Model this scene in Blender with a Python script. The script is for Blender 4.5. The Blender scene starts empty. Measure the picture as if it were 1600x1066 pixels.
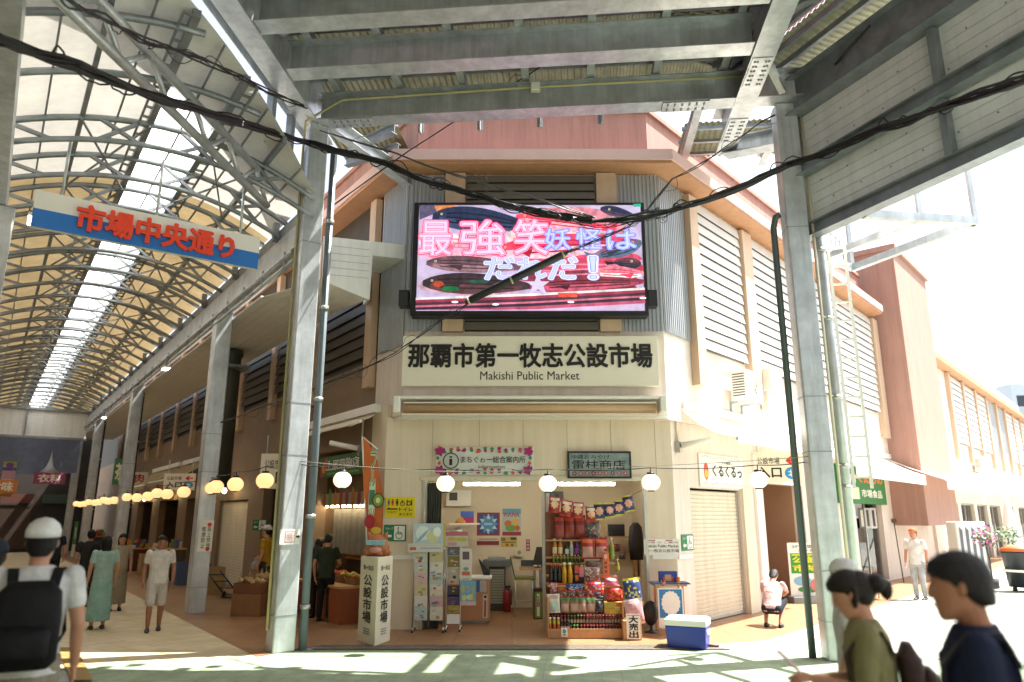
import bpy, math, random
from mathutils import Vector, Matrix
random.seed(7)
SC = bpy.context.scene
COL = SC.collection
R = math.radians

# ------------------------------------------------------------------ camera, sky, sun, exposure
PITCH = math.atan(274 / 1129.0)
EYE = 1.9
cam = bpy.data.cameras.new('camera')
cam.sensor_width = 36.0
cam.lens = 36.0 * 1129.0 / 1600.0
cam.clip_end = 2000
camo = bpy.data.objects.new('camera', cam)
COL.objects.link(camo)
camo.location = (0, 0, EYE)
camo.rotation_euler = (math.pi / 2 + PITCH, 0, 0)
SC.camera = camo
cam.dof.use_dof = True
cam.dof.focus_distance = 13.0
cam.dof.aperture_fstop = 0.9

SUN = Vector((0.50, 0.155, 1.0)).normalized()
world = bpy.data.worlds.new('World')
SC.world = world
world.use_nodes = True
wn = world.node_tree.nodes
sky = wn.new('ShaderNodeTexSky')
sky.sky_type = 'NISHITA'
sky.sun_disc = False
sky.sun_elevation = math.asin(SUN.z)
sky.sun_rotation = math.atan2(SUN.x, SUN.y)
sky.dust_density = 4.0
sky.air_density = 1.0
sky.ozone_density = 0.6
wn['Background'].inputs['Strength'].default_value = 0.09
hs = wn.new('ShaderNodeHueSaturation')
hs.inputs['Saturation'].default_value = 0.55
world.node_tree.links.new(sky.outputs[0], hs.inputs['Color'])
world.node_tree.links.new(hs.outputs[0], wn['Background'].inputs[0])
sl = bpy.data.lights.new('sun', 'SUN')
sl.energy = 4.3
sl.angle = R(0.5)
sl.color = (1.0, 0.965, 0.91)
so = bpy.data.objects.new('sun', sl)
COL.objects.link(so)
so.rotation_euler = SUN.to_track_quat('Z', 'Y').to_euler()
so.location = (20, 5, 40)
SC.view_settings.view_transform = 'Standard'
SC.view_settings.look = 'None'
SC.view_settings.gamma = 1.0
SC.view_settings.use_curve_mapping = False
SC.view_settings.exposure = 2.15
if hasattr(SC, 'cycles'):
    SC.cycles.use_denoising = True
    SC.cycles.max_bounces = 8
    SC.cycles.diffuse_bounces = 5
    SC.cycles.glossy_bounces = 3
    SC.cycles.transmission_bounces = 4
    SC.cycles.sample_clamp_indirect = 6.0
    SC.cycles.caustics_reflective = False
    SC.cycles.caustics_refractive = False

# ------------------------------------------------------------------ helpers: points
_c, _s = math.cos(PITCH), math.sin(PITCH)
Z3 = Vector((0, 0, 1))


def ray(px, py):
    x = (px - 800) / 1129.0
    y = (533 - py) / 1129.0
    return Vector((x, _c - _s * y, _s + _c * y))


def at_z(px, py, z=0.0):
    d = ray(px, py)
    t = (z - EYE) / d.z
    return Vector((d.x * t, d.y * t, z))


def at_y(px, py, y):
    d = ray(px, py)
    t = y / d.y
    return Vector((d.x * t, y, EYE + d.z * t))


class Fr:
    """A wall frame: a along the wall, b up, d outwards."""

    def __init__(s, o, u, n=None, v=Z3):
        s.o = Vector(o)
        s.u = Vector(u).normalized()
        s.v = Vector(v).normalized()
        s.n = Vector(n).normalized() if n is not None else s.u.cross(s.v)

    def p(s, a, b, d=0.0):
        return s.o + s.u * a + s.v * b + s.n * d

    def on(s, px, py, d=0.0):
        """(a, b) of the wall point (at depth d) seen in the photo there."""
        o = s.o + s.n * d
        r = ray(px, py)
        t = s.n.dot(o - Vector((0, 0, EYE))) / s.n.dot(r)
        q = Vector((0, 0, EYE)) + r * t - o
        return q.dot(s.u), q.dot(s.v)


_aL = R(35.6)
dL = Vector((-math.sin(_aL), math.cos(_aL), 0))
nL = Vector((-math.cos(_aL), -math.sin(_aL), 0))
dR = Vector((0.660, 0.751, 0)).normalized()
nR = Vector((0.751, -0.660, 0)).normalized()
YF, YU = 13.22, 12.95
XL0, XR0 = -2.29, 2.90
XL1, XR1 = -1.98, 2.80
FL = Fr((0, YF, 0), (1, 0, 0), (0, -1, 0))
FU = Fr((0, YU, 0), (1, 0, 0), (0, -1, 0))
RL = Fr((XR0, YF, 0), dR, nR)
RU = Fr((XR1, YU, 0), dR, nR)
LL = Fr((XL0, YF, 0), dL, nL)
LU = Fr((XL1, YU, 0), dL, nL)
COLL = Vector((-3.364, 11.226, 0))
COLR = Vector((4.44, 10.60, 0))
AR = Fr(COLL, dL, nL)
GR = Fr((0, 0, 0), (1, 0, 0), (0, 0, 1), (0, 1, 0))     # the ground seen as a frame: a = x, b = y, d = z

# ------------------------------------------------------------------ helpers: materials
_M = {}


def lin(h):
    h = h.lstrip('#')
    o = []
    for i in (0, 2, 4):
        c = int(h[i:i + 2], 16) / 255.0
        o.append(c / 12.92 if c <= 0.04045 else ((c + 0.055) / 1.055) ** 2.4)
    return o


def mat(name, col, rough=0.6, metal=0.0, var=0.12, scale=3.0, bump=0.0, bscale=60.0, var2=None, emit=0.0, spec=0.5, streak=0.0, trans=0.0):
    """A procedural surface: a base colour broken up by two noises, optional bump, emission or light passing through."""
    if name in _M:
        return _M[name]
    if isinstance(col, str):
        col = lin(col)
    m = bpy.data.materials.new(name)
    m.use_nodes = True
    nt = m.node_tree
    n, l = nt.nodes, nt.links
    bs = n['Principled BSDF']
    bs.inputs['Roughness'].default_value = rough
    bs.inputs['Metallic'].default_value = metal
    bs.inputs['Specular IOR Level'].default_value = spec
    tc = n.new('ShaderNodeTexCoord')
    no = n.new('ShaderNodeTexNoise')
    no.inputs['Scale'].default_value = scale
    no.inputs['Detail'].default_value = 6
    no.inputs['Roughness'].default_value = 0.65
    l.new(tc.outputs['Object'], no.inputs['Vector'])
    ra = n.new('ShaderNodeValToRGB')
    ra.color_ramp.elements[0].position = 0.32
    ra.color_ramp.elements[1].position = 0.70
    lo = [max(0, c * (1 - var)) for c in col]
    hi = var2 if var2 is not None else [min(1, c * (1 + var)) for c in col]
    ra.color_ramp.elements[0].color = (*lo, 1)
    ra.color_ramp.elements[1].color = (*hi, 1)
    l.new(no.outputs['Fac'], ra.inputs['Fac'])
    cout = ra.outputs['Color']
    if streak:      # rain runs and grime: a noise drawn out downwards, over a blotchy one
        mp = n.new('ShaderNodeMapping')
        mp.inputs['Scale'].default_value = (2.6, 2.6, 0.16)
        l.new(tc.outputs['Object'], mp.inputs['Vector'])
        ns = n.new('ShaderNodeTexNoise')
        ns.inputs['Scale'].default_value = 2.4
        ns.inputs['Detail'].default_value = 8
        ns.inputs['Roughness'].default_value = 0.75
        l.new(mp.outputs[0], ns.inputs['Vector'])
        rs = n.new('ShaderNodeValToRGB')
        rs.color_ramp.elements[0].position = 0.36
        rs.color_ramp.elements[1].position = 0.58
        rs.color_ramp.elements[0].color = (1 - streak, 1 - streak * 1.05, 1 - streak * 1.1, 1)
        rs.color_ramp.elements[1].color = (1, 1, 1, 1)
        l.new(ns.outputs['Fac'], rs.inputs['Fac'])
        mm = n.new('ShaderNodeMix')
        mm.data_type = 'RGBA'
        mm.blend_type = 'MULTIPLY'
        mm.inputs[0].default_value = 1.0
        l.new(cout, mm.inputs[6])
        l.new(rs.outputs['Color'], mm.inputs[7])
        cout = mm.outputs[2]
    l.new(cout, bs.inputs['Base Color'])
    if bump:
        nb = n.new('ShaderNodeTexNoise')
        nb.inputs['Scale'].default_value = bscale
        nb.inputs['Detail'].default_value = 4
        l.new(tc.outputs['Object'], nb.inputs['Vector'])
        bp = n.new('ShaderNodeBump')
        bp.inputs['Strength'].default_value = bump
        bp.inputs['Distance'].default_value = 0.02
        l.new(nb.outputs['Fac'], bp.inputs['Height'])
        l.new(bp.outputs['Normal'], bs.inputs['Normal'])
    if emit:
        l.new(ra.outputs['Color'], bs.inputs['Emission Color'])
        bs.inputs['Emission Strength'].default_value = emit
    if trans:
        tr = n.new('ShaderNodeBsdfTranslucent')
        l.new(cout, tr.inputs['Color'])
        mx = n.new('ShaderNodeMixShader')
        mx.inputs['Fac'].default_value = trans
        l.new(bs.outputs[0], mx.inputs[1])
        l.new(tr.outputs[0], mx.inputs[2])
        l.new(mx.outputs[0], n['Material Output'].inputs['Surface'])
    _M[name] = m
    return m


def C(h, rough=0.55, **k):
    """A small object's plain colour, one material for each hex value."""
    return mat('colour_' + h.lstrip('#') + ('_%d' % int(rough * 100)), h, rough=rough, var=k.pop('var', 0.07), scale=k.pop('scale', 14.0), **k)


def E(h, strength):
    return mat('glow_%s_%d' % (h.lstrip('#'), int(strength * 100)), h, rough=0.5, var=0.05, scale=9.0, emit=strength)


def glass(name, tint=(0.9, 0.95, 0.95), rough=0.02):
    if name in _M:
        return _M[name]
    m = bpy.data.materials.new(name)
    m.use_nodes = True
    n, l = m.node_tree.nodes, m.node_tree.links
    tr = n.new('ShaderNodeBsdfTransparent')
    tr.inputs[0].default_value = (*tint, 1)
    gl = n.new('ShaderNodeBsdfGlossy')
    gl.inputs['Roughness'].default_value = rough
    fr = n.new('ShaderNodeFresnel')
    fr.inputs['IOR'].default_value = 1.45
    mx = n.new('ShaderNodeMixShader')
    l.new(fr.outputs[0], mx.inputs[0])
    l.new(tr.outputs[0], mx.inputs[1])
    l.new(gl.outputs[0], mx.inputs[2])
    l.new(mx.outputs[0], n['Material Output'].inputs['Surface'])
    _M[name] = m
    return m


def tiles(name, c1, c2, cm, sx, sy, rough=0.5, mortar=0.012, rot=0.0, offset=0.0, noise=0.25):
    """A paved surface: brick-texture joints under noise."""
    if name in _M:
        return _M[name]
    m = bpy.data.materials.new(name)
    m.use_nodes = True
    n, l = m.node_tree.nodes, m.node_tree.links
    bs = n['Principled BSDF']
    bs.inputs['Roughness'].default_value = rough
    tc = n.new('ShaderNodeTexCoord')
    mp = n.new('ShaderNodeMapping')
    mp.inputs['Rotation'].default_value = (0, 0, rot)
    l.new(tc.outputs['Object'], mp.inputs['Vector'])
    br = n.new('ShaderNodeTexBrick')
    br.offset = offset
    br.inputs['Scale'].default_value = 1.0
    br.inputs['Brick Width'].default_value = sx
    br.inputs['Row Height'].default_value = sy
    br.inputs['Mortar Size'].default_value = mortar
    br.inputs['Mortar Smooth'].default_value = 0.3
    br.inputs['Color1'].default_value = (*lin(c1), 1)
    br.inputs['Color2'].default_value = (*lin(c2), 1)
    br.inputs['Mortar'].default_value = (*lin(cm), 1)
    l.new(mp.outputs[0], br.inputs['Vector'])
    no = n.new('ShaderNodeTexNoise')
    no.inputs['Scale'].default_value = 2.2
    no.inputs['Detail'].default_value = 9
    no.inputs['Roughness'].default_value = 0.7
    l.new(tc.outputs['Object'], no.inputs['Vector'])
    mx = n.new('ShaderNodeMix')
    mx.data_type = 'RGBA'
    mx.blend_type = 'MULTIPLY'
    mx.inputs[0].default_value = 1.0
    ra = n.new('ShaderNodeValToRGB')
    ra.color_ramp.elements[0].position = 0.3
    ra.color_ramp.elements[1].position = 0.68
    ra.color_ramp.elements[0].color = (1 - noise, 1 - noise, 1 - noise, 1)
    ra.color_ramp.elements[1].color = (1, 1, 1, 1)
    l.new(no.outputs['Fac'], ra.inputs['Fac'])
    l.new(br.outputs['Color'], mx.inputs[6])
    l.new(ra.outputs['Color'], mx.inputs[7])
    l.new(mx.outputs[2], bs.inputs['Base Color'])
    bp = n.new('ShaderNodeBump')
    bp.inputs['Strength'].default_value = 0.35
    bp.inputs['Distance'].default_value = 0.01
    no2 = n.new('ShaderNodeTexNoise')
    no2.inputs['Scale'].default_value = 90
    l.new(tc.outputs['Object'], no2.inputs['Vector'])
    l.new(no2.outputs['Fac'], bp.inputs['Height'])
    l.new(bp.outputs['Normal'], bs.inputs['Normal'])
    _M[name] = m
    return m


M_steel = mat('galvanised_steel', '#c2c7ca', rough=0.34, metal=0.45, streak=0.22, var=0.2, scale=2.6, bump=0.08, bscale=35)
M_steel_d = mat('galvanised_steel_dull', '#8c9296', rough=0.45, metal=0.5, var=0.25, scale=3.5, bump=0.08, bscale=40)
M_pipe = mat('grey_blue_pipe', '#6f7a80', rough=0.45, var=0.12)
M_cream = mat('cream_wall_panel', '#e0d2bc', rough=0.6, streak=0.10, var=0.05, scale=0.9, bump=0.03, bscale=120)
M_upper = mat('pale_stucco', '#e2d6ca', rough=0.75, streak=0.14, var=0.06, scale=0.8, bump=0.12, bscale=90)
M_pink = mat('pink_stucco', '#a87e72', rough=0.8, streak=0.22, var=0.07, scale=1.2, bump=0.2, bscale=110)
M_tower = mat('terracotta_stucco', '#ab8374', rough=0.8, streak=0.16, var=0.06, scale=1.2, bump=0.2, bscale=110)
M_orange = mat('orange_eave_paint', '#b98863', rough=0.6, streak=0.15, var=0.05, scale=1.5)
M_tan = mat('tan_timber_pilaster', '#cdb094', rough=0.6, streak=0.12, var=0.07, scale=2.0)
M_corr = mat('grey_corrugated_steel', '#b0b4b8', rough=0.4, streak=0.15, metal=0.3, var=0.06, scale=2.0)
M_louv = mat('white_louvre', '#d6d2cd', rough=0.5, var=0.05)
M_dark = mat('dark_recess', '#3a352f', rough=0.8, var=0.2)
M_white = mat('white_paint', '#e8e6df', rough=0.5, var=0.03)
M_alu = mat('aluminium', '#b9b9b2', rough=0.35, metal=0.7, var=0.06)
M_black = mat('black_plastic', '#17171a', rough=0.45, var=0.15)
M_shut = mat('shutter_cream', '#d8cfb8', rough=0.5, streak=0.12, var=0.04)
M_sid = mat('white_siding', '#dfe2e2', rough=0.5, streak=0.12, var=0.06, scale=1.5)
M_soff = mat('white_soffit_board', '#f0efea', rough=0.55, streak=0.1, var=0.04)
M_cable = mat('black_cable', '#131313', rough=0.5, var=0.2)
M_wood = mat('light_wood', '#b98b5e', rough=0.55, var=0.18, scale=6.0)
M_card = mat('cardboard', '#8c6440', rough=0.8, var=0.12, scale=5)

# ------------------------------------------------------------------ helpers: meshes
BASE = {}


class MB:
    def __init__(s):
        s.v, s.f, s.m, s.sm, s.mats = [], [], [], [], []

    def mi(s, m):
        if m not in s.mats:
            s.mats.append(m)
        return s.mats.index(m)

    def add(s, vs, fs, m, smooth=False):
        o = len(s.v)
        k = s.mi(m)
        s.v += [Vector(v) for v in vs]
        for f in fs:
            s.f.append([i + o for i in f])
            s.m.append(k)
            s.sm.append(smooth)

    def box(s, o, x, y, z, m):
        """Corner o and three edge vectors."""
        o, x, y, z = Vector(o), Vector(x), Vector(y), Vector(z)
        if x.cross(y).dot(z) < 0:
            x, y = y, x
        vs = [o, o + x, o + x + y, o + y, o + z, o + x + z, o + x + y + z, o + y + z]
        s.add(vs, [(0, 3, 2, 1), (4, 5, 6, 7), (0, 1, 5, 4), (1, 2, 6, 5), (2, 3, 7, 6), (3, 0, 4, 7)], m)

    def fbox(s, fr, a0, a1, b0, b1, d0, d1, m):
        s.box(fr.p(a0, b0, d0), fr.u * (a1 - a0), fr.v * (b1 - b0), fr.n * (d1 - d0), m)

    def cbox(s, c, sx, sy, sz, m, yaw=0.0):
        cx = Vector((math.cos(yaw), math.sin(yaw), 0))
        cy = Vector((-math.sin(yaw), math.cos(yaw), 0))
        s.box(Vector(c) - cx * sx / 2 - cy * sy / 2, cx * sx, cy * sy, Z3 * sz, m)

    def prism(s, pts, dv, m):
        """A planar outline pushed along dv."""
        pts = [Vector(p) for p in pts]
        dv = Vector(dv)
        n = len(pts)
        nn = Vector((0, 0, 0))
        for i in range(n):
            nn += pts[i].cross(pts[(i + 1) % n])
        if nn.dot(dv) < 0:
            pts = pts[::-1]
        vs = pts + [p + dv for p in pts]
        fs = [list(range(n))[::-1], list(range(n, 2 * n))]
        for i in range(n):
            j = (i + 1) % n
            fs.append((i, j, n + j, n + i))
        s.add(vs, fs, m)

    def poly(s, pts, m):
        s.add(pts, [list(range(len(pts)))], m)

    def loft(s, rings, m, closed=True, caps=True, smooth=True):
        n = len(rings[0])
        vs = [p for r in rings for p in r]
        fs = []
        for i in range(len(rings) - 1):
            for j in range(n if closed else n - 1):
                k = (j + 1) % n
                fs.append((i * n + j, i * n + k, (i + 1) * n + k, (i + 1) * n + j))
        if caps:
            fs.append(list(range(n))[::-1])
            fs.append(list(range((len(rings) - 1) * n, len(rings) * n)))
        s.add(vs, fs, m, smooth)

    def tube(s, path, r, m, seg=8, caps=True):
        path = [Vector(p) for p in path]
        rr = r if isinstance(r, (list, tuple)) else [r] * len(path)
        rings = []
        t = (path[1] - path[0]).normalized()
        up = Z3 if abs(t.z) < 0.9 else Vector((1, 0, 0))
        x = t.cross(up).normalized()
        for i, p in enumerate(path):
            if i == 0:
                t = path[1] - path[0]
            elif i == len(path) - 1:
                t = path[-1] - path[-2]
            else:
                t = (path[i + 1] - path[i]).normalized() + (path[i] - path[i - 1]).normalized()
            t = t.normalized()
            x = (x - t * x.dot(t)).normalized()
            y = t.cross(x)
            rings.append([p + (x * math.cos(2 * math.pi * k / seg) + y * math.sin(2 * math.pi * k / seg)) * rr[i] for k in range(seg)])
        s.loft(rings, m, True, caps, seg > 5)

    def lathe(s, prof, o, m, seg=16, ax=Z3, caps=True):
        """prof: (radius, height) pairs up the axis."""
        o, ax = Vector(o), Vector(ax).normalized()
        x = ax.orthogonal().normalized()
        y = ax.cross(x)
        s.loft([[o + ax * h + (x * math.cos(2 * math.pi * k / seg) + y * math.sin(2 * math.pi * k / seg)) * max(r, 1e-4) for k in range(seg)] for r, h in prof], m, True, caps)

    def ball(s, c, rx, ry, rz, m, nu=14, nv=9):
        c = Vector(c)
        rings = []
        for i in range(nv + 1):
            th = math.pi * (0.002 + 0.996 * i / nv)
            rings.append([c + Vector((rx * math.sin(th) * math.cos(2 * math.pi * k / nu), ry * math.sin(th) * math.sin(2 * math.pi * k / nu), -rz * math.cos(th))) for k in range(nu)])
        s.loft(rings, m, True, True)

    def grid(s, fn, nu, nv, m, smooth=True, thick=None):
        vs = [fn(i / nu, j / nv) for j in range(nv + 1) for i in range(nu + 1)]
        fs = [(j * (nu + 1) + i, j * (nu + 1) + i + 1, (j + 1) * (nu + 1) + i + 1, (j + 1) * (nu + 1) + i) for j in range(nv) for i in range(nu)]
        s.add(vs, fs, m, smooth)

    def bar(s, a, b, w, h, m, up=Z3):
        """A rectangular bar from a to b, w across and h along up, centred."""
        a, b = Vector(a), Vector(b)
        t = (b - a).normalized()
        x = t.cross(Vector(up)).normalized()
        y = x.cross(t)
        s.box(a - x * w / 2 - y * h / 2, b - a, x * w, y * h, m)

    def ibeam(s, a, b, w, h, m, tf=0.02, tw=0.014, up=Z3):
        """An H-section from a to b; a and b lie on the middle of its underside."""
        a, b, up = Vector(a), Vector(b), Vector(up)
        t = (b - a).normalized()
        x = t.cross(up).normalized()
        y = x.cross(t)
        L = b - a
        s.box(a - x * w / 2, L, x * w, y * tf, m)
        s.box(a - x * w / 2 + y * (h - tf), L, x * w, y * tf, m)
        s.box(a - x * tw / 2 + y * tf, L, x * tw, y * (h - 2 * tf), m)

    def build(s, name, parent=None, bev=0.0, at=None):
        base = BASE.get(parent.name, Vector((0, 0, 0))) if parent else None
        me = bpy.data.meshes.new(name)
        if base is None:
            if at is None:
                lo = [min(v[i] for v in s.v) for i in range(3)]
                hi = [max(v[i] for v in s.v) for i in range(3)]
                at = Vector(((lo[0] + hi[0]) / 2, (lo[1] + hi[1]) / 2, lo[2]))
            base = Vector(at)
        me.from_pydata([tuple(v - base) for v in s.v], [], s.f)
        for m in s.mats:
            me.materials.append(m)
        me.polygons.foreach_set('material_index', s.m)
        me.polygons.foreach_set('use_smooth', s.sm)
        me.update()
        o = bpy.data.objects.new(name, me)
        COL.objects.link(o)
        BASE[o.name] = base
        if parent:
            o.parent = parent
        else:
            o.location = base
        if bev:
            b = o.modifiers.new('edge', 'BEVEL')
            b.width = bev
            b.segments = 2
            b.limit_method = 'ANGLE'
            b.angle_limit = R(40)
        return o


def tag(o, label=None, cat=None, group=None, kind=None):
    if label:
        o['label'] = label
    if cat:
        o['category'] = cat
    if group:
        o['group'] = group
    if kind:
        o['kind'] = kind
    return o


def thing(name, label, cat, loc=(0, 0, 0), group=None):
    o = bpy.data.objects.new(name, None)
    o.empty_display_size = 0.2
    COL.objects.link(o)
    o.location = loc
    BASE[o.name] = Vector(loc)
    return tag(o, label, cat, group)


def copy_tree(o, loc=None, yaw=None, label=None, group=None, parent=None):
    c = o.copy()
    COL.objects.link(c)
    BASE[c.name] = BASE.get(o.name, Vector((0, 0, 0)))
    if parent is not None:
        c.parent = parent
    if loc is not None:
        c.location = loc
    if yaw is not None:
        c.rotation_euler = (0, 0, yaw)
    if label:
        c['label'] = label
    if group:
        c['group'] = group
    for ch in [x for x in COL.objects if x.parent == o]:
        copy_tree(ch, parent=c)
    return c


_TX = {}


def text_geo(body, bold=0.0, ext=0.0, res=2):
    k = (body, bold, ext)
    if k not in _TX:
        cu = bpy.data.curves.new('writing', 'FONT')
        cu.body = body
        cu.size = 1.0
        cu.resolution_u = res
        cu.offset = bold
        cu.extrude = ext
        ob = bpy.data.objects.new('writing', cu)
        COL.objects.link(ob)
        bpy.context.view_layer.update()
        me = bpy.data.meshes.new_from_object(ob.evaluated_get(bpy.context.evaluated_depsgraph_get()))
        vs = [v.co.copy() for v in me.vertices]
        fs = [list(p.vertices) for p in me.polygons]
        bpy.data.objects.remove(ob)
        bpy.data.meshes.remove(me)
        bpy.data.curves.remove(cu)
        _TX[k] = (vs, fs)
    return _TX[k]


def write(mb, body, fr, a, b, w, h, m, d=0.004, bold=0.0, thick=0.0, slant=0.0):
    """Lettering whose ink box is w x h, its lower left corner at (a, b) of the frame; w or h None keeps the proportion.
    bold thickens the strokes by that part of the type size: the outline is laid again, shifted round a small ring."""
    vs, fs = text_geo(body, 0.0, 0.5 if thick else 0.0)
    if not vs:
        return
    x0, x1 = min(v.x for v in vs), max(v.x for v in vs)
    y0, y1 = min(v.y for v in vs), max(v.y for v in vs)
    sx = w / max(x1 - x0, 1e-6) if w else None
    sy = h / max(y1 - y0, 1e-6) if h else sx
    sx = sx or sy
    n = 0 if bold <= 0 else (6 if bold < 0.03 else 10)
    for k in range(n + 1):
        ox = oy = 0.0
        if k:
            ox, oy = bold * sx * math.cos(2 * math.pi * k / n), bold * sy * math.sin(2 * math.pi * k / n)
        dd = d + 0.00006 * k
        mb.add([fr.p(a + (v.x - x0) * sx + ox, b + (v.y - y0) * sy + oy, dd + (v.z + 0.5) * thick if thick else dd) for v in vs], fs, m)


def write_v(mb, body, fr, a, b, w, h, m, d=0.004, bold=0.0):
    """Vertical lettering: characters stacked downwards inside w x h (lower left corner a, b)."""
    n = len(body)
    st = h / n
    for i, ch in enumerate(body):
        write(mb, ch, fr, a, b + h - (i + 1) * st + st * 0.06, w, st * 0.88, m, d, bold)


class Dec:
    """Flat printed artwork on a frame: every shape is laid a hair above the one before."""

    def __init__(s, fr, d=0.003, step=0.0008):
        s.fr, s.d, s.st, s.mb = fr, d, step, MB()

    def poly(s, pts, m):
        s.mb.poly([s.fr.p(a, b, s.d) for a, b in pts], m)
        s.d += s.st

    def rect(s, a0, a1, b0, b1, m):
        s.poly([(a0, b0), (a1, b0), (a1, b1), (a0, b1)], m)

    def oval(s, a, b, ra, rb, m, n=20, rot=0.0, f=None):
        pts = []
        for k in range(n):
            t = 2 * math.pi * k / n
            q = f(t) if f else 1.0
            x, y = ra * q * math.cos(t), rb * q * math.sin(t)
            pts.append((a + x * math.cos(rot) - y * math.sin(rot), b + x * math.sin(rot) + y * math.cos(rot)))
        s.poly(pts, m)

    def ring(s, a, b, r0, r1, m, n=24):
        vs = []
        for k in range(n):
            t = 2 * math.pi * k / n
            vs += [s.fr.p(a + r0 * math.cos(t), b + r0 * math.sin(t), s.d), s.fr.p(a + r1 * math.cos(t), b + r1 * math.sin(t), s.d)]
        s.mb.add(vs, [(2 * k, 2 * k + 1, (2 * k + 3) % (2 * n), (2 * k + 2) % (2 * n)) for k in range(n)], m)
        s.d += s.st

    def leaf(s, a, b, L, W, rot, m):
        pts = [(0, 0), (0.3, 0.5), (0.62, 0.42), (1, 0), (0.62, -0.42), (0.3, -0.5)]
        s.poly([(a + L * x * math.cos(rot) - W * y * math.sin(rot), b + L * x * math.sin(rot) + W * y * math.cos(rot)) for x, y in pts], m)

    def text(s, body, a, b, w, h, m, bold=0.0, vert=False):
        (write_v if vert else write)(s.mb, body, s.fr, a, b, w, h, m, s.d, bold)
        s.d += s.st

    def build(s, name, parent):
        return s.mb.build(name, parent)


def struct(mb, name, kind='structure'):
    return tag(mb.build(name, at=(0, 0, 0)), kind=kind)

# ------------------------------------------------------------------ ground
M_asph = mat('street_asphalt', '#8f938c', rough=0.85, var=0.18, scale=1.6, bump=0.25, bscale=220)
M_green = tiles('worn_green_block_paving', '#8d9f82', '#99a98c', '#84957a', 0.24, 0.24, 0.8, 0.006, 0.09, 0.0, noise=0.42)
M_beige = tiles('beige_street_tile', '#cbbb98', '#d6c8a8', '#b0a080', 0.30, 0.30, 0.6, 0.006, _aL, noise=0.22)
M_apron = tiles('brown_apron_tile', '#966f4e', '#a07b5a', '#664d38', 0.9, 0.9, 0.42, 0.008, 0.0, noise=0.28)
M_strip = tiles('pebble_drain_strip', '#8c8071', '#5f564a', '#4a4238', 0.06, 0.04, 0.8, 0.012, 0.4, 0.5)
M_tact = tiles('ochre_tactile_tile', '#9a7a3c', '#a98748', '#7c6231', 0.06, 0.3, 0.7, 0.012, 0.6)
M_pave = tiles('pale_paving', '#a5a69d', '#aeafa6', '#92938b', 0.6, 0.3, 0.75, 0.006, R(48.7), 0.5)

mb = MB(); mb.poly([(-150, -60, 0), (150, -60, 0), (150, 250, 0), (-150, 250, 0)], M_asph); struct(mb, 'ground')


def sheet(name, pts, z, m):
    b = MB(); b.poly([(p[0], p[1], z) for p in pts], m); return struct(b, name)


sheet('road', [(-3.4, 1.0), (9.5, 1.0), (7.2, 11.0), (3.2, 11.30), (-2.9, 11.30), (-3.75, 11.0), tuple(at_z(118, 1040))[:2], tuple(at_z(142, 1066))[:2]], 0.004, M_green)
g0, g1, g2, g3 = AR.p(-0.3, 0, 0.42), AR.p(60, 0, 0.42), AR.p(60, 0, 4.7), AR.p(-1.2, 0, 4.7)
sheet('street', [g0, g1, g2, g3, at_z(80, 1052), at_z(118, 1040)], 0.008, M_beige)
r0, r1 = RL.p(-0.1, 0, 1.55), RL.p(70, 0, 1.55)
aA, aB, aC, aL, aR = AR.p(-0.25, 0, 0.42), Vector((-2.9, 11.68, 0)), Vector((2.9, 11.70, 0)), Vector((XL0, YF, 0)), Vector((XR0, YF, 0))
mb = MB()
for f_ in ([AR.p(60, 0, 0.42), aA, aL, LL.p(60, 0)], [aA, aB, aL], [aB, aC, aR, aL], [aC, r0, aR], [r0, r1, RL.p(70, 0), aR], [aL, aR, RL.p(70, 0), LL.p(60, 0)]):
    mb.poly([(q.x, q.y, 0.012) for q in f_], M_apron)
struct(mb, 'pavement')
sheet('road_strip', [(-2.95, 11.30), (3.2, 11.30), (2.95, 11.70), (-2.85, 11.68)], 0.016, M_strip)
sheet('side_street', [r0, r1, RL.p(70, 0, 9), RL.p(0.5, 0, 5.0)], 0.010, M_pave)
sheet('side_street', [r0, RL.p(0.5, 0, 5.0), (3.2, 11.30, 0), aC], 0.010, M_pave)
t0, t1 = at_z(86, 1014), at_z(112, 1066)
tv = Vector((0.3, 0.02, 0))
sheet('pavement_strip', [t0, t0 + tv, t1 + tv * 0.8, t1], 0.020, M_tact)

# ------------------------------------------------------------------ the market building
B = thing('market_building', 'pale two storey corner market hall with louvred upper floor and terracotta eaves', 'building', (0, YF, 0))


def corner_path(d, zoff=0.0, sL=62.0, sR=60.0, up=True):
    """The plan corners of the building's skin moved out by d: far west, west corner, east corner, far east."""
    xl, xr, y = (XL1, XR1, YU) if up else (XL0, XR0, YF)
    a = Vector((xl - 0.514 * d, y - d, 0))
    b = Vector((xr + 0.452 * d, y - d, 0))
    return [a + dL * sL, a, b, b + dR * sR]


def band(mb, d0, d1, z0, z1, m, sL=62.0, sR=60.0, up=True):
    """A solid band round the corner between offsets d0 and d1."""
    P, Q = corner_path(d0, 0, sL, sR, up), corner_path(d1, 0, sL, sR, up)
    for i in range(3):
        mb.add([P[i] + Z3 * z0, P[i + 1] + Z3 * z0, Q[i + 1] + Z3 * z0, Q[i] + Z3 * z0, P[i] + Z3 * z1, P[i + 1] + Z3 * z1, Q[i + 1] + Z3 * z1, Q[i] + Z3 * z1],
               [(0, 1, 2, 3), (7, 6, 5, 4), (3, 2, 6, 7), (4, 5, 1, 0)] + ([(0, 3, 7, 4)] if i == 0 else []) + ([(1, 5, 6, 2)] if i == 2 else []), m)


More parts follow.
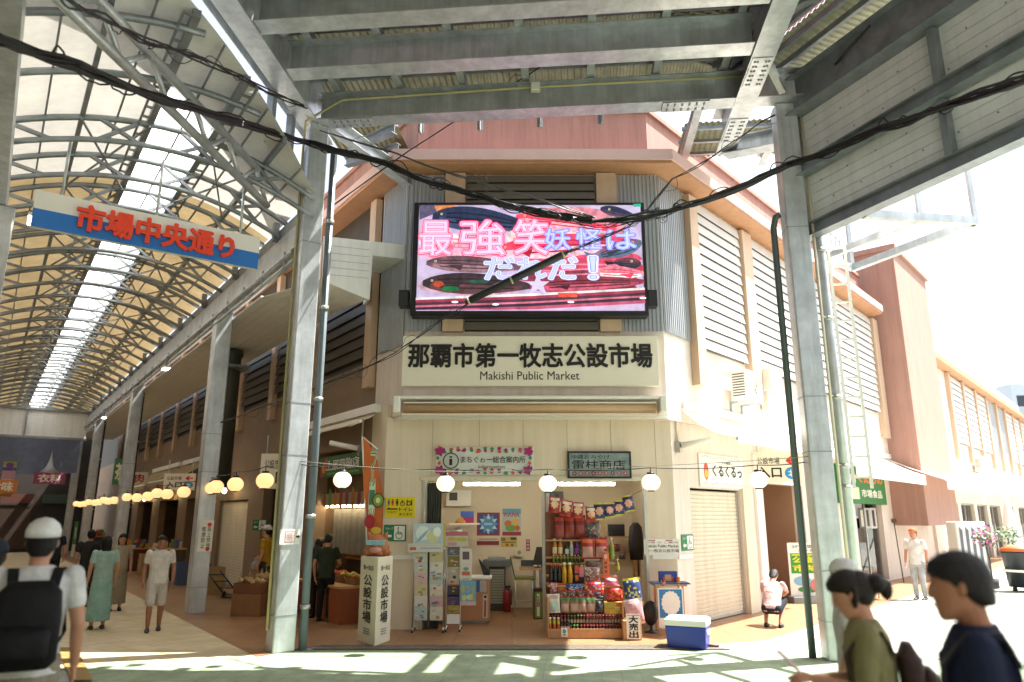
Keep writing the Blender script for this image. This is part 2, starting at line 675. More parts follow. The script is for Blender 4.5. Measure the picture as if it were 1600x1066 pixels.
# lower front wall with the wide opening
OP0, OP1, OPT = -1.60, 2.40, 2.55
mb = MB()
mb.fbox(FL, XL0, OP0, 0, 3.66, -0.22, 0, M_cream)
mb.fbox(FL, OP1, XR0, 0, 3.66, -0.22, 0, M_cream)
mb.fbox(FL, OP0, OP1, OPT, 3.66, -0.22, 0, M_cream)
o = mb.build('front_wall', B)
mb = MB()
for a in (-1.45, -0.6, 0.2, 1.0, 1.8, 2.6):
    mb.fbox(FL, a, a + 0.008, 2.62, 3.62, -0.002, 0.003, mat('panel_joint', '#9a8e78'))
mb.build('panel_joint', B)
for fr_, a0, a1 in ((FL, XL0 + 0.01, OP0 - 0.06), (FL, OP1 + 0.06, XR0 - 0.005), (RL, 0.03, 0.52)):
    mb = MB(); mb.fbox(fr_, a0, a1, 1.17, 1.24, 0.001, 0.03, M_white); mb.build('guard_rail', B)
mb = MB()
for a in (OP0, OP1 - 0.05):
    mb.fbox(FL, a, a + 0.05, 0.0, OPT, -0.20, 0.02, M_alu)
mb.fbox(FL, OP0 - 0.04, OP1 + 0.04, OPT - 0.03, OPT + 0.05, -0.21, 0.035, M_shut)
mb.build('opening_frame', B, 0.004)
pa, _ = FL.on(853, 860)
mb = MB()
mb.fbox(FL, pa - 0.06, pa + 0.06, 0.0, OPT - 0.03, -0.19, -0.02, M_alu)
mb.fbox(FL, pa - 0.012, pa + 0.012, 0.0, OPT - 0.03, -0.02, 0.0, M_steel_d)
mb.build('shutter_post', B, 0.004)
# the folded accordion shutter behind the jamb
mb = MB()
pts = []
for k in range(13):
    pts.append(FL.p(OP0 + 0.07 + 0.022 * k, 0, -0.16 if k % 2 else -0.06))
vs = pts + [p + Z3 * (OPT - 0.06) for p in pts]
mb.add(vs, [(k, k + 1, 13 + k + 1, 13 + k) for k in range(12)], M_alu)
mb.build('folded_shutter', B)

# information room and shop behind the front
YB = 16.3
mb = MB()
M_room = mat('room_wall', '#d8cdb6', rough=0.7, var=0.04)
mb.box((-2.1, YB, 0.0), (5.6, 0, 0), (0, 0.1, 0), (0, 0, 2.8), M_room)
mb.box((-1.95, YF + 0.23, 0), (0.1, 0, 0), (0, YB - YF - 0.24, 0), (0, 0, 2.8), M_room)
mb.box((2.62, YF + 0.23, 0), (0.1, 0, 0), (0, YB - YF - 0.24, 0), (0, 0, 2.8), M_room)
mb.build('room_wall', B)
mb = MB(); mb.box((-1.94, YF + 0.23, 2.81), (4.6, 0, 0), (0, 3.2, 0), (0, 0, 0.08), M_white); mb.build('room_ceiling', B)

# lower west wall: piers between the openings, header above
mb = MB()
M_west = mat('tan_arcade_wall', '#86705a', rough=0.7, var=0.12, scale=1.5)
wo = [(0.62, 3.35, 3.22), (4.1, 7.0, 2.75), (8.3, 11.2, 2.35), (12.6, 15.6, 2.5), (17.0, 20.5, 2.5), (22.0, 25.5, 2.5), (27, 31, 2.5)]
a = 0.0
for s0, s1, zt in wo:
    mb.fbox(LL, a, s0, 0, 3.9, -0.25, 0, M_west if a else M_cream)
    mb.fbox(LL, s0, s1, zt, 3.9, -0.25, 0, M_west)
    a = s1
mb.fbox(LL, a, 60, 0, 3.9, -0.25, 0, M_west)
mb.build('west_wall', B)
mb = MB()
M_in = mat('shop_interior', '#6e5a43', rough=0.8, var=0.2)
mb.fbox(LL, 3.65, 60, 0, 3.4, -3.2, -3.1, M_in)
mb.prism([LL.p(0.62, 0, -0.7), LL.p(3.6, 0, -2.4), LL.p(3.6, 0, -2.5), LL.p(0.62, 0, -0.8)], Z3 * 3.4, M_in)
for s in (3.6, 7.3, 11.8, 16.2, 21.2, 26.2):
    mb.fbox(LL, s, s + 0.1, 0, 3.4, -3.1, -0.25, M_in)
mb.fbox(LL, 3.6, 60, 3.3, 3.4, -3.1, -0.25, M_in)
mb.prism([LL.p(0.6, 3.3, -0.25), LL.p(3.6, 3.3, -0.25), LL.p(3.6, 3.3, -2.4), LL.p(0.6, 3.3, -0.7)], Z3 * 0.1, M_in)
mb.build('west_shop_interior', B)


def slat_shutter(fr, a0, a1, b0, b1, d, name='roller_shutter', m=M_shut, pitch=0.075):
    """A roller shutter with real ribs."""
    b = MB()
    n = int((b1 - b0) / pitch)
    prof = []
    for i in range(n + 1):
        z = b0 + (b1 - b0) * i / n
        prof += [(z, d), (z + pitch * 0.12, d + 0.012), (z + pitch * 0.8, d + 0.014), (z + pitch * 0.92, d)]
    prof = [(min(z, b1), dd) for z, dd in prof]
    vs = []
    for z, dd in prof:
        vs += [fr.p(a0, z, dd), fr.p(a1, z, dd)]
    b.add(vs, [(2 * i, 2 * i + 1, 2 * i + 3, 2 * i + 2) for i in range(len(prof) - 1)], m)
    b.fbox(fr, a0, a1, b0 - 0.0, b0 + 0.05, d + 0.002, d + 0.03, M_alu)
    s = b.build(name, B)
    for a in (a0 - 0.05, a1):
        g = MB(); g.fbox(fr, a, a + 0.05, b0, b1, d - 0.02, d + 0.035, M_alu); g.build('shutter_guide', s)
    return s


slat_shutter(LL, 8.35, 11.15, 0.02, 2.33, -0.12)

# lower east wall
mb = MB()
ro = [(0.60, 2.78, 2.42), (3.95, 6.30, 2.62), (10.3, 12.9, 2.35)]
a = 0.0
for s0, s1, zt in ro:
    mb.fbox(RL, a, s0, 0, 3.9, -0.25, 0, M_upper)
    mb.fbox(RL, s0, s1, zt, 3.9, -0.25, 0, M_upper)
    a = s1
mb.fbox(RL, a, 19.5, 0, 3.9, -0.25, 0, M_upper)
mb.build('east_wall', B)
mb = MB()
M_eint = mat('entrance_interior', '#a88468', rough=0.75, var=0.06)
mb.fbox(RL, 3.6, 7.0, 0, 3.2, -2.6, -2.5, M_eint)
mb.fbox(RL, 3.85, 3.95, 0, 3.2, -2.5, -0.25, M_eint)
mb.fbox(RL, 6.30, 6.4, 0, 3.2, -2.5, -0.25, M_eint)
mb.fbox(RL, 3.6, 7.0, 2.7, 2.8, -2.5, -0.25, M_eint)
mb.fbox(RL, 9.8, 13.4, 0, 3.2, -2.6, -2.5, mat('dim_shop_wall', '#5c554a', var=0.2))
mb.fbox(RL, 9.8, 13.4, 2.5, 2.6, -2.5, -0.25, M_white)
mb.build('entrance_interior', B)
mb = MB()
for z in (0.95, 1.2):
    mb.tube([RL.p(4.0, z, -2.4), RL.p(6.2, z, -2.4)], 0.025, M_black)
mb.build('handrail', B)
slat_shutter(RL, 0.66, 2.72, 0.03, 2.38, -0.10)
mb = MB(); mb.fbox(RL, 2.80, 3.16, 0, 2.48, 0.001, 0.05, M_shut); mb.build('pilaster', B)
mb = MB(); mb.fbox(RL, 3.45, 3.75, 0, 3.2, 0.001, 0.06, M_white); mb.build('pilaster', B)

# upper floor
mb = MB()
xl, xr = XL1, XR1
mb.box(FU.p(xl, 3.66, -0.3), (xr - xl, 0, 0), (0, 0.3, 0) if False else (0, 0.0, 4.72), FU.n * 0.3, M_upper)
mb.build('upper_front_wall', B)
mb = MB()
mb.fbox(RU, 0, 19.5, 3.60, 8.38, -0.3, 0, M_upper)
mb.build('upper_east_wall', B)
mb = MB()
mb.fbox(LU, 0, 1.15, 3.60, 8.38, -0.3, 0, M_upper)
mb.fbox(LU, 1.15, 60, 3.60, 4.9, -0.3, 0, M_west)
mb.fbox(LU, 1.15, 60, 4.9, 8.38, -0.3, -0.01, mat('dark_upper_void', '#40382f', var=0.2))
mb.build('upper_west_wall', B)
mb = MB()
mb.poly([FU.p(XL1, 3.665, 0), FU.p(XR1, 3.665, 0), FU.p(XR0, 3.665, YU - YF - 0.05), FU.p(XL0, 3.665, YU - YF - 0.05)], M_cream)
mb.box(FU.p(XL1, 3.60, -0.001), (XR1 - XL1, 0, 0), (0, 0.04, 0), (0, 0, 0.07), M_white)
mb.build('overhang_soffit', B)


def corrugate(fr, a0, a1, b0, b1, d, name, pitch=0.075, amp=0.02):
    b = MB()
    n = int((a1 - a0) / pitch)
    xs = []
    for i in range(n):
        x = a0 + (a1 - a0) * i / n
        w = (a1 - a0) / n
        xs += [(x, 0), (x + w * 0.35, 0), (x + w * 0.5, amp), (x + w * 0.85, amp)]
    xs.append((a1, 0))
    vs = []
    for x, q in xs:
        vs += [fr.p(x, b0, d + q), fr.p(x, b1, d + q)]
    b.add(vs, [(2 * i, 2 * i + 2, 2 * i + 3, 2 * i + 1) for i in range(len(xs) - 1)], M_corr)
    return b.build(name, B)


ZC0, ZC1 = 5.22, 8.36
corrugate(FU, XL1, -1.30, ZC0, ZC1, 0.02, 'corrugated_panel')
corrugate(FU, 2.05, XR1, ZC0, ZC1, 0.02, 'corrugated_panel')
corrugate(RU, 0.02, 1.0, ZC0, ZC1, 0.02, 'corrugated_panel')
corrugate(LU, 0.02, 1.05, ZC0 - 0.25, ZC1, 0.02, 'corrugated_panel')
for a in (-1.28, 1.62):
    mb = MB(); mb.fbox(FU, a, a + 0.38, 5.2, 8.36, 0.001, 0.14, M_tan); mb.build('tan_pilaster', B, 0.006)


def louvre(fr, a0, a1, b0, b1, d=0.0, name='louvre', m=M_louv, n=None, mdark=mat('louvre_void', '#85807a', rough=0.8, var=0.1)):
    """A framed bank of sloping slats over a dark void."""
    b = MB()
    b.poly([fr.p(a0, b0, d + 0.004), fr.p(a1, b0, d + 0.004), fr.p(a1, b1, d + 0.004), fr.p(a0, b1, d + 0.004)], mdark)
    n = n or int((b1 - b0) / 0.22)
    h = (b1 - b0) / n
    for i in range(n):
        z = b0 + h * i
        vs = [fr.p(a0, z + h * 0.05, d + 0.11), fr.p(a1, z + h * 0.05, d + 0.11), fr.p(a1, z + h * 0.95, d + 0.075), fr.p(a0, z + h * 0.95, d + 0.075)]
        b.prism(vs, fr.n * -0.012, m)
    return b.build(name, B)


louvre(FU, -0.88, 1.60, 5.22, 8.34, 0.0, 'front_louvre', mat('grey_louvre', '#6d675d', var=0.05), n=18, mdark=M_dark)
pil = [1.02, 3.55, 6.85, 9.0, 13.68]
for i, a in enumerate(pil):
    w = 0.34 if i == 0 else 0.5
    mb = MB(); mb.fbox(RU, a, a + w, 4.35, 8.30, 0.001, 0.17, M_tan); mb.build('tan_pilaster', B, 0.006)
for a0, a1 in ((1.42, 3.50), (4.08, 6.82), (7.38, 8.97), (9.53, 13.60)):
    louvre(RU, a0, a1, 5.14, 8.28)
# west side pilasters and louvres in the arcade
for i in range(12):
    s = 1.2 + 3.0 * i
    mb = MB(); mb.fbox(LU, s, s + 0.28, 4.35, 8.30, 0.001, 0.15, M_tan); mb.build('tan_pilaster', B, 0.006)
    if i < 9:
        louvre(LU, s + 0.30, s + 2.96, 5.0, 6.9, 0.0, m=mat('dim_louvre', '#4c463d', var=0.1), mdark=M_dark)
# eaves: orange soffit edge and pink parapet
mb = MB(); band(mb, -0.3, 0.48, 8.38, 8.44, M_orange, 60, 13.9); band(mb, 0.36, 0.52, 8.445, 8.66, mat('pale_pink_fascia', '#d3b1a6', rough=0.7, var=0.05), 60, 13.9); mb.build('eave', B)
mb = MB(); band(mb, -0.3, 0.36, 8.46, 8.62, M_pink, 60, 13.9); mb.build('eave_top', B)
mb = MB(); band(mb, -0.42, -0.2, 8.62, 9.85, M_pink, 60, 13.9); band(mb, -0.46, -0.14, 9.853, 9.95, M_pink, 60, 13.9); mb.build('parapet', B)
mb = MB()
P = corner_path(-0.35, 0, 60, 60)
mb.poly([p + Z3 * 8.46 for p in P], M_steel_d)
mb.build('flat_roof', B)
mb = MB()
for i in range(12):
    s = 9.0 + i * 0.42
    mb.box(RU.p(s, 9.95, -0.36), dR * 0.03, nR * 0.03, Z3 * 0.95, M_alu)
mb.box(RU.p(9.0, 10.88, -0.36), dR * 4.7, nR * 0.04, Z3 * 0.04, M_alu)
mb.build('roof_railing', B)

# the projecting terracotta shaft
TW = 14.35
mb = MB(); mb.fbox(RU, TW, TW + 4.6, 1.62, 10.72, -0.6, 0.88, M_tower); mb.build('shaft', B)
mb = MB(); mb.fbox(RU, TW - 0.1, TW + 4.7, 10.725, 10.9, -0.7, 0.98, M_tower); mb.build('shaft_coping', B)
# the far wing beyond the shaft
mb = MB()
fo = [(21.2, 24.0), (24.6, 27.5), (28.2, 30.8), (31.4, 34.6), (36, 39), (41, 45)]
a = 19.5
for s0, s1 in fo:
    mb.fbox(RU, a, s0, 0, 3.6, -0.3, 0, M_upper); mb.fbox(RU, s0, s1, 2.45, 3.6, -0.3, 0, M_upper); a = s1
mb.fbox(RU, a, 50, 0, 3.6, -0.3, 0, M_upper)
mb.fbox(RU, 19.5, 50, 3.602, 8.18, -0.3, 0, M_upper)
mb.build('wing_wall', B)
mb = MB(); mb.fbox(RU, 19.5, 50, 0, 3.2, -2.4, -2.3, mat('wing_shop_wall', '#8f7f66', var=0.2)); mb.build('wing_shop_interior', B)
mb = MB(); mb.fbox(RU, 19.4, 50.5, 8.19, 8.42, -0.3, 0.45, M_orange); mb.fbox(RU, 19.4, 50.5, 8.424, 9.5, -0.5, -0.2, M_upper); mb.build('wing_eave', B)
for i in range(8):
    s = 25.0 + 3.1 * i
    mb = MB(); mb.fbox(RU, s, s + 0.35, 4.3, 8.16, 0.001, 0.16, M_tan); mb.build('tan_pilaster', B)
    if i not in (3, 4):
        louvre(RU, s + 0.42, s + 3.0, 5.1, 8.1, 0, n=11)
    else:
        corrugate(RU, s + 0.42, s + 3.0, 5.1, 8.1, 0.02, 'corrugated_panel', 0.15, 0.03)
M_gl = glass('shop_glass', (0.75, 0.8, 0.8))
for s0, s1 in fo:
    g = MB()
    for s in (s0, (s0 + s1) / 2, s1 - 0.06):
        g.fbox(RU, s, s + 0.06, 0, 2.44, -0.2, -0.12, M_alu)
    g.fbox(RU, s0, s1, 2.38, 2.44, -0.21, -0.11, M_alu)
    w = g.build('shop_door', B)
    g = MB(); g.fbox(RU, s0 + 0.07, s1 - 0.07, 0.1, 2.36, -0.17, -0.16, M_gl); g.build('pane', w)

# ------------------------------------------------------------------ unseen blocks added behind and beside the viewer to shade the crossing
for nm, la, pts, h in (('shade_block', 'unseen plain cream block added along the far side of the arcade street', [AR.p(-9, 0, 4.9), AR.p(44, 0, 4.9), AR.p(44, 0, 12), AR.p(-9, 0, 12)], 7.5),
                       ('shade_block', 'unseen plain grey block added behind the crossing', [(-20, -7, 0), (7.5, -7, 0), (7.5, -16, 0), (-20, -16, 0)], 11.0),
                       ('shade_block', 'unseen plain cream block across the side street', [(17.5, -14, 0), (26, -14, 0), (26, 4, 0), (17.5, 4, 0)], 7.0)):
    t = thing(nm, la, 'building', pts[0])
    mb = MB(); mb.prism(pts, Z3 * h, mat('block_wall', '#a89e8e', var=.1)); mb.build('wall', t)
# ------------------------------------------------------------------ canopy over the crossing
cD = Vector((math.sin(R(5.3)), math.cos(R(5.3)), 0))       # along the main girders
cX = Vector((math.cos(R(5.3)), -math.sin(R(5.3)), 0))      # across
ZB = 8.4
K0 = Vector((-3.44, 11.23, 0))                             # underside of the west girder at the column


def kp(a, b, z):
    return K0 + cX * a + cD * b + Z3 * z


K = thing('crossing_canopy', 'galvanised steel canopy with corrugated translucent roofing over the crossing', 'canopy', (0, 8, ZB))
WX = 7.25
M_sheet = mat('olive_translucent_sheet', '#72725a', rough=0.5, streak=0.35, var=0.25, scale=1.2, trans=0.09)
M_sheet_p = mat('pink_translucent_sheet', '#b08088', rough=0.5, var=0.1, scale=1.2, trans=0.14)
mb = MB(); mb.ibeam(kp(0, 0.6, ZB), kp(0, -15, ZB), 0.34, 0.75, M_steel, 0.025, 0.018)
mb.box(kp(-0.30, -9.5, ZB + 0.02), cX * 0.012, cD * 10.0, Z3 * 0.85, M_steel)
mb.build('main_girder', K)
mb = MB(); mb.ibeam(kp(WX, 1.6, ZB - 0.008), kp(WX, -15, ZB - 0.008), 0.34, 0.75, M_steel, 0.025, 0.018); mb.build('main_girder', K)
rows = [-0.12, -1.48, -2.58, -3.72, -5.0]
for i, b in enumerate(rows):
    mb = MB(); e = WX + (1.1 if i == 0 else -0.18)
    mb.ibeam(kp(0.19, b, ZB + (0.0 if i == 0 else 0.03)), kp(e, b, ZB + (0.0 if i == 0 else 0.03)), 0.30, 0.5, M_steel, 0.022, 0.014); mb.build('cross_beam', K)
# bolted splice plates
for (a, b, al, bl) in ((WX, -0.95, 0.30, 0.75), (WX, 0.75, 0.30, 0.8), (WX - 0.95, -0.12, 0.75, 0.27), (0.75, -0.12, 0.75, 0.27)):
    mb = MB()
    mb.box(kp(a - al / 2, b - bl / 2, ZB - 0.022), cX * al, cD * bl, Z3 * 0.013, M_steel)
    lon = al > bl
    for i in range(6):
        for j in (-0.42, -0.25, 0.25, 0.42):
            u, v = ((i - 2.5) / 6.5, j * 0.8) if lon else (j * 0.8, (i - 2.5) / 6.5)
            mb.lathe([(0.018, -0.012), (0.018, 0.0)], kp(a + u * al, b + v * bl, ZB - 0.022), M_steel_d, 6)
    mb.build('splice_plate', K)
for i in range(7):
    a = 0.5 + i * 1.07
    mb = MB(); mb.ibeam(kp(a, 0.55, ZB + 0.53), kp(a, -7.5, ZB + 0.53), 0.12, 0.16, M_steel, 0.012, 0.01); mb.build('purlin', K)
for i in range(9):
    b = 0.32 - i * 0.62
    mb = MB(); mb.bar(kp(-0.1, b, ZB + 0.73), kp(WX + 0.2, b, ZB + 0.73), 0.06, 0.07, M_steel_d); mb.build('roof_batten', K)


def roof_sheet(name, org, u, v, nu, nv, m, pitch=0.15, amp=0.03, mpick=None):
    """Corrugated sheeting: ribs run along v, counted along u."""
    b = MB()
    n = int(nu / pitch)
    xs = []
    for i in range(n + 1):
        xs += [(i * pitch, 0), (i * pitch + pitch * 0.3, 0), (i * pitch + pitch * 0.5, amp), (i * pitch + pitch * 0.8, amp)]
    for i in range(len(xs) - 1):
        p0 = org + u * xs[i][0] + Z3 * xs[i][1]
        p1 = org + u * xs[i + 1][0] + Z3 * xs[i + 1][1]
        b.add([p0, p1, p1 + v * nv, p0 + v * nv], [(0, 1, 2, 3)], m)
    return b.build(name, K)


# strips of sheeting along the battens: olive, with pink ones
for i, (b0, b1, a0, a1, m) in enumerate([(0.45, -2.0, -0.15, 7.6, M_sheet), (-2.0, -2.32, -0.15, 0.9, M_sheet), (-2.0, -2.32, 0.9, 3.3, M_sheet_p), (-2.0, -2.32, 3.3, 7.6, M_sheet),
                                        (-2.32, -15, -0.15, 7.6, M_sheet), (2.8, 1.2, -0.3, 1.1, M_sheet), (3.2, 1.8, 6.6, 8.7, M_sheet)]):
    roof_sheet('roof_sheet', kp(a0, b1, ZB + 0.78), cX, cD, a1 - a0 - 0.05, b0 - b1 - 0.02, m, 0.11, 0.025)
# ends, knee braces and hanging brackets
braces = [(kp(0.17, b + 0.75, ZB + 0.5), kp(1.17, b + 0.05, ZB + 0.45), 0.09, M_steel) for b in (-2.58, -1.48)]
braces += [(kp(WX + 0.1, b, ZB + 0.5), kp(WX + 1.3, b - 0.7, ZB + 0.62), 0.12, M_steel_d) for b in (-1.55, -2.5)]
braces += [(kp(WX + 0.16, -0.8, ZB + 0.4), kp(WX + 0.55, -0.3, ZB + 0.05), 0.1, M_steel)]
for p0, p1, w_, m_ in braces:
    mb = MB(); mb.bar(p0, p1, w_, w_, m_); mb.build('knee_brace', K)
for i in range(4):
    a = 1.75 + i * 1.07
    mb = MB(); mb.box(kp(a, 0.5, ZB + 0.15), cX * 0.02, cD * 0.16, Z3 * 0.38, M_steel); mb.box(kp(a - 0.05, 0.66, ZB + 0.2), cX * 0.1, cD * 0.015, Z3 * 0.33, M_steel); mb.build('purlin_bracket', K)
# outrigger ends above each street
mb = MB()
mb.ibeam(kp(WX, 1.6, ZB - 0.05), kp(WX + 1.0, 0.75, ZB - 0.3), 0.3, 0.3, M_steel, 0.02, 0.014)
for a in (6.7, 8.3):
    mb.ibeam(kp(a, 3.1, ZB + 0.5), kp(a, 0.4, ZB + 0.5), 0.14, 0.2, M_steel, 0.012, 0.01)
for b in (1.9, 2.4, 2.9):
    mb.bar(kp(6.55, b, ZB + 0.72), kp(8.6, b, ZB + 0.72), 0.06, 0.06, M_steel_d)
mb.build('outrigger', K)
mb = MB()
mb.ibeam(kp(0.2, 0.2, ZB + 0.1), kp(1.25, 1.9, ZB - 0.25), 0.2, 0.26, M_steel, 0.014, 0.012)
mb.ibeam(kp(0.1, 1.6, ZB + 0.35), kp(1.2, 0.9, ZB + 0.35), 0.14, 0.18, M_steel_d, 0.012, 0.01)
mb.ibeam(kp(-0.1, 2.1, ZB + 0.35), kp(1.1, 1.6, ZB + 0.35), 0.14, 0.18, M_steel_d, 0.012, 0.01)
mb.build('outrigger', K)
# roofing between the east girder and the siding screen
w = Vector((0.389, -0.921, 0)).normalized()
nS = Vector((-0.921, -0.389, 0)).normalized()
SS = Fr((4.60, 10.50, 0), w, nS)
for i in range(7):
    d = 0.15 + i * 0.34
    mb = MB(); mb.bar(SS.p(-0.5 if i < 4 else 1.2, 9.10, d), SS.p(8, 9.10, d), 0.06, 0.1, M_steel_d); mb.build('roof_batten', K)
for i, (d0, d1, m) in enumerate(((-0.35, 0.62, M_sheet), (0.62, 0.92, M_sheet_p), (0.92, 2.6, M_sheet))):
    roof_sheet('roof_sheet', SS.p(-0.6, 9.17 + 0.001 * i, d0), w, nS, 9.0, d1 - d0 - 0.01, m, 0.11, 0.025)

# the siding screen beside the crossing
S = thing('siding_screen', 'white boarded screen hung in a steel frame above the east side street mouth', 'screen', SS.p(4, 6.2))
mb = MB()
for i in range(16):
    z = 6.33 + i * 0.155
    mb.fbox(SS, -0.2, 9.0, z, z + 0.147, -0.10, -0.06, M_sid)
mb.fbox(SS, -0.2, 9.0, 6.3, 8.8, -0.13, -0.101, M_sid)
mb.build('siding_board', S)
mb = MB(); mb.ibeam(SS.p(-0.2, 6.10, -0.05), SS.p(9.0, 6.10, -0.05), 0.2, 0.22, M_steel_d, 0.014, 0.012); mb.build('bottom_rail', S)
mb = MB(); mb.ibeam(SS.p(-0.2, 7.10, 0.06), SS.p(9.0, 7.10, 0.06), 0.18, 0.2, M_steel_d, 0.014, 0.012); mb.build('mid_rail', S)
mb = MB(); mb.ibeam(SS.p(-0.3, 8.15, 0.08), SS.p(9.0, 8.15, 0.08), 0.28, 0.62, M_steel_d, 0.02, 0.014); mb.build('top_beam', S)
for a in (2.4, 5.0, 7.6):
    mb = MB(); mb.fbox(SS, a - 0.05, a + 0.05, 6.32, 7.09, -0.058, 0.06, M_steel_d); mb.fbox(SS, a - 0.05, a + 0.05, 7.31, 8.14, -0.058, 0.06, M_steel_d); mb.build('post', S)
mb = MB()
for i in range(14):
    for z in (6.6, 6.95, 7.5, 7.9):
        mb.lathe([(0.012, -0.06), (0.012, -0.05)], SS.p(0.3 + i * 0.5 + (0.2 if z in (6.6, 7.5) else 0), z, 0), M_steel_d, 6, nS)
mb.build('screw', S)

# light steel outrigger frame on the outside of the screen
q = thing('steel_outrigger', 'pale galvanised outrigger frame projecting from the screen above the side street', 'bracket', SS.p(0.4, 6.1, -1))
pa_, pb_ = SS.p(0.35, 6.12, -0.2), SS.p(-0.1, 6.12, -1.6)
P4 = [SS.p(0.9, 6.15, -0.15), SS.p(1.35, 6.15, -1.9), SS.p(-0.9, 6.15, -1.9), SS.p(-0.5, 6.15, -0.2)]
mb = MB()
mb.bar(P4[0], P4[1], 0.1, 0.12, M_steel); mb.bar(P4[1], P4[2], 0.1, 0.12, M_steel); mb.bar(P4[3], P4[2], 0.08, 0.1, M_steel)
mb.bar((P4[0] + P4[1]) / 2, (P4[3] + P4[2]) / 2, 0.08, 0.1, M_steel)
mb.build('frame', q)
for p in (P4[1], P4[2], (P4[0] + P4[1]) / 2):
    mb = MB(); mb.box(p + Vector((-0.03, -0.03, 0)), (0.06, 0, 0), (0, 0.06, 0), (0, 0, 1.5), M_steel); mb.build('post', q)

# ------------------------------------------------------------------ steel columns and their pipes
def column(p, yaw_u, zt, label, w=0.44, group=None, sleeve=True):
    t = thing('steel_column', label, 'column', p, group)
    f = Fr(p, yaw_u)
    m = MB(); m.fbox(f, -w / 2, w / 2, 0, zt, -w / 2, w / 2, M_steel); m.build('shaft', t, 0.02)
    m = MB()
    for z in (0.5, 2.8, 3.6, 6.25):
        m.fbox(f, -w / 2 - 0.004, w / 2 + 0.004, z, z + 0.012, -w / 2 - 0.004, w / 2 + 0.004, M_steel_d)
    m.build('weld_seam', t)
    if sleeve:
        m = MB()
        for z in (2.55, 3.05):
            m.fbox(f, 0.02, 0.045, z, z + 0.32, w / 2 + 0.001, w / 2 + 0.02, M_steel_d)
        m.build('lug', t)
    return t


column(COLL, dL, ZB - 0.002, 'grey square steel column with an arrow notice at the arcade mouth', 0.33)
column(COLR, cD, ZB - 0.002, 'grey square steel column beside the cable ladder at the side street', 0.33)
names = ['grey arcade column with a vertical red and white notice', 'second arcade column beyond the one with the notice', 'third arcade column beyond the one with the notice', 'last arcade column by the end screen']
for i, s in enumerate((5.25, 16.2, 26.0, 34.0)):
    column(AR.p(s, 0), dL, 6.27, names[i], 0.34, 'columns along the arcade')
pipes = []


def pipe(name, path, r, label, m=M_pipe, rings=(), cat='pipe'):
    t = thing(name, label, cat, Vector(path[0]))
    b = MB(); b.tube(path, r, m, 12); b.build('pipe', t)
    for z in rings:
        p0, p1 = Vector(path[0]), Vector(path[-1])
        q = p0 + (p1 - p0) * ((z - p0.z) / (p1.z - p0.z))
        b = MB(); b.lathe([(r, -0.03), (r + 0.015, -0.03), (r + 0.015, 0.03), (r, 0.03)], q, M_alu, 12); b.build('clamp', t)
    return t


pp = COLL + Vector((0.30, 0.10, 0))
pipe('drain_pipe', [pp, pp + Z3 * 8.0], 0.06, 'grey blue drainpipe standing against the arcade mouth column', rings=(0.6, 1.9, 3.7, 5.2, 6.7))
cr = COLR
pipe('drain_pipe', [cr + Vector((-0.29, 0.12, 0)), cr + Vector((-0.29, 0.12, 6.35)), cr + Vector((-0.27, 0.05, 6.5)), cr + Vector((-0.22, 0.0, 6.52))], 0.05, 'dark drainpipe with a hooked top beside the side street column', mat('dark_pipe', '#4c5757', rough=0.4, var=0.1))
pipe('conduit', [cr + Vector((0.34, -0.05, 0)), cr + Vector((0.34, -0.05, 9.0))], 0.075, 'thick galvanised conduit with flanged joints beside the side street column', M_steel, (2.3, 2.6, 3.6, 4.8, 5.9, 6.6, 7.7))
pipe('conduit', [cr + Vector((0.215, -0.14, 1.2)), cr + Vector((0.215, -0.14, 8.2))], 0.022, 'thin cream conduit beside the side street column', M_shut)
a0 = COLL + nL * 0.19 + dL * 0.05
pipe('conduit', [a0 + Z3 * 0.3, a0 + Z3 * 7.9, COLL + Vector((-0.1, -0.3, 8.35)), COLL + Vector((0.5, -0.35, 8.72)), COLL + Vector((3.6, -0.62, 8.78)), COLL + Vector((7.6, -0.95, 8.8))], 0.022, 'yellow cream conduit rising up the arcade column and along the canopy beam', mat('cream_conduit', '#b7ae7e', rough=0.5))
t = thing('junction_box', 'small cream junction box on the conduit under the canopy beam', 'junction box', COLL + Vector((3.75, -0.66, 8.68)))
m = MB(); m.cbox(COLL + Vector((3.75, -0.66, 8.68)), 0.16, 0.08, 0.16, M_shut); m.build('box', t, 0.01)
m = MB(); m.cbox(COLL + Vector((3.75, -0.705, 8.69)), 0.14, 0.01, 0.14, M_white); m.build('lid', t)

# cable ladder beside the east column
lt = thing('cable_ladder', 'white vertical cable ladder beside the side street column', 'cable ladder', cr + Vector((0.72, 0.2, 2.2)))
f = Fr(cr + Vector((0.62, 0.35, 0)), (0.95, -0.3, 0))
for a in (0.0, 0.24):
    m = MB(); m.fbox(f, a, a + 0.04, 2.3, 6.4, 0, 0.06, M_white); m.build('rail', lt)
for i in range(14):
    m = MB(); m.fbox(f, 0.04, 0.24, 2.45 + i * 0.3, 2.48 + i * 0.3, 0.015, 0.045, M_white); m.build('rung', lt)

# ------------------------------------------------------------------ arcade roof along the west street
A = thing('arcade_roof', 'long vaulted arcade roof of cream membrane with a clear strip on steel trusses', 'arcade roof', AR.p(10, 2.1, 6.3) if False else AR.p(10, 6.3, 2.1))
PW, ZS, RISE = 4.25, 7.1, 0.55
M_mem = mat('cream_membrane', '#dcd8cd', rough=0.6, streak=0.10, var=0.10, scale=0.9, trans=0.19)
M_mem_t = mat('shade_tan_membrane', '#bda67c', rough=0.6, streak=0.15, var=0.16, scale=0.9, trans=0.15)  # tan tint puts the shade of the deeper vault into the colour
M_clear = mat('clear_roof_panel', '#f2f2ee', rough=0.4, var=0.03, scale=0.6, trans=0.9)
S0, S1 = -7.0, 36.0


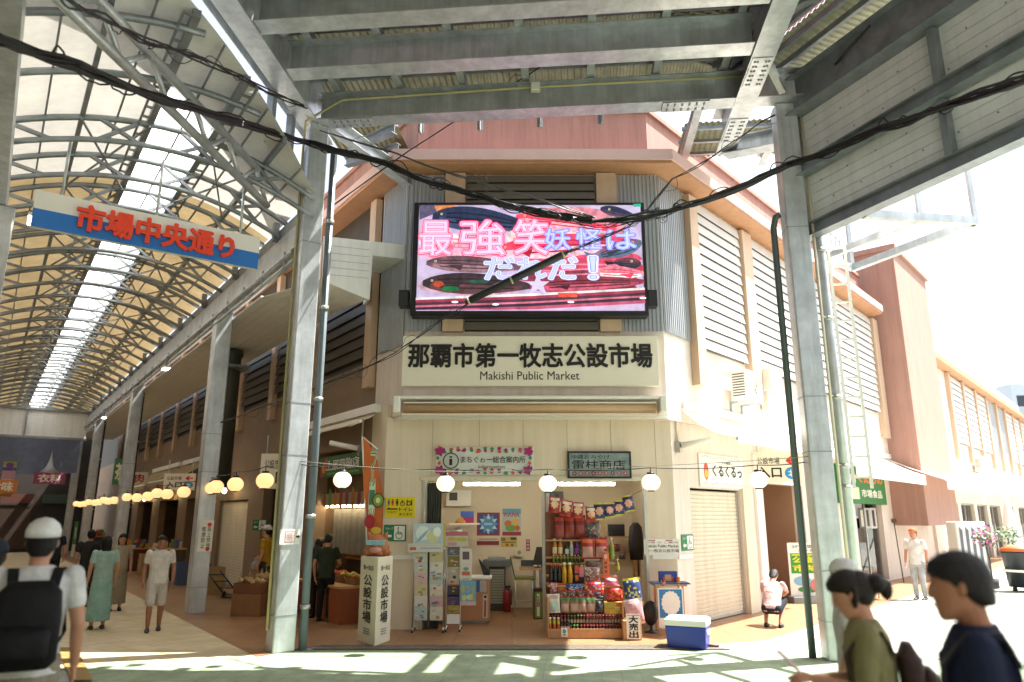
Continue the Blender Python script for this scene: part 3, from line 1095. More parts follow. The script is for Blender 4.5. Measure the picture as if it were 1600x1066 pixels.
def vault(s, q, lift=0.0):
    """q from 0 at the building side to 1 at the far side."""
    x = (q - 0.5) * 2
    return AR.p(s, ZS + RISE * (1 - x * x) + lift, PW * q)


def cut(q):
    """where the vault is cut off by the canopy girder: arcade s of that line at lateral q."""
    p = PW * q
    o = AR.o + nL * p
    d = K0 - o
    # solve o + dL*s on the line K0 + cD*t
    den = dL.x * cD.y - dL.y * cD.x
    return (d.x * cD.y - d.y * cD.x) / den - 0.25


SEC = [0.0, 0.2, 0.40, 0.60, 0.8, 1.0]
SM = 2.3
for k, (q0, q1) in enumerate(zip(SEC[:-1], SEC[1:])):
    m = MB()
    for j in range(4):
        qa, qb = q0 + (q1 - q0) * j / 4, q0 + (q1 - q0) * (j + 1) / 4
        ca, cb = max(cut(qa), -9.0), max(cut(qb), -9.0)
        row = [(ca + (SM - ca) * t_ / 6, cb + (SM - cb) * t_ / 6) for t_ in range(7)] + [(SM + (S1 - SM) * t_ / 24,) * 2 for t_ in range(1, 25)]
        for i in range(len(row) - 1):
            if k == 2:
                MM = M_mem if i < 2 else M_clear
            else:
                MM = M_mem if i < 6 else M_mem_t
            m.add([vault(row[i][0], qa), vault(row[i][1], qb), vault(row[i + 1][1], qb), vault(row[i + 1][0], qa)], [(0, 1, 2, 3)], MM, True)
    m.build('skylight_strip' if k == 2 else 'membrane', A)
for q in SEC[1:-1]:
    m = MB(); m.bar(vault(max(cut(q), -8.5), q, -0.06), vault(S1, q, -0.06), 0.09 if q in (0.4, 0.6) else 0.06, 0.1, M_steel_d); m.build('roof_purlin', A)
# lighter stringers, the rungs along the skylight edges and the wind bracing
for q in (0.1, 0.3, 0.5, 0.7, 0.9):
    m = MB(); m.bar(vault(max(cut(q), -8.5), q, -0.05), vault(S1, q, -0.05), 0.025, 0.03, M_steel_d); m.build('stringer', A)
for q in (0.395, 0.605):
    m = MB()
    m.bar(vault(max(cut(q), -8.5), q + (0.03 if q > .5 else -0.03), -0.12), vault(S1, q + (0.03 if q > .5 else -0.03), -0.12), 0.03, 0.03, M_steel_d)
    for i in range(120):
        s_ = max(cut(q), -8) + 0.3 * i
        m.box(vault(s_, q, -0.13), dL * 0.03, nL * (0.13 if q > .5 else -0.13), Z3 * 0.03, M_steel_d)
    m.build('skylight_rung', A)
m = MB()
for i in range(12):
    s_ = -0.2 + 2.6 * i
    for qa, qb in ((0.2, 0.4), (0.4, 0.2), (0.6, 0.8), (0.8, 0.6)):
        m.bar(vault(s_, qa, -0.16), vault(s_ + 2.6, qb, -0.16), 0.025, 0.025, M_steel_d)
m.build('wind_bracing', A)
# arched trusses every couple of metres
sp = [-5.4 + 1.3125 * i for i in range(32)]
for i, s in enumerate(sp):
    qs = [j / 16 for j in range(17)]
    qs = [q for q in qs if cut(q) < s + 0.05]
    if len(qs) < 3:
        continue
    m = MB()
    m.tube([vault(s, q, -0.10) for q in qs], 0.045, M_steel_d, 6)
    m.build('arch_rib', A)
    if s > -1.0:
        m = MB()
        lo = lambda q: AR.p(s, ZS - 0.42 + RISE * 0.95 * (1 - ((q - 0.5) * 2) ** 2), PW * q)
        m.tube([lo(q) for q in qs], 0.04, M_steel_d, 6)
        for j in range(1, 8):
            q = j / 8
            m.bar(lo(q), vault(s, min(1, q + (0.125 if j % 2 else -0.125)), -0.1), 0.05, 0.05, M_steel_d)
            m.bar(lo(q), vault(s, q, -0.1), 0.04, 0.04, M_steel_d)
        m.build('truss_web', A)
# the edge truss along the canopy girder
m = MB()
e0, e1 = K0 + cD * -9.0 - cX * 0.55, K0 + cD * -0.3 - cX * 0.55
m.tube([e0 + Z3 * 6.85, e1 + Z3 * 6.85], 0.06, M_steel, 10)
m.tube([e0 + Z3 * 7.27, e1 + Z3 * 7.27], 0.06, M_steel, 10)
for i in range(9):
    t = i / 9
    pA, pB = e0.lerp(e1, t), e0.lerp(e1, t + 0.055)
    zA, zB = 6.85, 7.27
    m.tube([pA + Z3 * zA, pB + Z3 * zB], 0.035, M_steel, 8)
    m.tube([pB + Z3 * zB, e0.lerp(e1, t + 0.11) + Z3 * 6.85], 0.035, M_steel, 8)
m.build('edge_truss', A)
for i in range(2):
    b = -0.45 - i * 0.75
    m = MB(); m.box(K0 + cD * b - cX * 0.27 + Z3 * 7.5, cX * 0.1, cD * 0.14, Z3 * 0.91, M_steel_d); m.build('hanger', A)
# eaves beam over the columns, gutter, end screen
m = MB(); m.box(AR.p(-0.1, 6.27, -0.16), dL * 37, nL * 0.3, Z3 * 0.40, M_steel); m.build('eaves_beam', A)
m = MB(); m.box(AR.p(-6.5, 6.27, PW - 0.14), dL * 43.3, nL * 0.3, Z3 * 0.40, M_steel); m.build('eaves_beam', A)
m = MB(); m.box(AR.p(0.3, 6.672, -0.10), dL * 36, nL * 0.22, Z3 * 0.22, M_steel_d); m.build('gutter', A)
for i in range(14):
    s = 1.2 + 2.62 * i
    m = MB(); m.box(AR.p(s, 6.68, 0.13), dL * 0.1, nL * 0.1, Z3 * 0.34, M_steel_d); m.build('strut', A)
m = MB()
for z, d in ((6.16, 0.20), (6.02, 0.16)):
    m.tube([AR.p(0.2, z, d), AR.p(36, z, d)], 0.03, M_steel, 8)
for i in range(30):
    m.box(AR.p(0.6 + i * 1.2, 6.02, 0.17), dL * 0.03, nL * 0.03, Z3 * 0.26, M_steel_d)
m.build('cable_rail', A)
m = MB()
ES = 30.0
for i in range(9):
    m.box(AR.p(ES, 5.6 + i * 0.14, 0.1), nL * (PW - 0.2), dL * 0.03, Z3 * 0.133, M_sid)
m.box(AR.p(ES + 0.031, 5.58, 0.1), nL * (PW - 0.2), dL * 0.02, Z3 * 1.3, M_sid)
m.build('end_screen', A)
m = MB()
m.bar(AR.p(ES - 0.06, 6.9, 0.05), AR.p(ES - 0.06, 6.9, PW), 0.1, 0.12, M_steel_d)
m.bar(AR.p(ES - 0.06, 5.55, 0.05), AR.p(ES - 0.06, 5.55, PW), 0.1, 0.1, M_steel_d)
m.bar(AR.p(ES - 0.06, 5.6, PW * 0.62), AR.p(ES - 0.06, 6.85, PW * 0.62), 0.08, 0.08, M_steel_d, dL)
m.build('end_frame', A)
# soffit boards between the arcade beam and the building, ending in a tapered white fascia by the corner
m = MB()
for i in range(8):
    d = -0.2 - i * 0.205
    m.box(AR.p(3.2, 6.17, d), dL * 33, nL * -0.195, Z3 * 0.03, M_soff)
m.box(AR.p(3.2, 6.205, -0.2), dL * 33, nL * -1.65, Z3 * 0.02, M_soff)
FD, FE = Vector((-3.466, 12.538, 6.096)), Vector((-2.638, 12.795, 5.81))
for i in range(8):
    n0, n1 = FD.lerp(FE, i / 8), FD.lerp(FE, (i + 0.95) / 8)
    g0_, g1_ = AR.p(3.199, 6.17, -0.2 - i * 0.205), AR.p(3.199, 6.17, -0.2 - i * 0.205 - 0.195)
    m.prism([n0, n1, g1_, g0_], Z3 * 0.02, M_soff)
m.build('soffit_board', A)
m = MB()
back = Vector((-0.296, 0.955, 0)) * 0.05
m.prism([Vector(q) for q in ((-3.492, 12.53, 6.939), (-2.018, 12.987, 6.94), (-2.009, 12.99, 6.656), (-2.619, 12.801, 6.663), (-2.638, 12.795, 5.79), (-3.466, 12.538, 6.076))], back, M_soff)
for i in range(5):
    z = 6.20 + i * 0.14
    m.box(Vector((-3.46, 12.535, z)) - back * 0.04, Vector((0.80, 0.249, 0)), back * 0.03, Z3 * 0.006, M_steel_d)
m.build('soffit_fascia', A)
m = MB(); m.prism([Vector((-2.02, 13.0, 6.66)), Vector((-2.619, 12.81, 6.665)), Vector((-2.92, 14.2, 6.67))], Z3 * 0.26, M_soff); m.build('wing_soffit', A)
m = MB(); m.prism([Vector((-2.625, 12.85, 6.66)), Vector((-2.64, 12.85, 5.80)), Vector((-3.0, 14.2, 6.1)), Vector((-2.97, 14.2, 6.66))], Vector((-0.05, 0, 0)), M_soff); m.build('wing_fascia', A)
# dark rainwater pipes behind the arcade columns, a wide dark duct
for i, s in enumerate((5.75, 16.75, 26.5)):
    pipe('drain_pipe', [AR.p(s, 0, -0.25), AR.p(s, 6.1, -0.25)], 0.07, ['dark pipe with a bracket behind the column with the tall notice', 'dark pipe behind the second arcade column', 'dark pipe behind the third arcade column'][i], mat('dark_iron_pipe', '#3c4040', rough=0.5, var=0.15), (2.2, 4.4, 6.0))
t = thing('duct', 'wide dark green ventilation duct rising to the arcade soffit', 'duct', AR.p(8.3, 0.0, -1.0))
m = MB(); m.lathe([(0.26, 2.6), (0.26, 5.95), (0.30, 6.0), (0.30, 6.15)], AR.p(8.3, 0, -1.0), mat('dark_duct', '#4c4f46', rough=0.5, var=0.2), 18); m.build('shaft', t)
m = MB(); m.box(AR.p(7.7, 5.6, -1.35), dL * 1.2, nL * 0.7, Z3 * 0.08, M_steel_d); m.build('bracket', t)
# far-side columns of the arcade
fl = ['tall grey steel column at the mouth of the arcade beyond the street sign', 'grey arcade column of the far row near the end screen']
column(AR.p(1.2, 0, PW - 0.1), dL, 6.27, fl[0], 0.33)
for i in range(3):
    pass

#@@P4
# ------------------------------------------------------------------ signs and fittings on the building
K_INK = C('#16130f', 0.6)
LED = 0.19


def panel(name, label, cat, fr, c0, c1, d=0.02, th=0.03, m=M_white, frame=None, fw=0.03):
    """A flat sign board between two photo corners (lower left, upper right), standing th proud of depth d."""
    a0, b0 = fr.on(c0[0], c0[1], d + th)
    a1, b1 = fr.on(c1[0], c1[1], d + th)
    t = thing(name, label, cat, fr.p((a0 + a1) / 2, b0, d))
    b = MB(); b.fbox(fr, a0, a1, b0, b1, d, d + th, m); b.build('panel', t, min(0.006, th * 0.3))
    if frame:
        b = MB()
        b.fbox(fr, a0 - fw, a1 + fw, b1, b1 + fw, d, d + th + 0.01, frame); b.fbox(fr, a0 - fw, a1 + fw, b0 - fw, b0, d, d + th + 0.01, frame)
        b.fbox(fr, a0 - fw, a0, b0, b1, d, d + th + 0.01, frame); b.fbox(fr, a1, a1 + fw, b0, b1, d, d + th + 0.01, frame)
        b.build('frame', t)
    return t, a0, b0, a1, b1, Dec(fr, d + th + 0.002)


# main name board
t, a0, b0, a1, b1, D = panel('name_board', 'wide cream name board with bold black market name under the video screen', 'sign board', FU, (627, 603), (1027, 525), 0.02, 0.16, mat('cream_sign_face', '#efe7d4', rough=0.5, var=0.02))
W, H = a1 - a0, b1 - b0
m = MB(); write(m, '那覇市第一牧志公設市場', FU, a0 + 0.025 * W, b0 + 0.37 * H, 0.95 * W, 0.47 * H, K_INK, 0.184, 0.029, 0.012); m.build('name_lettering', t)
m = MB(); write(m, 'Makishi Public Market', FU, a0 + 0.305 * W, b0 + 0.12 * H, 0.385 * W, 0.165 * H, K_INK, 0.183, 0.004); m.build('small_lettering', t)

# video screen
VD = 0.42
a0, b0 = FU.on(641, 493, VD)
a1, b1 = FU.on(1006, 317, VD)
t = thing('video_screen', 'large lit video screen of fish and neon writing on the building corner', 'screen', FU.p(0.3, b0, 0.1))
m = MB(); m.fbox(FU, a0, a1, b0, b1, 0.15, VD, M_black); m.build('housing', t, 0.01)
x0, x1, y0, y1 = a0 + 0.10, a1 - 0.07, b0 + 0.08, b1 - 0.05
SV = Fr(FU.p(x0, y0, VD + 0.003), (1, 0, 0), (0, -1, 0))
SW, SH = x1 - x0, y1 - y0
m = MB(); m.poly([SV.p(0, 0), SV.p(SW, 0), SV.p(SW, SH), SV.p(0, SH)], mat('screen_lilac', '#c3b4d6', rough=0.4, var=0.25, scale=2.5, emit=LED)); m.build('screen_face', t)
m = MB()
m.fbox(FU, a0 + 0.02, a1 - 0.02, b0 + 0.02, y0 - 0.003, VD + 0.001, VD + 0.03, M_black); m.fbox(FU, a0 + 0.02, a1 - 0.02, y1 + 0.003, b1 - 0.01, VD + 0.001, VD + 0.03, M_black)
m.fbox(FU, a0 + 0.02, x0 - 0.003, y0 - 0.003, y1 + 0.003, VD + 0.001, VD + 0.03, M_black); m.fbox(FU, x1 + 0.003, a1 - 0.02, y0 - 0.003, y1 + 0.003, VD + 0.001, VD + 0.03, M_black)
m.build('bezel', t)


def eg(h, k=1.0, sc=9.0, var=0.5):
    return mat('screen_%s_%d' % (h, int(k * 100)), h, rough=0.5, var=var, scale=sc, emit=LED * k)


D = Dec(SV, 0.002, 0.0006)


def sx(x):
    return (x - 50) / 1465.0 * SW


def sy(y):
    return (1 - (y - 50) / 690.0) * SH


def sp_(*pts):
    return [(min(max(sx(x), 0.0), SW), min(max(sy(y), 0.0), SH)) for x, y in pts]


def fish(x0, y0, x1, y1, wd, cols, tail=True):
    wd *= 1.22
    n = 14
    top, bot = [], []
    L = math.hypot(x1 - x0, y1 - y0)
    ux, uy = (x1 - x0) / L, (y1 - y0) / L
    for i in range(n + 1):
        q = i / n
        h = wd * (math.sin(math.pi * min(1, q * 0.92 + 0.02)) ** 0.6) * (1 - 0.45 * q)
        cx, cy = x0 + (x1 - x0) * q, y0 + (y1 - y0) * q
        top.append((cx + uy * h, cy - ux * h)); bot.append((cx - uy * h * 0.8, cy + ux * h * 0.8))
    D.poly(sp_(*(top + bot[::-1])), cols[0])
    mid = [(p[0] * 0.45 + b[0] * 0.55, p[1] * 0.45 + b[1] * 0.55) for p, b in zip(top, bot)]
    D.poly(sp_(*(mid[1:-1] + bot[1:-1][::-1])), cols[1])
    for j in range(3):
        f = 0.25 + 0.22 * j
        l1 = [(p[0] * (1 - f) + b[0] * f, p[1] * (1 - f) + b[1] * f) for p, b in zip(top, bot)][2:-2]
        l2 = [(x, y + wd * 0.10) for x, y in l1]
        D.poly(sp_(*(l1 + l2[::-1])), cols[2])
    if tail:
        D.poly(sp_((x1 - ux * 30, y1 - 8), (x1 + ux * 60 + uy * 50, y1 + uy * 60 - ux * 50), (x1 + ux * 45, y1 + uy * 45), (x1 + ux * 60 - uy * 50, y1 + uy * 60 + ux * 50), (x1 - ux * 30, y1 + 8)), cols[0])
    D.poly(sp_((x0 + ux * 140, y0 + uy * 140 + 5), (x0 + ux * 220, y0 + uy * 220 + wd * 0.5), (x0 + ux * 240, y0 + uy * 240)), cols[2])
    ex, ey = x0 + ux * 60, y0 + uy * 60 - wd * 0.2
    D.oval(sx(ex), sy(ey), 0.022, 0.022, eg('#d8c8a0', 1, 9, .05)); D.oval(sx(ex), sy(ey), 0.011, 0.011, eg('#101018', .6, 9, .05))


for (xa, ya, xb, yb, c) in ((600, 60, 1500, 320, '#e88a9c'), (700, 330, 1530, 480, '#d85070'), (50, 330, 620, 420, '#d8a8b8'), (620, 440, 1530, 640, '#a04860'), (50, 520, 820, 650, '#c8a0b4'), (900, 180, 1300, 260, '#f4d0d8'), (620, 200, 760, 330, '#f0e4f0'), (1050, 560, 1500, 620, '#7c3448')):
    rq = random.Random(xa + ya)
    D.poly(sp_(*[((xa + xb) / 2 + (xb - xa) / 2 * math.cos(k_ * .449) * rq.uniform(.8, 1.05), (ya + yb) / 2 + (yb - ya) / 2 * math.sin(k_ * .449) * rq.uniform(.75, 1.1)) for k_ in range(14)]), eg(c, 1, 7))
fish(1250, 75, 1480, 130, 40, (eg('#2c3050'), eg('#54405a'), eg('#1b2238')), False)
D.poly(sp_((50, 50), (210, 50), (150, 110), (55, 150)), eg('#5a5470')); D.poly(sp_((150, 55), (300, 50), (240, 85), (170, 100)), eg('#e08050'))
fish(690, 130, 1300, 210, 62, (eg('#e8475f', 1.2), eg('#f0a0b0', 1.2), eg('#c22b48')))
fish(140, 130, 760, 190, 95, (eg('#27324f'), eg('#3c4a70'), eg('#161d36')), False)
fish(60, 300, 620, 330, 70, (eg('#f4c8d6', 1.2), eg('#e99ab4', 1.2), eg('#d8708c')), False)
fish(560, 360, 1460, 300, 90, (eg('#e0405c', 1.2), eg('#f6b4c2', 1.2), eg('#a8203c')), False)
fish(700, 500, 1520, 470, 85, (eg('#c04058'), eg('#7a3848'), eg('#e88098')), False)
fish(1510, 300, 1200, 390, 60, (eg('#5b6c86'), eg('#8c5a74'), eg('#2d3a48')))
fish(1500, 440, 1330, 430, 42, (eg('#3a3040'), eg('#6c4254'), eg('#201c28')), False)
fish(1210, 500, 1520, 510, 48, (eg('#f07890', 1.2), eg('#ffd8dc', 1.2), eg('#d84060')), False)
fish(110, 440, 720, 470, 62, (eg('#6a4c58'), eg('#94707c'), eg('#402c36')), False)
fish(90, 570, 780, 590, 78, (eg('#3c2e34'), eg('#5c3a40'), eg('#281e26')), False)
D.oval(sx(270), sy(605), 0.16, 0.05, eg('#1c6c3c')); D.oval(sx(190), sy(575), 0.10, 0.06, eg('#b04830')); D.oval(sx(450), sy(560), 0.2, 0.04, eg('#2c4c40'))
fish(800, 590, 1530, 560, 52, (eg('#8c3448'), eg('#b8506a'), eg('#401824')), False)
for i, (yt, yb, c) in enumerate(((640, 655, '#f0e8f4'), (655, 672, '#a03450'), (672, 690, '#4a2c40'), (690, 702, '#c86a84'), (702, 720, '#382838'), (720, 740, '#b45070'))):
    D.poly(sp_((50, yt + 22), (800, yt - 4), (1530, yt - 42), (1530, yb - 42), (800, yb - 4), (50, yb + 22)), eg(c, 1, 4))
D.rect(sx(960), sx(1080), sy(660), sy(632), eg('#e0503c', 1.1))
for x, y in ((1040, 690), (1500, 665), (560, 705), (300, 690)):
    D.oval(sx(x), sy(y), 0.06, 0.02, eg('#ffffff', 1.3, 9, 0.02))
D.poly(sp_((830, 510), (850, 560), (905, 560), (865, 590), (885, 640), (830, 610), (775, 640), (795, 590), (755, 560), (810, 560)), eg('#c4b8e4', 1.2, 9, .05))
D.text('那覇市第一牧志公設市場', sx(1215), sy(64), 0.36, 0.03, eg('#303018', .6, 9, .05), 0.01)
D.rect(sx(1465), sx(1515), sy(72), sy(52), eg('#30a890', 1.1))
art = D.build('screen_picture', t)
D = Dec(SV, 0.032, 0.0012)
PKO, PKI, BLO, BLI, WHI = eg('#ee2a5c', 1.35, 9, .05), eg('#e6c4ea', 1.1, 9, .05), eg('#4a58d8', 1.2, 9, .05), eg('#bcc6f6', 1.1, 9, .05), eg('#f0ecff', 1.15, 9, .03)
for ch, x, w, y0_, y1_ in (('最', 62, 205, 385, 165), ('強', 330, 285, 385, 160), ('笑', 680, 215, 380, 155)):
    for bo, mm in ((0.062, PKO), (0.036, PKI), (0.020, PKO), (0.004, PKI)):
        D.text(ch, sx(x), sy(y0_), w / 1465 * SW, (y0_ - y1_) / 690 * SH, mm, bo)
for ch, x, w, y0_, y1_ in (('妖', 880, 165, 350, 215), ('怪', 1085, 160, 350, 215), ('は', 1285, 185, 350, 225), ('だ', 490, 185, 545, 405), ('れ', 700, 180, 540, 405), ('だ', 900, 185, 545, 405), ('！', 1165, 45, 545, 400)):
    for bo, mm in ((0.055, BLO if y0_ < 400 else BLI), (0.032, BLI if y0_ < 400 else WHI), (0.014, BLO), (0.0, BLI)):
        D.text(ch, sx(x), sy(y0_), w / 1465 * SW, (y0_ - y1_) / 690 * SH, mm, bo)
D.build('screen_lettering', t)
for i, (px, lb) in enumerate(((631, 'small black loudspeaker on the west edge of the video screen'), (1019, 'small black loudspeaker on the east edge of the video screen'))):
    a, b = FU.on(px, 480, 0.35)
    q = thing('loudspeaker', lb, 'speaker', FU.p(a, b, 0.3))
    m = MB(); m.fbox(FU, a - 0.09, a + 0.09, b, b + 0.31, 0.22, 0.42, M_black); m.build('cabinet', q, 0.01)
    m = MB(); m.fbox(FU, a - 0.07, a + 0.07, b + 0.02, b + 0.29, 0.421, 0.43, C('#26262a')); m.build('grille', q)
    m = MB(); m.fbox(FU, a - 0.04, a + 0.04, b + 0.1, b + 0.2, 0.0, 0.22, M_steel_d); m.build('bracket', q)

# retracted awning over the information desk
M_roll = mat('beige_awning_roll', '#c7a67e', rough=0.7, var=0.06)
t = thing('awning', 'retracted beige roller awning in a white cassette above the information counter', 'awning', FU.p(0.3, 3.7, 0.3), 'awnings round the market')
a0, zt = FU.on(626, 619, 0.3); a1, _ = FU.on(1030, 619, 0.3); _, zb = FU.on(800, 645, 0.3)
m = MB(); m.fbox(FU, a0, a1, zt - 0.05, zt, 0.02, 0.34, M_white); m.build('cassette', t, 0.008)
m = MB(); m.tube([FU.p(a0 + 0.05, zb + 0.09, 0.16), FU.p(a1 - 0.05, zb + 0.09, 0.16)], 0.10, M_roll, 14); m.build('fabric_roll', t)
m = MB(); m.fbox(FU, a0 + 0.03, a1 - 0.03, zb - 0.05, zb - 0.01, 0.22, 0.30, M_cream); m.fbox(FU, a0 + 0.06, a1 - 0.06, zb + 0.17, zb + 0.19, 0.26, 0.3, M_white); m.build('front_bar', t)
for a in (a0 - 0.12, a1):
    m = MB(); m.fbox(FU, a, a + 0.12, zb + 0.0, zt, 0.04, 0.36, M_white); m.build('end_cap', t, 0.02)


def awning(label, fr, s0, s1, zt, zf, dd, mf, val=0.22, group='awnings round the market', slack=0.05):
    t = thing('awning', label, 'awning', fr.p((s0 + s1) / 2, zt, 0), group)
    m = MB()
    fn = lambda u, v: fr.p(s0 + (s1 - s0) * u, zt + (zf - zt) * v - slack * math.sin(math.pi * v), 0.06 + (dd - 0.06) * v)
    m.grid(fn, 10, 8, mf)
    m.grid(lambda u, v: fr.p(s0 + (s1 - s0) * u, zf - 0.04 - val * v, dd + 0.012 + 0.006 * math.sin(u * 40) * v), 40, 2, mf)
    m.build('fabric', t)
    m = MB(); m.fbox(fr, s0, s1, zf - 0.05, zf + 0.01, dd - 0.04, dd + 0.01, M_white); m.build('front_bar', t)
    m = MB(); m.fbox(fr, s0, s1, zt - 0.02, zt + 0.14, 0.005, 0.16, M_white); m.build('cassette', t, 0.01)
    for s in (s0 + 0.5, s1 - 0.5):
        m = MB(); m.bar(fr.p(s, zt - 0.08, 0.1), fr.p(s + (0.4 if s < (s0 + s1) / 2 else -0.4), (zt + zf) / 2 - 0.1, dd * 0.55), 0.04, 0.04, M_white)
        m.bar(fr.p(s + (0.4 if s < (s0 + s1) / 2 else -0.4), (zt + zf) / 2 - 0.1, dd * 0.55), fr.p(s, zf - 0.03, dd - 0.03), 0.04, 0.04, M_white); m.build('folding_arm', t)
    return t


M_awn = mat('white_awning_canvas', '#e9e4d8', rough=0.8, var=0.04, trans=0.15)
M_awt = mat('tan_awning_canvas', '#9c8660', rough=0.8, var=0.08)
awning('white canvas awning over the closed shutter beside the corner', RL, 0.28, 5.6, 3.86, 3.25, 1.15, M_awn, 0.05, slack=0.12)
awning('white canvas awning above the green shop sign', RL, 6.6, 13.4, 3.72, 3.12, 1.2, M_awn, 0.25)
awning('long white awning running past the terracotta shaft', RL, 13.5, 21.6, 3.72, 3.0, 1.75, M_awn, 0.26)
awning('white awning over the flower shop doors beyond the shaft', RU, 22.2, 30.5, 3.7, 3.1, 1.5, M_awn, 0.25)
awning('white awning at the far end of the side street', RU, 31.0, 45.0, 3.7, 3.1, 1.5, M_awn, 0.25)
awning('half retracted cream awning above the fruit shop', LL, 0.25, 3.6, 3.80, 3.62, 0.42, M_cream, 0.03)
awning('tan canvas awning over the shops deep in the arcade', LL, 11.9, 16.2, 3.7, 3.05, 1.2, M_awt, 0.12)
awning('brown canvas awning beyond the tan one in the arcade', LL, 16.8, 22.0, 3.7, 3.0, 1.25, M_awt, 0.12)

# air conditioners
def ac(label, fr, s, z, w=0.8, h=0.62, dp=0.34, m=M_white):
    t = thing('air_conditioner', label, 'air conditioner', fr.p(s, z, 0))
    b = MB(); b.fbox(fr, s, s + w, z, z + h, 0.10, 0.10 + dp, m); b.build('casing', t, 0.015)
    b = MB()
    for i in range(9):
        b.fbox(fr, s - 0.004, s - 0.001, z + 0.08 + i * 0.055, z + 0.105 + i * 0.055, 0.14, 0.40, C('#5a5852'))
    b.build('side_grille', t)
    b = MB(); b.lathe([(0.23, 0), (0.23, 0.012), (0.20, 0.015), (0.20, 0.004)], fr.p(s + w * 0.58, z + h / 2, 0.10 + dp), C('#c9c6bc'), 24, fr.n)
    for r in (0.06, 0.11, 0.16):
        b.lathe([(r, 0.004), (r + 0.008, 0.016), (r + 0.016, 0.004)], fr.p(s + w * 0.58, z + h / 2, 0.10 + dp), C('#d9d6cc'), 20, fr.n)
    b.build('fan_grille', t)
    b = MB()
    for a in (s + 0.12, s + w - 0.16):
        b.fbox(fr, a, a + 0.04, z - 0.05, z - 0.005, 0.0, 0.5, M_steel); b.fbox(fr, a, a + 0.04, z - 0.3, z - 0.051, 0.001, 0.04, M_steel)
    b.build('wall_bracket', t)
    return t


sa, za = RU.on(1150, 628, 0.3)
ac('white air conditioner unit with round fan on the sunlit wall beside the column', RU, sa + 0.25, za + 0.08)
t = thing('duct_box', 'pale boxed duct on the sunlit wall behind the air conditioner', 'duct', RU.p(4.1, 4.6, 0))
m = MB(); m.fbox(RU, 4.05, 4.75, 4.62, 5.12, 0.02, 0.34, M_upper); m.build('box', t, 0.02)
m = MB(); m.fbox(RU, 4.2, 4.6, 4.2, 4.615, 0.02, 0.2, M_upper); m.build('spigot', t, 0.01)
ac('small white air conditioner on the far wing above the flower shop awning', RU, 28.5, 3.95, 1.0, 0.7)

# floodlights on brackets at the corners
for fr, pa, pb, lb in ((RL, (1068, 700), (1086, 690), 'white tubular lamp on a bracket by the corner above the shutter'), (LL, (556, 705), (570, 712), 'white tubular lamp on a bracket above the orange flag')):
    a, b = fr.on(*pa, 0.15)
    t = thing('wall_lamp', lb, 'lamp', fr.p(a, b, 0))
    m = MB(); m.fbox(fr, a - 0.05, a + 0.05, b - 0.08, b + 0.12, 0.002, 0.1, M_alu); m.build('base', t)
    m = MB(); m.tube([fr.p(a, b + 0.05, 0.1), fr.p(a + 0.32, b + 0.16, 0.55)], 0.05, M_white, 12); m.build('lamp_head', t)
    m = MB(); m.tube([fr.p(a, b + 0.12, 0.03), fr.p(a, b + 0.6, 0.03), fr.p(a + 0.12, b + 0.75, 0.03), fr.p(a + 1.3, b + 0.74, 0.03)], 0.02, M_shut, 8); m.build('conduit', t)

# information sign
t, a0, b0, a1, b1, D = panel('information_sign', 'white information sign with a bright leaf border above the counter', 'sign', FL, (680, 742), (833, 699), 0.005, 0.02, mat('sign_white', '#d8dcd6', var=0.02))
W, H = a1 - a0, b1 - b0
cols = [C('#a0206e'), C('#c85a28'), C('#2f8a5c')]
rr = random.Random(3)
for i in range(26):
    q = i / 26
    for yy, sg in ((b1 - 0.05, 1), (b0 + 0.05, -1)):
        D.leaf(a0 + 0.05 + q * (W - 0.13), yy + rr.uniform(-.02, .02), rr.uniform(.06, .1), 0.07, rr.uniform(-.7, .7) + (0 if i % 2 else 3.14), cols[(i + (sg > 0)) % 3])
for i in range(5):
    for xx in (a0 + 0.06, a1 - 0.06):
        D.leaf(xx, b0 + 0.08 + i * 0.09, 0.08, 0.06, rr.uniform(0.8, 2.2), cols[i % 3])
for cx, cy in ((a0 + .09, b0 + .08), (a1 - .1, b0 + .08), (a0 + .08, b1 - .08), (a1 - .09, b1 - .08)):
    for k in range(5):
        D.leaf(cx, cy, 0.10, 0.07, k * 1.256, cols[0])
D.ring(a0 + 0.16 * W, b0 + 0.5 * H, 0.125, 0.145, K_INK)
D.text('i', a0 + 0.145 * W, b0 + 0.34 * H, 0.05, 0.32 * H, K_INK, 0.012)
D.text('まちぐゎー総合案内所', a0 + 0.26 * W, b0 + 0.42 * H, 0.66 * W, 0.24 * H, K_INK, 0.015)
D.text('information', a0 + 0.44 * W, b0 + 0.23 * H, 0.27 * W, 0.11 * H, K_INK, 0.005)
D.build('sign_print', t)

# weathered hand-painted shop board
t, a0, b0, a1, b1, D = panel('shop_board', 'weathered blue grey hand painted shop board above the snack rack', 'sign', FL, (890, 745), (983, 708), 0.02, 0.05, mat('weathered_board', '#7f9192', var=0.3, scale=5), C('#1b1a18'), 0.03)
W, H = a1 - a0, b1 - b0
D.text('沖縄おみやげ', a0 + .02 * W, b0 + .74 * H, .66 * W, .19 * H, C('#1c3238'), 0.01)
D.text('雷柱商店', a0 + .05 * W, b0 + .32 * H, .88 * W, .38 * H, K_INK, 0.012)
for i in range(9):
    x = a0 + (0.08 + i * 0.105) * W
    for k in range(5):
        D.leaf(x, b0 + .14 * H, .05, .035, k * 1.256 + i, C('#a2585c') if i % 3 else C('#7c3a4a'))
    D.oval(x, b0 + .14 * H, .012, .012, C('#d8c8a0'))
D.build('sign_print', t)

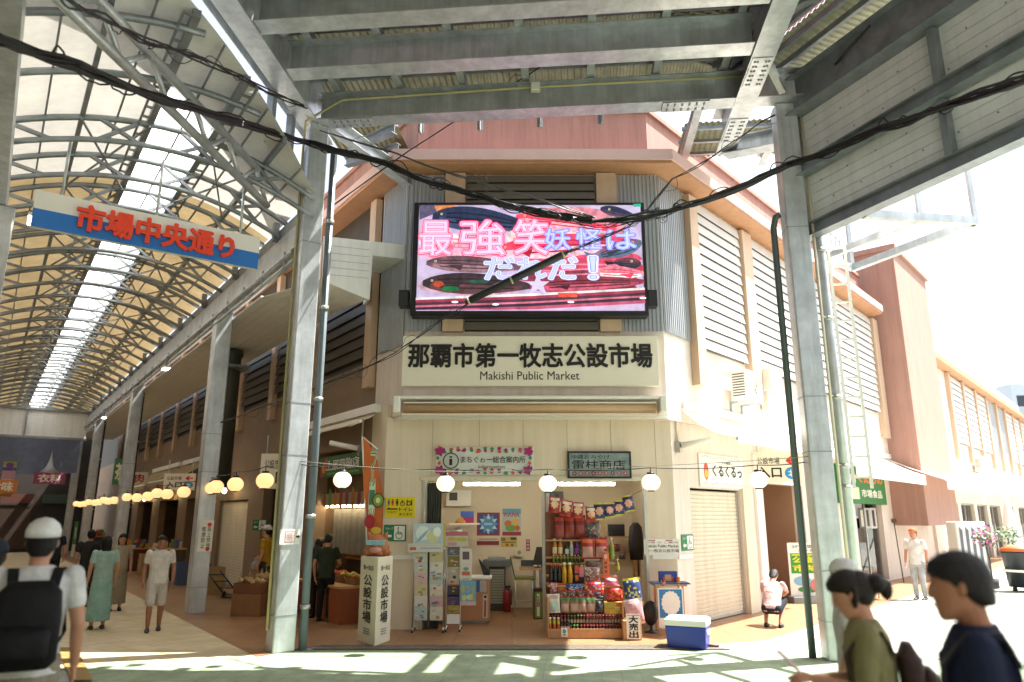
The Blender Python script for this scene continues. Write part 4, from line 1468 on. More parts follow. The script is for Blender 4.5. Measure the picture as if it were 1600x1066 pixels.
# shop sign over the shutter
t, a0, b0, a1, b1, D = panel('shop_sign', 'white square shop sign with brush lettering above the closed cream shutter', 'sign', RL, (1095, 760), (1160, 717), 0.005, 0.03)
W, H = a1 - a0, b1 - b0
D.text('くるくるっ', a0 + .27 * W, b0 + .34 * H, .68 * W, .34 * H, K_INK, 0.03)
D.text('もの雑貨い', a0 + .48 * W, b0 + .74 * H, .26 * W, .09 * H, K_INK, 0.01)
D.oval(a0 + .13 * W, b0 + .47 * H, .10, .17, C('#d9772c')); D.oval(a0 + .13 * W, b0 + .56 * H, .08, .09, C('#c8392c')); D.oval(a0 + .13 * W, b0 + .40 * H, .07, .08, C('#e8b04c'))
for i in range(16):
    c = C(('#d88a3c', '#c8606c', '#6c8c50')[i % 3])
    D.leaf(a0 + (.06 + i * .058) * W, b0 + .91 * H, .04, .03, i * 1.1, c); D.leaf(a0 + (.06 + i * .058) * W, b0 + .10 * H, .04, .03, i * 1.7, c)
D.build('sign_print', t)

# hanging entrance signs
def entrance(label, fr, c0, c1, d, full=True, turn=None):
    t, a0, b0, a1, b1, D = panel('entrance_sign', label, 'sign', fr, c0, c1, d, 0.06, mat('sign_cream', '#e2d9c6', var=0.02))
    W, H = a1 - a0, b1 - b0
    D.text('公設市場', a0 + .10 * W, b0 + .60 * H, .46 * W, .22 * H, K_INK, 0.012)
    D.text('入口', a0 + .10 * W, b0 + .16 * H, .48 * W, .34 * H, K_INK, 0.03)
    D.text('←', a0 + .70 * W, b0 + .58 * H, .22 * W, .26 * H, C('#c8241c'), 0.05)
    D.oval(a0 + .80 * W, b0 + .30 * H, .15 * W, .20 * H, C('#2487c0'))
    D.text('北', a0 + .72 * W, b0 + .19 * H, .16 * W, .22 * H, M_white, 0.02)
    D.build('sign_print', t)
    for a in (a0 + .12 * W, a1 - .12 * W):
        m = MB(); m.tube([fr.p(a, b1, d + 0.03), fr.p(a, b1 + 0.4, d + 0.03)], 0.012, M_steel, 6); m.build('hanger', t)
    return t


entrance('cream entrance sign with a red arrow hung beside the side street column', Fr(RL.p(3.6, 0, 0.05), (1, -0.12, 0)), (1178, 754), (1250, 706), 0)
eL = Fr(LL.p(4.0, 0, 0.9), (1, 0.05, 0))
entrance('cream entrance sign partly behind the arcade mouth column', eL, (404, 764), (474, 709), 0)
eM = Fr(LL.p(11.3, 0, 1.1), (1, 0.05, 0))
entrance('small distant cream entrance sign above the lanterns in the arcade', eM, (254, 766), (306, 740), 0)

# toilet and wheelchair notices
t, a0, b0, a1, b1, D = panel('toilet_sign', 'bright yellow toilet direction sign with black pictograms', 'sign', FL, (601, 809), (649, 777), 0.004, 0.012, mat('sign_yellow', '#e3cf17', var=0.03))
W, H = a1 - a0, b1 - b0
def man(D, x, y, s, m):
    D.oval(x, y + s * .85, s * .13, s * .13, m, 12); D.rect(x - s * .16, x + s * .16, y + s * .3, y + s * .7, m); D.rect(x - s * .12, x - s * .02, y, y + s * .3, m); D.rect(x + s * .02, x + s * .12, y, y + s * .3, m)
man(D, a0 + .12 * W, b0 + .58 * H, .12, C('#1c4f9c')); man(D, a0 + .25 * W, b0 + .58 * H, .12, C('#c0241c')); man(D, a0 + .40 * W, b0 + .58 * H, .12, K_INK)
D.ring(a0 + .58 * W, b0 + .68 * H, .030, .042, K_INK); D.rect(a0 + .555 * W, a0 + .585 * W, b0 + .70 * H, b0 + .86 * H, K_INK)
D.ring(a0 + .80 * W, b0 + .70 * H, .028, .042, K_INK); D.rect(a0 + .72 * W, a0 + .75 * W, b0 + .58 * H, b0 + .88 * H, K_INK); D.rect(a0 + .87 * W, a0 + .90 * W, b0 + .58 * H, b0 + .88 * H, K_INK)
D.poly([(a0 + .06 * W, b0 + .42 * H), (a0 + .16 * W, b0 + .50 * H), (a0 + .16 * W, b0 + .45 * H), (a0 + .42 * W, b0 + .45 * H), (a0 + .42 * W, b0 + .39 * H), (a0 + .06 * W, b0 + .39 * H)], K_INK)
D.text('トイレ', a0 + .48 * W, b0 + .32 * H, .44 * W, .17 * H, K_INK, .02); D.text('あります', a0 + .48 * W, b0 + .10 * H, .44 * W, .13 * H, K_INK, .01); D.text('TOILET', a0 + .06 * W, b0 + .22 * H, .34 * W, .09 * H, K_INK)
D.build('sign_print', t)


def wheel(label, fr, c0, c1, flip=False):
    t, a0, b0, a1, b1, D = panel('accessible_sign', label, 'sign', fr, c0, c1, 0.004, 0.012, mat('sign_green', '#1f7a4c', var=0.03))
    W, H = a1 - a0, b1 - b0
    D.rect(a0 + .46 * W, a0 + .94 * W, b0 + .08 * H, b0 + .92 * H, M_white)
    G = C('#1f7a4c')
    D.ring(a0 + .69 * W, b0 + .36 * H, .16 * W * .8, .16 * W, G); D.oval(a0 + .64 * W, b0 + .80 * H, .035 * W, .05 * H, G); D.rect(a0 + .62 * W, a0 + .66 * W, b0 + .42 * H, b0 + .74 * H, G); D.rect(a0 + .64 * W, a0 + .80 * W, b0 + .42 * H, b0 + .48 * H, G)
    D.poly([(a0 + .08 * W, b0 + .32 * H), (a0 + .20 * W, b0 + .48 * H), (a0 + .20 * W, b0 + .39 * H), (a0 + .36 * W, b0 + .39 * H), (a0 + .36 * W, b0 + .25 * H), (a0 + .20 * W, b0 + .25 * H), (a0 + .20 * W, b0 + .16 * H)], M_white)
    D.text('スロープ', a0 + .07 * W, b0 + .70 * H, .34 * W, .14 * H, M_white, 0.01)
    D.build('sign_print', t)


wheel('green wheelchair slope sign under the yellow toilet sign', FL, (599, 846), (635, 820))
wheel('green wheelchair slope sign beside the closed cream shutter', RL, (1066, 861), (1083, 835))
wheel('green wheelchair sign on the dim wall behind the worker in yellow', Fr(LL.p(6.5, 0, -0.6), (1, 0.05, 0)), (394, 829), (417, 812))

# white notice right of the shop
t, a0, b0, a1, b1, D = panel('notice', 'white printed market notice on the wall between shop and shutter', 'sign', FL, (1007, 868), (1062, 842), 0.004, 0.01)
W, H = a1 - a0, b1 - b0
D.text('Makishi Public Market', a0 + .04 * W, b0 + .48 * H, .92 * W, .17 * H, K_INK, .01); D.text('第一牧志公設市場', a0 + .04 * W, b0 + .18 * H, .92 * W, .2 * H, C('#4c4a44'), .01); D.text('市場 の ご案内', a0 + .04 * W, b0 + .72 * H, .9 * W, .12 * H, C('#6a4440'))
D.rect(a0 + .04 * W, a0 + .32 * W, b0 + .88 * H, b0 + .93 * H, C('#b03030')); D.rect(a0 + .6 * W, a0 + .8 * W, b0 + .88 * H, b0 + .93 * H, C('#b03030'))
D.build('sign_print', t)

# red and white street banner at the arcade mouth
BN = Fr(AR.p(-0.05, 0, 0), -nL, -dL)
a0, b0 = BN.on(47, 353, 0.04); a1, b1 = BN.on(403, 375, 0.04)
_, bt = BN.on(52, 295, 0.04)
a1, bb1 = BN.on(402, 425, 0.04)
t = thing('street_sign', 'hanging white and blue street sign with red raised characters at the arcade mouth', 'sign', BN.p((a0 + a1) / 2, b0, 0))
m = MB(); m.fbox(BN, a0, a1, b0, bt, -0.04, 0.04, M_white); m.build('board', t)
D = Dec(BN, 0.042)
D.rect(a0, a1, b0, b0 + (bt - b0) * 0.5, mat('sign_blue', '#2a74c8', var=0.04)); D.build('blue_band', t)
m = MB(); write(m, '市場中央通り', BN, a0 + .17 * (a1 - a0), b0 + .14 * (bt - b0), .70 * (a1 - a0), .70 * (bt - b0), mat('sign_red', '#ee4628', var=0.03), 0.05, 0.04, 0.03); m.build('raised_lettering', t)
for a in (a0 + .3, (a0 + a1) / 2, a1 - .3):
    m = MB(); m.tube([BN.p(a, bt, 0), BN.p(a, bt + 0.9, 0)], 0.02, M_steel, 6); m.build('hanger', t)

# notices on columns
def col_notice(label, fr, a, b, w, h, red=True):
    t = thing('paper_notice', label, 'notice', fr.p(a, b, 0))
    m = MB(); m.fbox(fr, a - w / 2, a + w / 2, b, b + h, 0.0, 0.006, M_white); m.build('sheet', t)
    D = Dec(fr, 0.008)
    if red:
        D.rect(a - .25 * w, a + .25 * w, b + .15 * h, b + .85 * h, C('#d06a78')); D.rect(a - .22 * w, a + .22 * w, b + .19 * h, b + .81 * h, M_white)
        for i in range(4):
            D.rect(a - .17 * w, a + .12 * w, b + (.27 + i * .13) * h, b + (.33 + i * .13) * h, C('#c89098'))
        D.poly([(a + .3 * w, b + .44 * h), (a + .4 * w, b + .44 * h), (a + .4 * w, b + .34 * h), (a + .49 * w, b + .5 * h), (a + .4 * w, b + .66 * h), (a + .4 * w, b + .56 * h), (a + .3 * w, b + .56 * h)], K_INK)
    else:
        D.text('喫煙防止', a - .3 * w, b + .1 * h, .26 * w, .7 * h, K_INK, .01, True); D.text('路上禁煙', a + .08 * w, b + .1 * h, .26 * w, .7 * h, C('#3c6c4c'), .01, True)
        for y in (.08, .86):
            D.oval(a + .2 * w, b + y * h, .15 * w, .15 * w, C('#d03038'))
    D.build('print', t)


cf = Fr(COLL - dL * 0.171, -nL, -dL)
aa, bb = cf.on(452, 851)
col_notice('white notice with a small arrow on the arcade mouth column', cf, aa, bb, 0.30, 0.22)
cf = Fr(AR.p(5.25 - 0.176, 0, 0), -nL, -dL)
aa, bb = cf.on(319, 862)
col_notice('tall notice with red dots on the arcade column', cf, aa, bb, 0.28, 0.62, False)

# fruit shop sign, menu strip and flag
t, a0, b0, a1, b1, D = panel('fruit_shop_sign', 'green fruit shop sign with outlined white characters over the stall', 'sign', LL, (499, 747), (566, 705), 0.02, 0.08, mat('fruit_sign_green', '#2d5a28', var=0.3, scale=4))
W, H = a1 - a0, b1 - b0
for k, c in enumerate(('#8c3a24', '#c08028', '#b04a30')):
    D.oval(a0 + (.06 + .05 * k) * W, b0 + (.25 + .2 * k) * H, .12, .11, C(c))
D.text('上原果物店', a0 + .18 * W, b0 + .32 * H, .76 * W, .46 * H, M_white, .05); D.text('上原果物店', a0 + .19 * W, b0 + .34 * H, .74 * W, .42 * H, C('#28301c'), -.004)
D.rect(a0 + .2 * W, a0 + .95 * W, b0 + .10 * H, b0 + .2 * H, C('#5c8c3c'))
D.build('sign_print', t)
t, a0, b0, a1, b1, D = panel('menu_strip', 'pale strip of small fruit pictures above the stall light', 'sign', LL, (502, 790), (568, 768), -0.12, 0.02, mat('strip_cream', '#8f8268', var=0.05))
for i in range(7):
    x = a0 + (a1 - a0) * (.08 + .14 * i); c = C(('#8c4a20', '#4c7830', '#a8642c', '#8c2c28', '#6c2c44', '#a05820', '#74202c')[i])
    D.oval(x, (b0 + b1) / 2, .09, .16 + .05 * (i % 2), c); D.leaf(x, (b0 + b1) / 2 + .15, .1, .05, 1.2, C('#3c6830'))
D.build('sign_print', t)
FLG = Fr(LL.p(0.30, 0, 0.55), (1, 0.1, 0))
t = thing('nobori_flag', 'orange fruit flag with green characters hanging by the corner pier', 'flag', FLG.p(0, 1.2, 0))
pts = [FLG.on(*p) for p in ((566, 684), (571, 682), (590, 720), (598, 770), (598, 838), (573, 834), (568, 760))]
m = MB(); m.poly([FLG.p(a, b, 0.03 * math.sin(b * 3)) for a, b in pts], mat('flag_orange', '#c8692a', var=0.1)); fl_ = m.build('cloth', t)
sm = fl_.modifiers.new('thick', 'SOLIDIFY'); sm.thickness = 0.004
D = Dec(FLG, 0.04, 0.001)
f0, g0_ = FLG.on(575, 822); f1, g1_ = FLG.on(589, 706)
D.text('フルーツ', f0, g0_, f1 - f0, g1_ - g0_, C('#cfe0c0'), .05, True); D.text('フルーツ', f0, g0_ + .005, f1 - f0, g1_ - g0_, C('#3c7a58'), .0, True)
ka, kb = FLG.on(591, 782)
D.oval(ka, kb, .11, .13, C('#5c4420')); D.oval(ka, kb, .085, .105, C('#7a9c3c')); D.oval(ka, kb, .04, .05, C('#d8dca0'))
ka, kb = FLG.on(578, 815)
D.oval(ka, kb, .09, .12, C('#a8242c'))
ka, kb = FLG.on(588, 829)
D.oval(ka, kb, .09, .06, C('#d8b440'))
D.build('flag_print', t)
m = MB(); m.tube([FLG.p(*FLG.on(566, 682)), FLG.p(*FLG.on(573, 850))], 0.015, M_white, 8); m.tube([FLG.p(*FLG.on(568, 684)), FLG.p(*FLG.on(590, 702))], 0.012, M_white, 8); m.build('pole', t)

# green fruit-stall sign down the east side
t, a0, b0, a1, b1, D = panel('green_shop_sign', 'green shop sign with orange and white lettering behind the cable ladder', 'sign', RL, (1312, 786), (1380, 736), 0.03, 0.08, mat('shop_sign_green', '#23702f', var=0.1))
W, H = a1 - a0, b1 - b0
D.text('くだもの', a0 + .40 * W, b0 + .58 * H, .54 * W, .26 * H, C('#d8642c'), .04); D.text('店', a0 + .24 * W, b0 + .56 * H, .12 * W, .24 * H, M_white, .02); D.text('市場食品', a0 + .45 * W, b0 + .18 * H, .45 * W, .22 * H, M_white, .02)
D.rect(a0 + .25 * W, a0 + .40 * W, b0 + .12 * H, b0 + .44 * H, C('#d8d4c0')); D.rect(a0 + .02 * W, a0 + .14 * W, b0 + .5 * H, b0 + .9 * H, C('#c84828')); D.rect(a0 + .02 * W, a0 + .18 * W, b0 + .08 * H, b0 + .4 * H, C('#c8b088'))
D.build('sign_print', t)

#@@P5
# ------------------------------------------------------------------ shop goods: makers
def lb(o, s):
    o['label'] = s
    return o


def pouch(label, px, pt, pb, pw, y, cols, group=None, tilt=0.0, th=0.05, name='snack_bag', cat='snack bag', art=None):
    """A crimped foil or film bag seen at photo column px between rows pt and pb, pw wide, at depth y."""
    p0, p1 = at_y(px, pb, y), at_y(px, pt, y)
    k = (at_y(px + pw / 2, (pt + pb) / 2, y) - at_y(px - pw / 2, (pt + pb) / 2, y)).length
    w, h = k, (p1 - p0).length
    ca, sa = math.cos(tilt), math.sin(tilt)
    cen = (p0 + p1) / 2
    rn = random.Random(int(px * 13 + pb * 7))
    m = MB()
    nu, nv = 10, 12
    mats = [C(c, 0.35) for c in cols]
    wob = [rn.uniform(-0.5, 0.5) for _ in range(6)]

    def pt_(u, v, s):
        e = max(0.0, math.sin(math.pi * u) * math.sin(math.pi * min(1, max(0, (v - 0.07) / 0.86)))) ** 0.55
        x = (u - 0.5) * w * (1 - 0.06 * math.sin(math.pi * v) * 1.0)
        z = (v - 0.5) * h
        yy = s * th * 0.5 * e + 0.006 * math.sin(7 * u + 5 * v + wob[0] * 6) + (0.004 * math.sin(u * 44) if v < 0.06 or v > 0.94 else 0)
        xx, zz = x * ca - z * sa, x * sa + z * ca
        return cen + Vector((xx, -yy, zz))
    for s in (1, -1):
        vs = [pt_(i / nu, j / nv, s) for j in range(nv + 1) for i in range(nu + 1)]
        for j in range(nv):
            for i in range(nu):
                u, v = (i + .5) / nu, (j + .5) / nv
                if v < 0.09 or v > 0.91:
                    mm = mats[1]
                elif s == 1 and art == 'face' and ((u - .5) / .36) ** 2 + ((v - .52) / .25) ** 2 < 1:
                    mm = mats[2]
                elif s == 1 and art == 'band' and 0.32 < v < 0.5 and .1 < u < .9:
                    mm = mats[2]
                elif s == 1 and art == 'mix' and rn.random() < 0.35:
                    mm = mats[2 + rn.randrange(len(mats) - 2)]
                elif s == 1 and art == 'window' and 0.12 < v < 0.55 and .12 < u < .88:
                    mm = mats[2]
                elif s == 1 and v > 0.72 and len(mats) > 3 and art in ('face', 'window') and .12 < u < .88:
                    mm = mats[3]
                else:
                    mm = mats[0]
                q = [j * (nu + 1) + i, j * (nu + 1) + i + 1, (j + 1) * (nu + 1) + i + 1, (j + 1) * (nu + 1) + i]
                m.add([vs[t] for t in (q if s == 1 else q[::-1])], [(0, 1, 2, 3)], mm, True)
    o = m.build(name)
    return tag(o, label, cat, group)


def bottle_proto(name, label, cat, r, h, body, cap, lab, group, neck=0.35, loc=(0, 0, 0)):
    t = thing(name, label, cat, (0, 0, 0), group)
    m = MB(); m.lathe([(r * .9, 0), (r, r * .2), (r, h * .58), (r * .85, h * .66), (r * neck, h * .80), (r * neck, h * .88)], (0, 0, 0), C(body, 0.15), 12); m.build('body', t)
    m = MB(); m.lathe([(r * neck * 1.25, h * .88), (r * neck * 1.25, h)], (0, 0, 0), C(cap, 0.4), 10); m.build('cap', t)
    m = MB(); m.lathe([(r * 1.015, h * .14), (r * 1.015, h * .50)], (0, 0, 0), C(lab, 0.5), 14, caps=False); m.build('wrap_label', t)
    t.location = loc
    return t


def row_of(proto, pxs, pb, y, dz=0.0):
    for i, px in enumerate(pxs):
        p = at_y(px, pb, y)
        if i == 0:
            proto.location = p
        else:
            copy_tree(proto, p)


def carton(label, px0, px1, pt, pb, y, dp, col, name='carton', cat='box', group=None, art=(), yaw=0.0):
    p0, p1 = at_y(px0, pb, y), at_y(px1, pt, y)
    t = thing(name, label, cat, ((p0.x + p1.x) / 2, y, p0.z), group)
    m = MB(); m.box(p0, (p1.x - p0.x, 0, 0), (0, dp, 0), (0, 0, p1.z - p0.z), C(col, 0.7)); m.build('box', t, 0.004)
    if art:
        D = Dec(Fr(p0, (1, 0, 0), (0, -1, 0)), 0.003)
        for (u0, u1, v0, v1, c) in art:
            W_, H_ = p1.x - p0.x, p1.z - p0.z
            D.rect(u0 * W_, u1 * W_, v0 * H_, v1 * H_, C(c))
        D.build('print', t)
    return t


# ------------------------------------------------------------------ the snack rack
RX0, RX1 = at_y(856, 985, 12.25).x, at_y(977, 985, 12.25).x
YR = 12.25
rk = thing('snack_rack', 'stepped wooden snack rack on casters packed with bags and bottles', 'display rack', ((RX0 + RX1) / 2, 12.6, 0))
zb0, zb1 = at_y(900, 998, YR).z, at_y(900, 986, YR).z
m = MB(); m.box((RX0, YR, zb0), (RX1 - RX0, 0, 0), (0, 0.85, 0), (0, 0, zb1 - zb0), M_wood); m.build('base_board', rk, 0.006)
m = MB(); m.box((RX0, YR + 0.001, zb1), (RX1 - RX0, 0, 0), (0, 0.03, 0), (0, 0, 0.03), M_wood); m.build('front_lip', rk)
for x in (RX0 + 0.08, RX1 - 0.08):
    for y in (YR + 0.08, YR + 0.75):
        m = MB(); m.lathe([(0.035, -0.015), (0.035, 0.015)], (x, y, 0.036), M_black, 12, (1, 0, 0)); m.box((x - 0.03, y - 0.03, 0.07), (0.06, 0, 0), (0, 0.06, 0), (0, 0, zb0 - 0.07), M_alu); m.build('caster', rk)
tiers = [(12.42, at_y(900, 942, 12.40).z), (12.56, at_y(900, 914, 12.6).z), (12.78, at_y(900, 900, 12.74).z), (12.9, at_y(900, 880, 12.88).z), (13.0, at_y(900, 870, 12.98).z), (13.02, at_y(900, 843, 13.04).z)]
for y, z in tiers:
    x1 = RX1 if z < 1.2 else at_y(912, 850, 13).x
    m = MB(); m.box((RX0 + 0.02, y, z - 0.03), (x1 - RX0 - 0.04, 0, 0), (0, 13.16 - y, 0), (0, 0, 0.025), M_wood); m.build('shelf', rk)
zt = at_y(900, 800, 13.1).z
m = MB(); m.box((RX0 + 0.02, 13.165, zb1), (at_y(912, 850, 13).x - RX0, 0, 0), (0, 0.02, 0), (0, 0, zt - zb1), mat('rack_back', '#7c4a34', var=0.15)); m.build('back_panel', rk)
m = MB(); m.box((RX0, YR + 0.02, zb1), (0.02, 0, 0), (0, 0.9, 0), (0, 0, 0.5), M_wood); m.build('side_panel', rk)
m = MB(); m.box((RX1 - 0.03, YR + 0.02, zb1), (0.02, 0, 0), (0, 0.9, 0), (0, 0, 0.42), M_wood); m.build('side_panel', rk)
xu = at_y(943, 840, 13.05).x
m = MB(); m.box((xu - 0.025, 13.06, zb1), (0.05, 0, 0), (0, 0.04, 0), (0, 0, at_y(943, 812, 13.05).z - zb1), M_wood); m.build('upright', rk)
tg = thing('price_tag', 'small pale price card on the wooden front of the snack rack', 'price tag', at_y(881, 995, YR))
D_ = Fr(at_y(877, 995, YR) + Vector((0, -0.004, 0)), (1, 0, 0), (0, -1, 0))
m = MB(); m.fbox(D_, 0, 0.10, 0, 0.13, 0, 0.004, M_white); m.build('card', tg)
D = Dec(D_, 0.006); D.oval(.05, .08, .03, .035, C('#4c98b8')); D.rect(.03, .08, .02, .035, K_INK); D.build('print', tg)

# hanging bags on a string
RED = ('#8f1c1c', '#b02a22', '#d8b088', '#d8d0c0')
BLU = ('#23305c', '#c8b81c', '#d8a088', '#182048')
st = [at_y(858, 776, 12.95), at_y(880, 784, 12.95), at_y(905, 790, 12.95), at_y(930, 794, 12.95), at_y(955, 787, 12.95), at_y(980, 778, 12.95), at_y(1003, 766, 12.95)]
m = MB(); m.tube(st, 0.004, M_cable, 6); tag(m.build('hanging_string'), 'thin string with hanging snack bags across the shop opening', 'string')
for i, (x, a, b, tl) in enumerate(((866.5, 776, 801, -.10), (885, 782, 807, -.14), (903, 785, 810, -.05), (924, 792, 816, 0.02))):
    pouch('red snack bag hanging on the string with its red neighbours', x, a, b, 18, 12.93, RED, 'red bags on the string', tl, art='face')
for i, (x, a, b, tl) in enumerate(((936.5, 786, 813, .05), (952.5, 786, 809, .03), (967, 782, 806, .05), (982, 774, 800, .18))):
    pouch('navy and yellow snack bag hanging on the string', x, a, b, 17, 12.93, BLU, 'navy bags on the string', tl, art='face')
DR = ('#6e1518', '#4c1416', '#8c3028', '#a8401c')
for x in (874, 890, 906):
    pouch('dark red tall snack bag standing on the top shelf', x, 805, 842, 18, 13.05, DR, 'dark red bags on the top shelf', 0, 0.09, art='window')
pouch('grey and dark mixed snack bag beside the top red bags', 925, 812, 842, 24, 13.05, ('#4c4a48', '#2c2a2a', '#8c3030', '#6c6a60', '#98948c'), None, 0, 0.09, art='mix')
for x in (918, 939):
    pouch('large red snack bag with a clear window in the middle row', x, 840, 874, 21, 12.85, ('#98201c', '#7c1a1c', '#b88c80', '#c86030'), 'large red window bags', 0, 0.12, art='window')
row_of(bottle_proto('juice_bottle', 'orange juice bottle with white label on the upper shelf', 'bottle', 0.04, 0.30, '#b8751c', '#d8d0b8', '#d8c8a0', 'orange juice bottles on the upper shelf', 0.6), (867, 875.5), 869, 13.08)
row_of(bottle_proto('drink_pouch', 'dark green cone shaped bottle on the upper shelf', 'bottle', 0.035, 0.24, '#1c3c20', '#28301c', '#d8d4c4', None, 0.2), (886,), 869, 13.08)
row_of(bottle_proto('drink_bottle', 'white bottle on the upper shelf beside the cone shaped one', 'bottle', 0.035, 0.26, '#c8c4b8', '#e0ddd0', '#a8b0a8', None, 0.6), (893,), 869, 13.08)
row_of(bottle_proto('drink_bottle', 'purple bottle on the upper shelf', 'bottle', 0.04, 0.27, '#6c2478', '#8c3c98', '#a048a8', None, 0.6), (901.5,), 869, 13.08)
row_of(bottle_proto('drink_bottle', 'green bottle half hidden behind the large red bags', 'bottle', 0.03, 0.24, '#2c7038', '#1f5028', '#3c8848', None, 0.6), (908,), 869, 13.08)
row_of(bottle_proto('oil_bottle', 'yellow green oil bottle at the end of the rack', 'bottle', 0.045, 0.36, '#8c7c1c', '#d8d4a8', '#5c8c28', None, 0.35), (956,), 874, 12.9)
row_of(bottle_proto('oil_bottle', 'short olive bottle lower at the end of the rack', 'bottle', 0.035, 0.20, '#6c6414', '#c8c8a0', '#8c8c28', None, 0.35), (965,), 893, 12.8)
row_of(bottle_proto('sauce_bottle', 'small green and yellow sauce bottle on the narrow shelf', 'bottle', 0.024, 0.13, '#7a7c1c', '#d0c8a8', '#3c5c20', 'sauce bottles on the narrow shelf', 0.5), [865 + 5.6 * i for i in range(8)], 879.5, 13.0)
row_of(bottle_proto('sauce_bottle', 'small brown sauce bottle on the second narrow shelf', 'bottle', 0.026, 0.13, '#7c6414', '#4c5c20', '#8c7c20', 'brown bottles on the second narrow shelf', 0.7), [866 + 5.8 * i for i in range(8)], 889, 12.94)
row_of(bottle_proto('soy_bottle', 'dark soy bottle with a white neck on the rack', 'bottle', 0.035, 0.31, '#141210', '#b8442c', '#201c18', 'dark soy bottles', 0.5), (861, 867.5, 874), 911, 12.72)
row_of(bottle_proto('juice_bottle', 'yellow juice bottle standing in the middle of the rack', 'bottle', 0.04, 0.33, '#c89414', '#e0d8b8', '#b07c10', 'yellow juice bottles', 0.45), (882, 891), 911, 12.72)
carton('black carton with pink and orange blots on the rack', 897.5, 913, 882, 910, 12.72, 0.12, '#1c1618', art=((.05, .45, .5, .95, '#b8442c'), (.5, .95, .3, .85, '#c8707c'), (.1, .4, .1, .4, '#c05c30'), (.6, .9, .88, .97, '#c8a028')))
pouch('clear bag of pink and white sweets on the rack', 926, 886, 910, 24, 12.72, ('#8c6a66', '#a88c84', '#c8a8a4', '#5c3c3c', '#d0c4bc'), None, 0, 0.1, art='mix')
pouch('second clear bag of brown sweets behind the pink ones', 928, 876, 890, 28, 12.84, ('#6c5048', '#7c6058', '#98786c', '#4c3430'), None, 0, 0.1, art='mix')
t = thing('sale_placard', 'narrow orange placard standing on the rack', 'placard', at_y(947, 903, 12.7))
q0, q1 = at_y(943, 903, 12.7), at_y(951.5, 862, 12.7)
m = MB(); m.box(q0, (q1.x - q0.x, 0, 0), (0, 0.012, 0), (0, 0, q1.z - q0.z), C('#c8693c')); m.build('card', t)
D = Dec(Fr(q0, (1, 0, 0), (0, -1, 0)), 0.002)
for i in range(6):
    D.rect(.02, .065, .08 + i * .07, .12 + i * .07, C('#7c3020'))
D.oval(.045, q1.z - q0.z - .08, .03, .05, C('#d89c8c')); D.build('print', t)
pouch('pink printed snack packet beside the dark soy bottles', 865, 910, 928, 12, 12.58, ('#a8606c', '#8c2c30', '#c8a0a0', '#c8b8b0'), None, 0, 0.06, art='mix')
carton('red and yellow curry packet on the rack', 872, 885, 912, 923, 12.58, 0.08, '#b8901c', art=((0, 1, .45, 1, '#a82018'),))
for x, a, b in ((898, 912, 928), (903, 921, 936)):
    pouch('blue snack bag lying among the middle goods', x, a, b, 26, 12.54, ('#1f3c7c', '#28488c', '#8c8884', '#a8a49c'), 'blue bags on the rack', 0, 0.07, art='mix')
pouch('big bright red snack bag with blue print in the middle of the rack', 929.5, 908, 934, 30, 12.50, ('#b81c1c', '#b81c20', '#3c58a0', '#d0a048', '#c8c4c0'), None, 0, 0.1, art='mix')
pouch('pink flat snack bag leaning at the end of the rack', 955, 903, 921, 24, 12.6, ('#b0506c', '#c08c98', '#c87c90', '#c8a0a8'), None, -.1, 0.07, art='window')
pouch('glossy red snack bag under the pink flat one', 960.5, 918, 940, 26, 12.46, ('#a01c1c', '#6c1418', '#c84a2c', '#d86838'), None, 0.05, 0.09, art='mix')
pouch('white paper snack bag at the low end of the rack', 865.5, 928, 958, 19, 12.40, ('#c4c4b8', '#d0d0c8', '#a8bcb4', '#b89890'), None, 0.04, 0.07, art='window')
BRN = ('#7c5c50', '#8c2428', '#a88c80', '#3c7034')
for x in (882.5, 897, 910, 923.5):
    pouch('clear bag of brown fried sweets with a red and green header', x, 932, 959, 16, 12.42, BRN, 'clear bags of brown sweets', 0, 0.08, art='window')
for x in (879, 893, 907):
    pouch('red and green topped clear bag behind the brown sweets', x, 922, 944, 15, 12.5, ('#6c2c2c', '#982428', '#3c6c34', '#a89c90'), 'clear bags in the back of that row', 0, 0.06, art='mix')
pouch('small black snack bag beside the yellow carton', 937, 938, 960, 13, 12.40, ('#1c1c1c', '#141414', '#4c4c4c'), None, 0, 0.06, art='mix')
pouch('black and white masks packet above the black bag', 933, 931, 941, 22, 12.44, ('#18181a', '#1c1c1e', '#b8b8b8'), None, 0, 0.05, art='band')
carton('flat yellow carton stack on the rack', 944.5, 971, 941, 960, 12.40, 0.15, '#b89440', art=((.1, .4, .62, .9, '#8ca03c'), (.3, .7, .05, .3, '#b8b030'), (.6, .9, .4, .6, '#d0b878'), (0, 1, .48, .51, '#6c5020'), (.7, .95, .7, .92, '#b06030')))
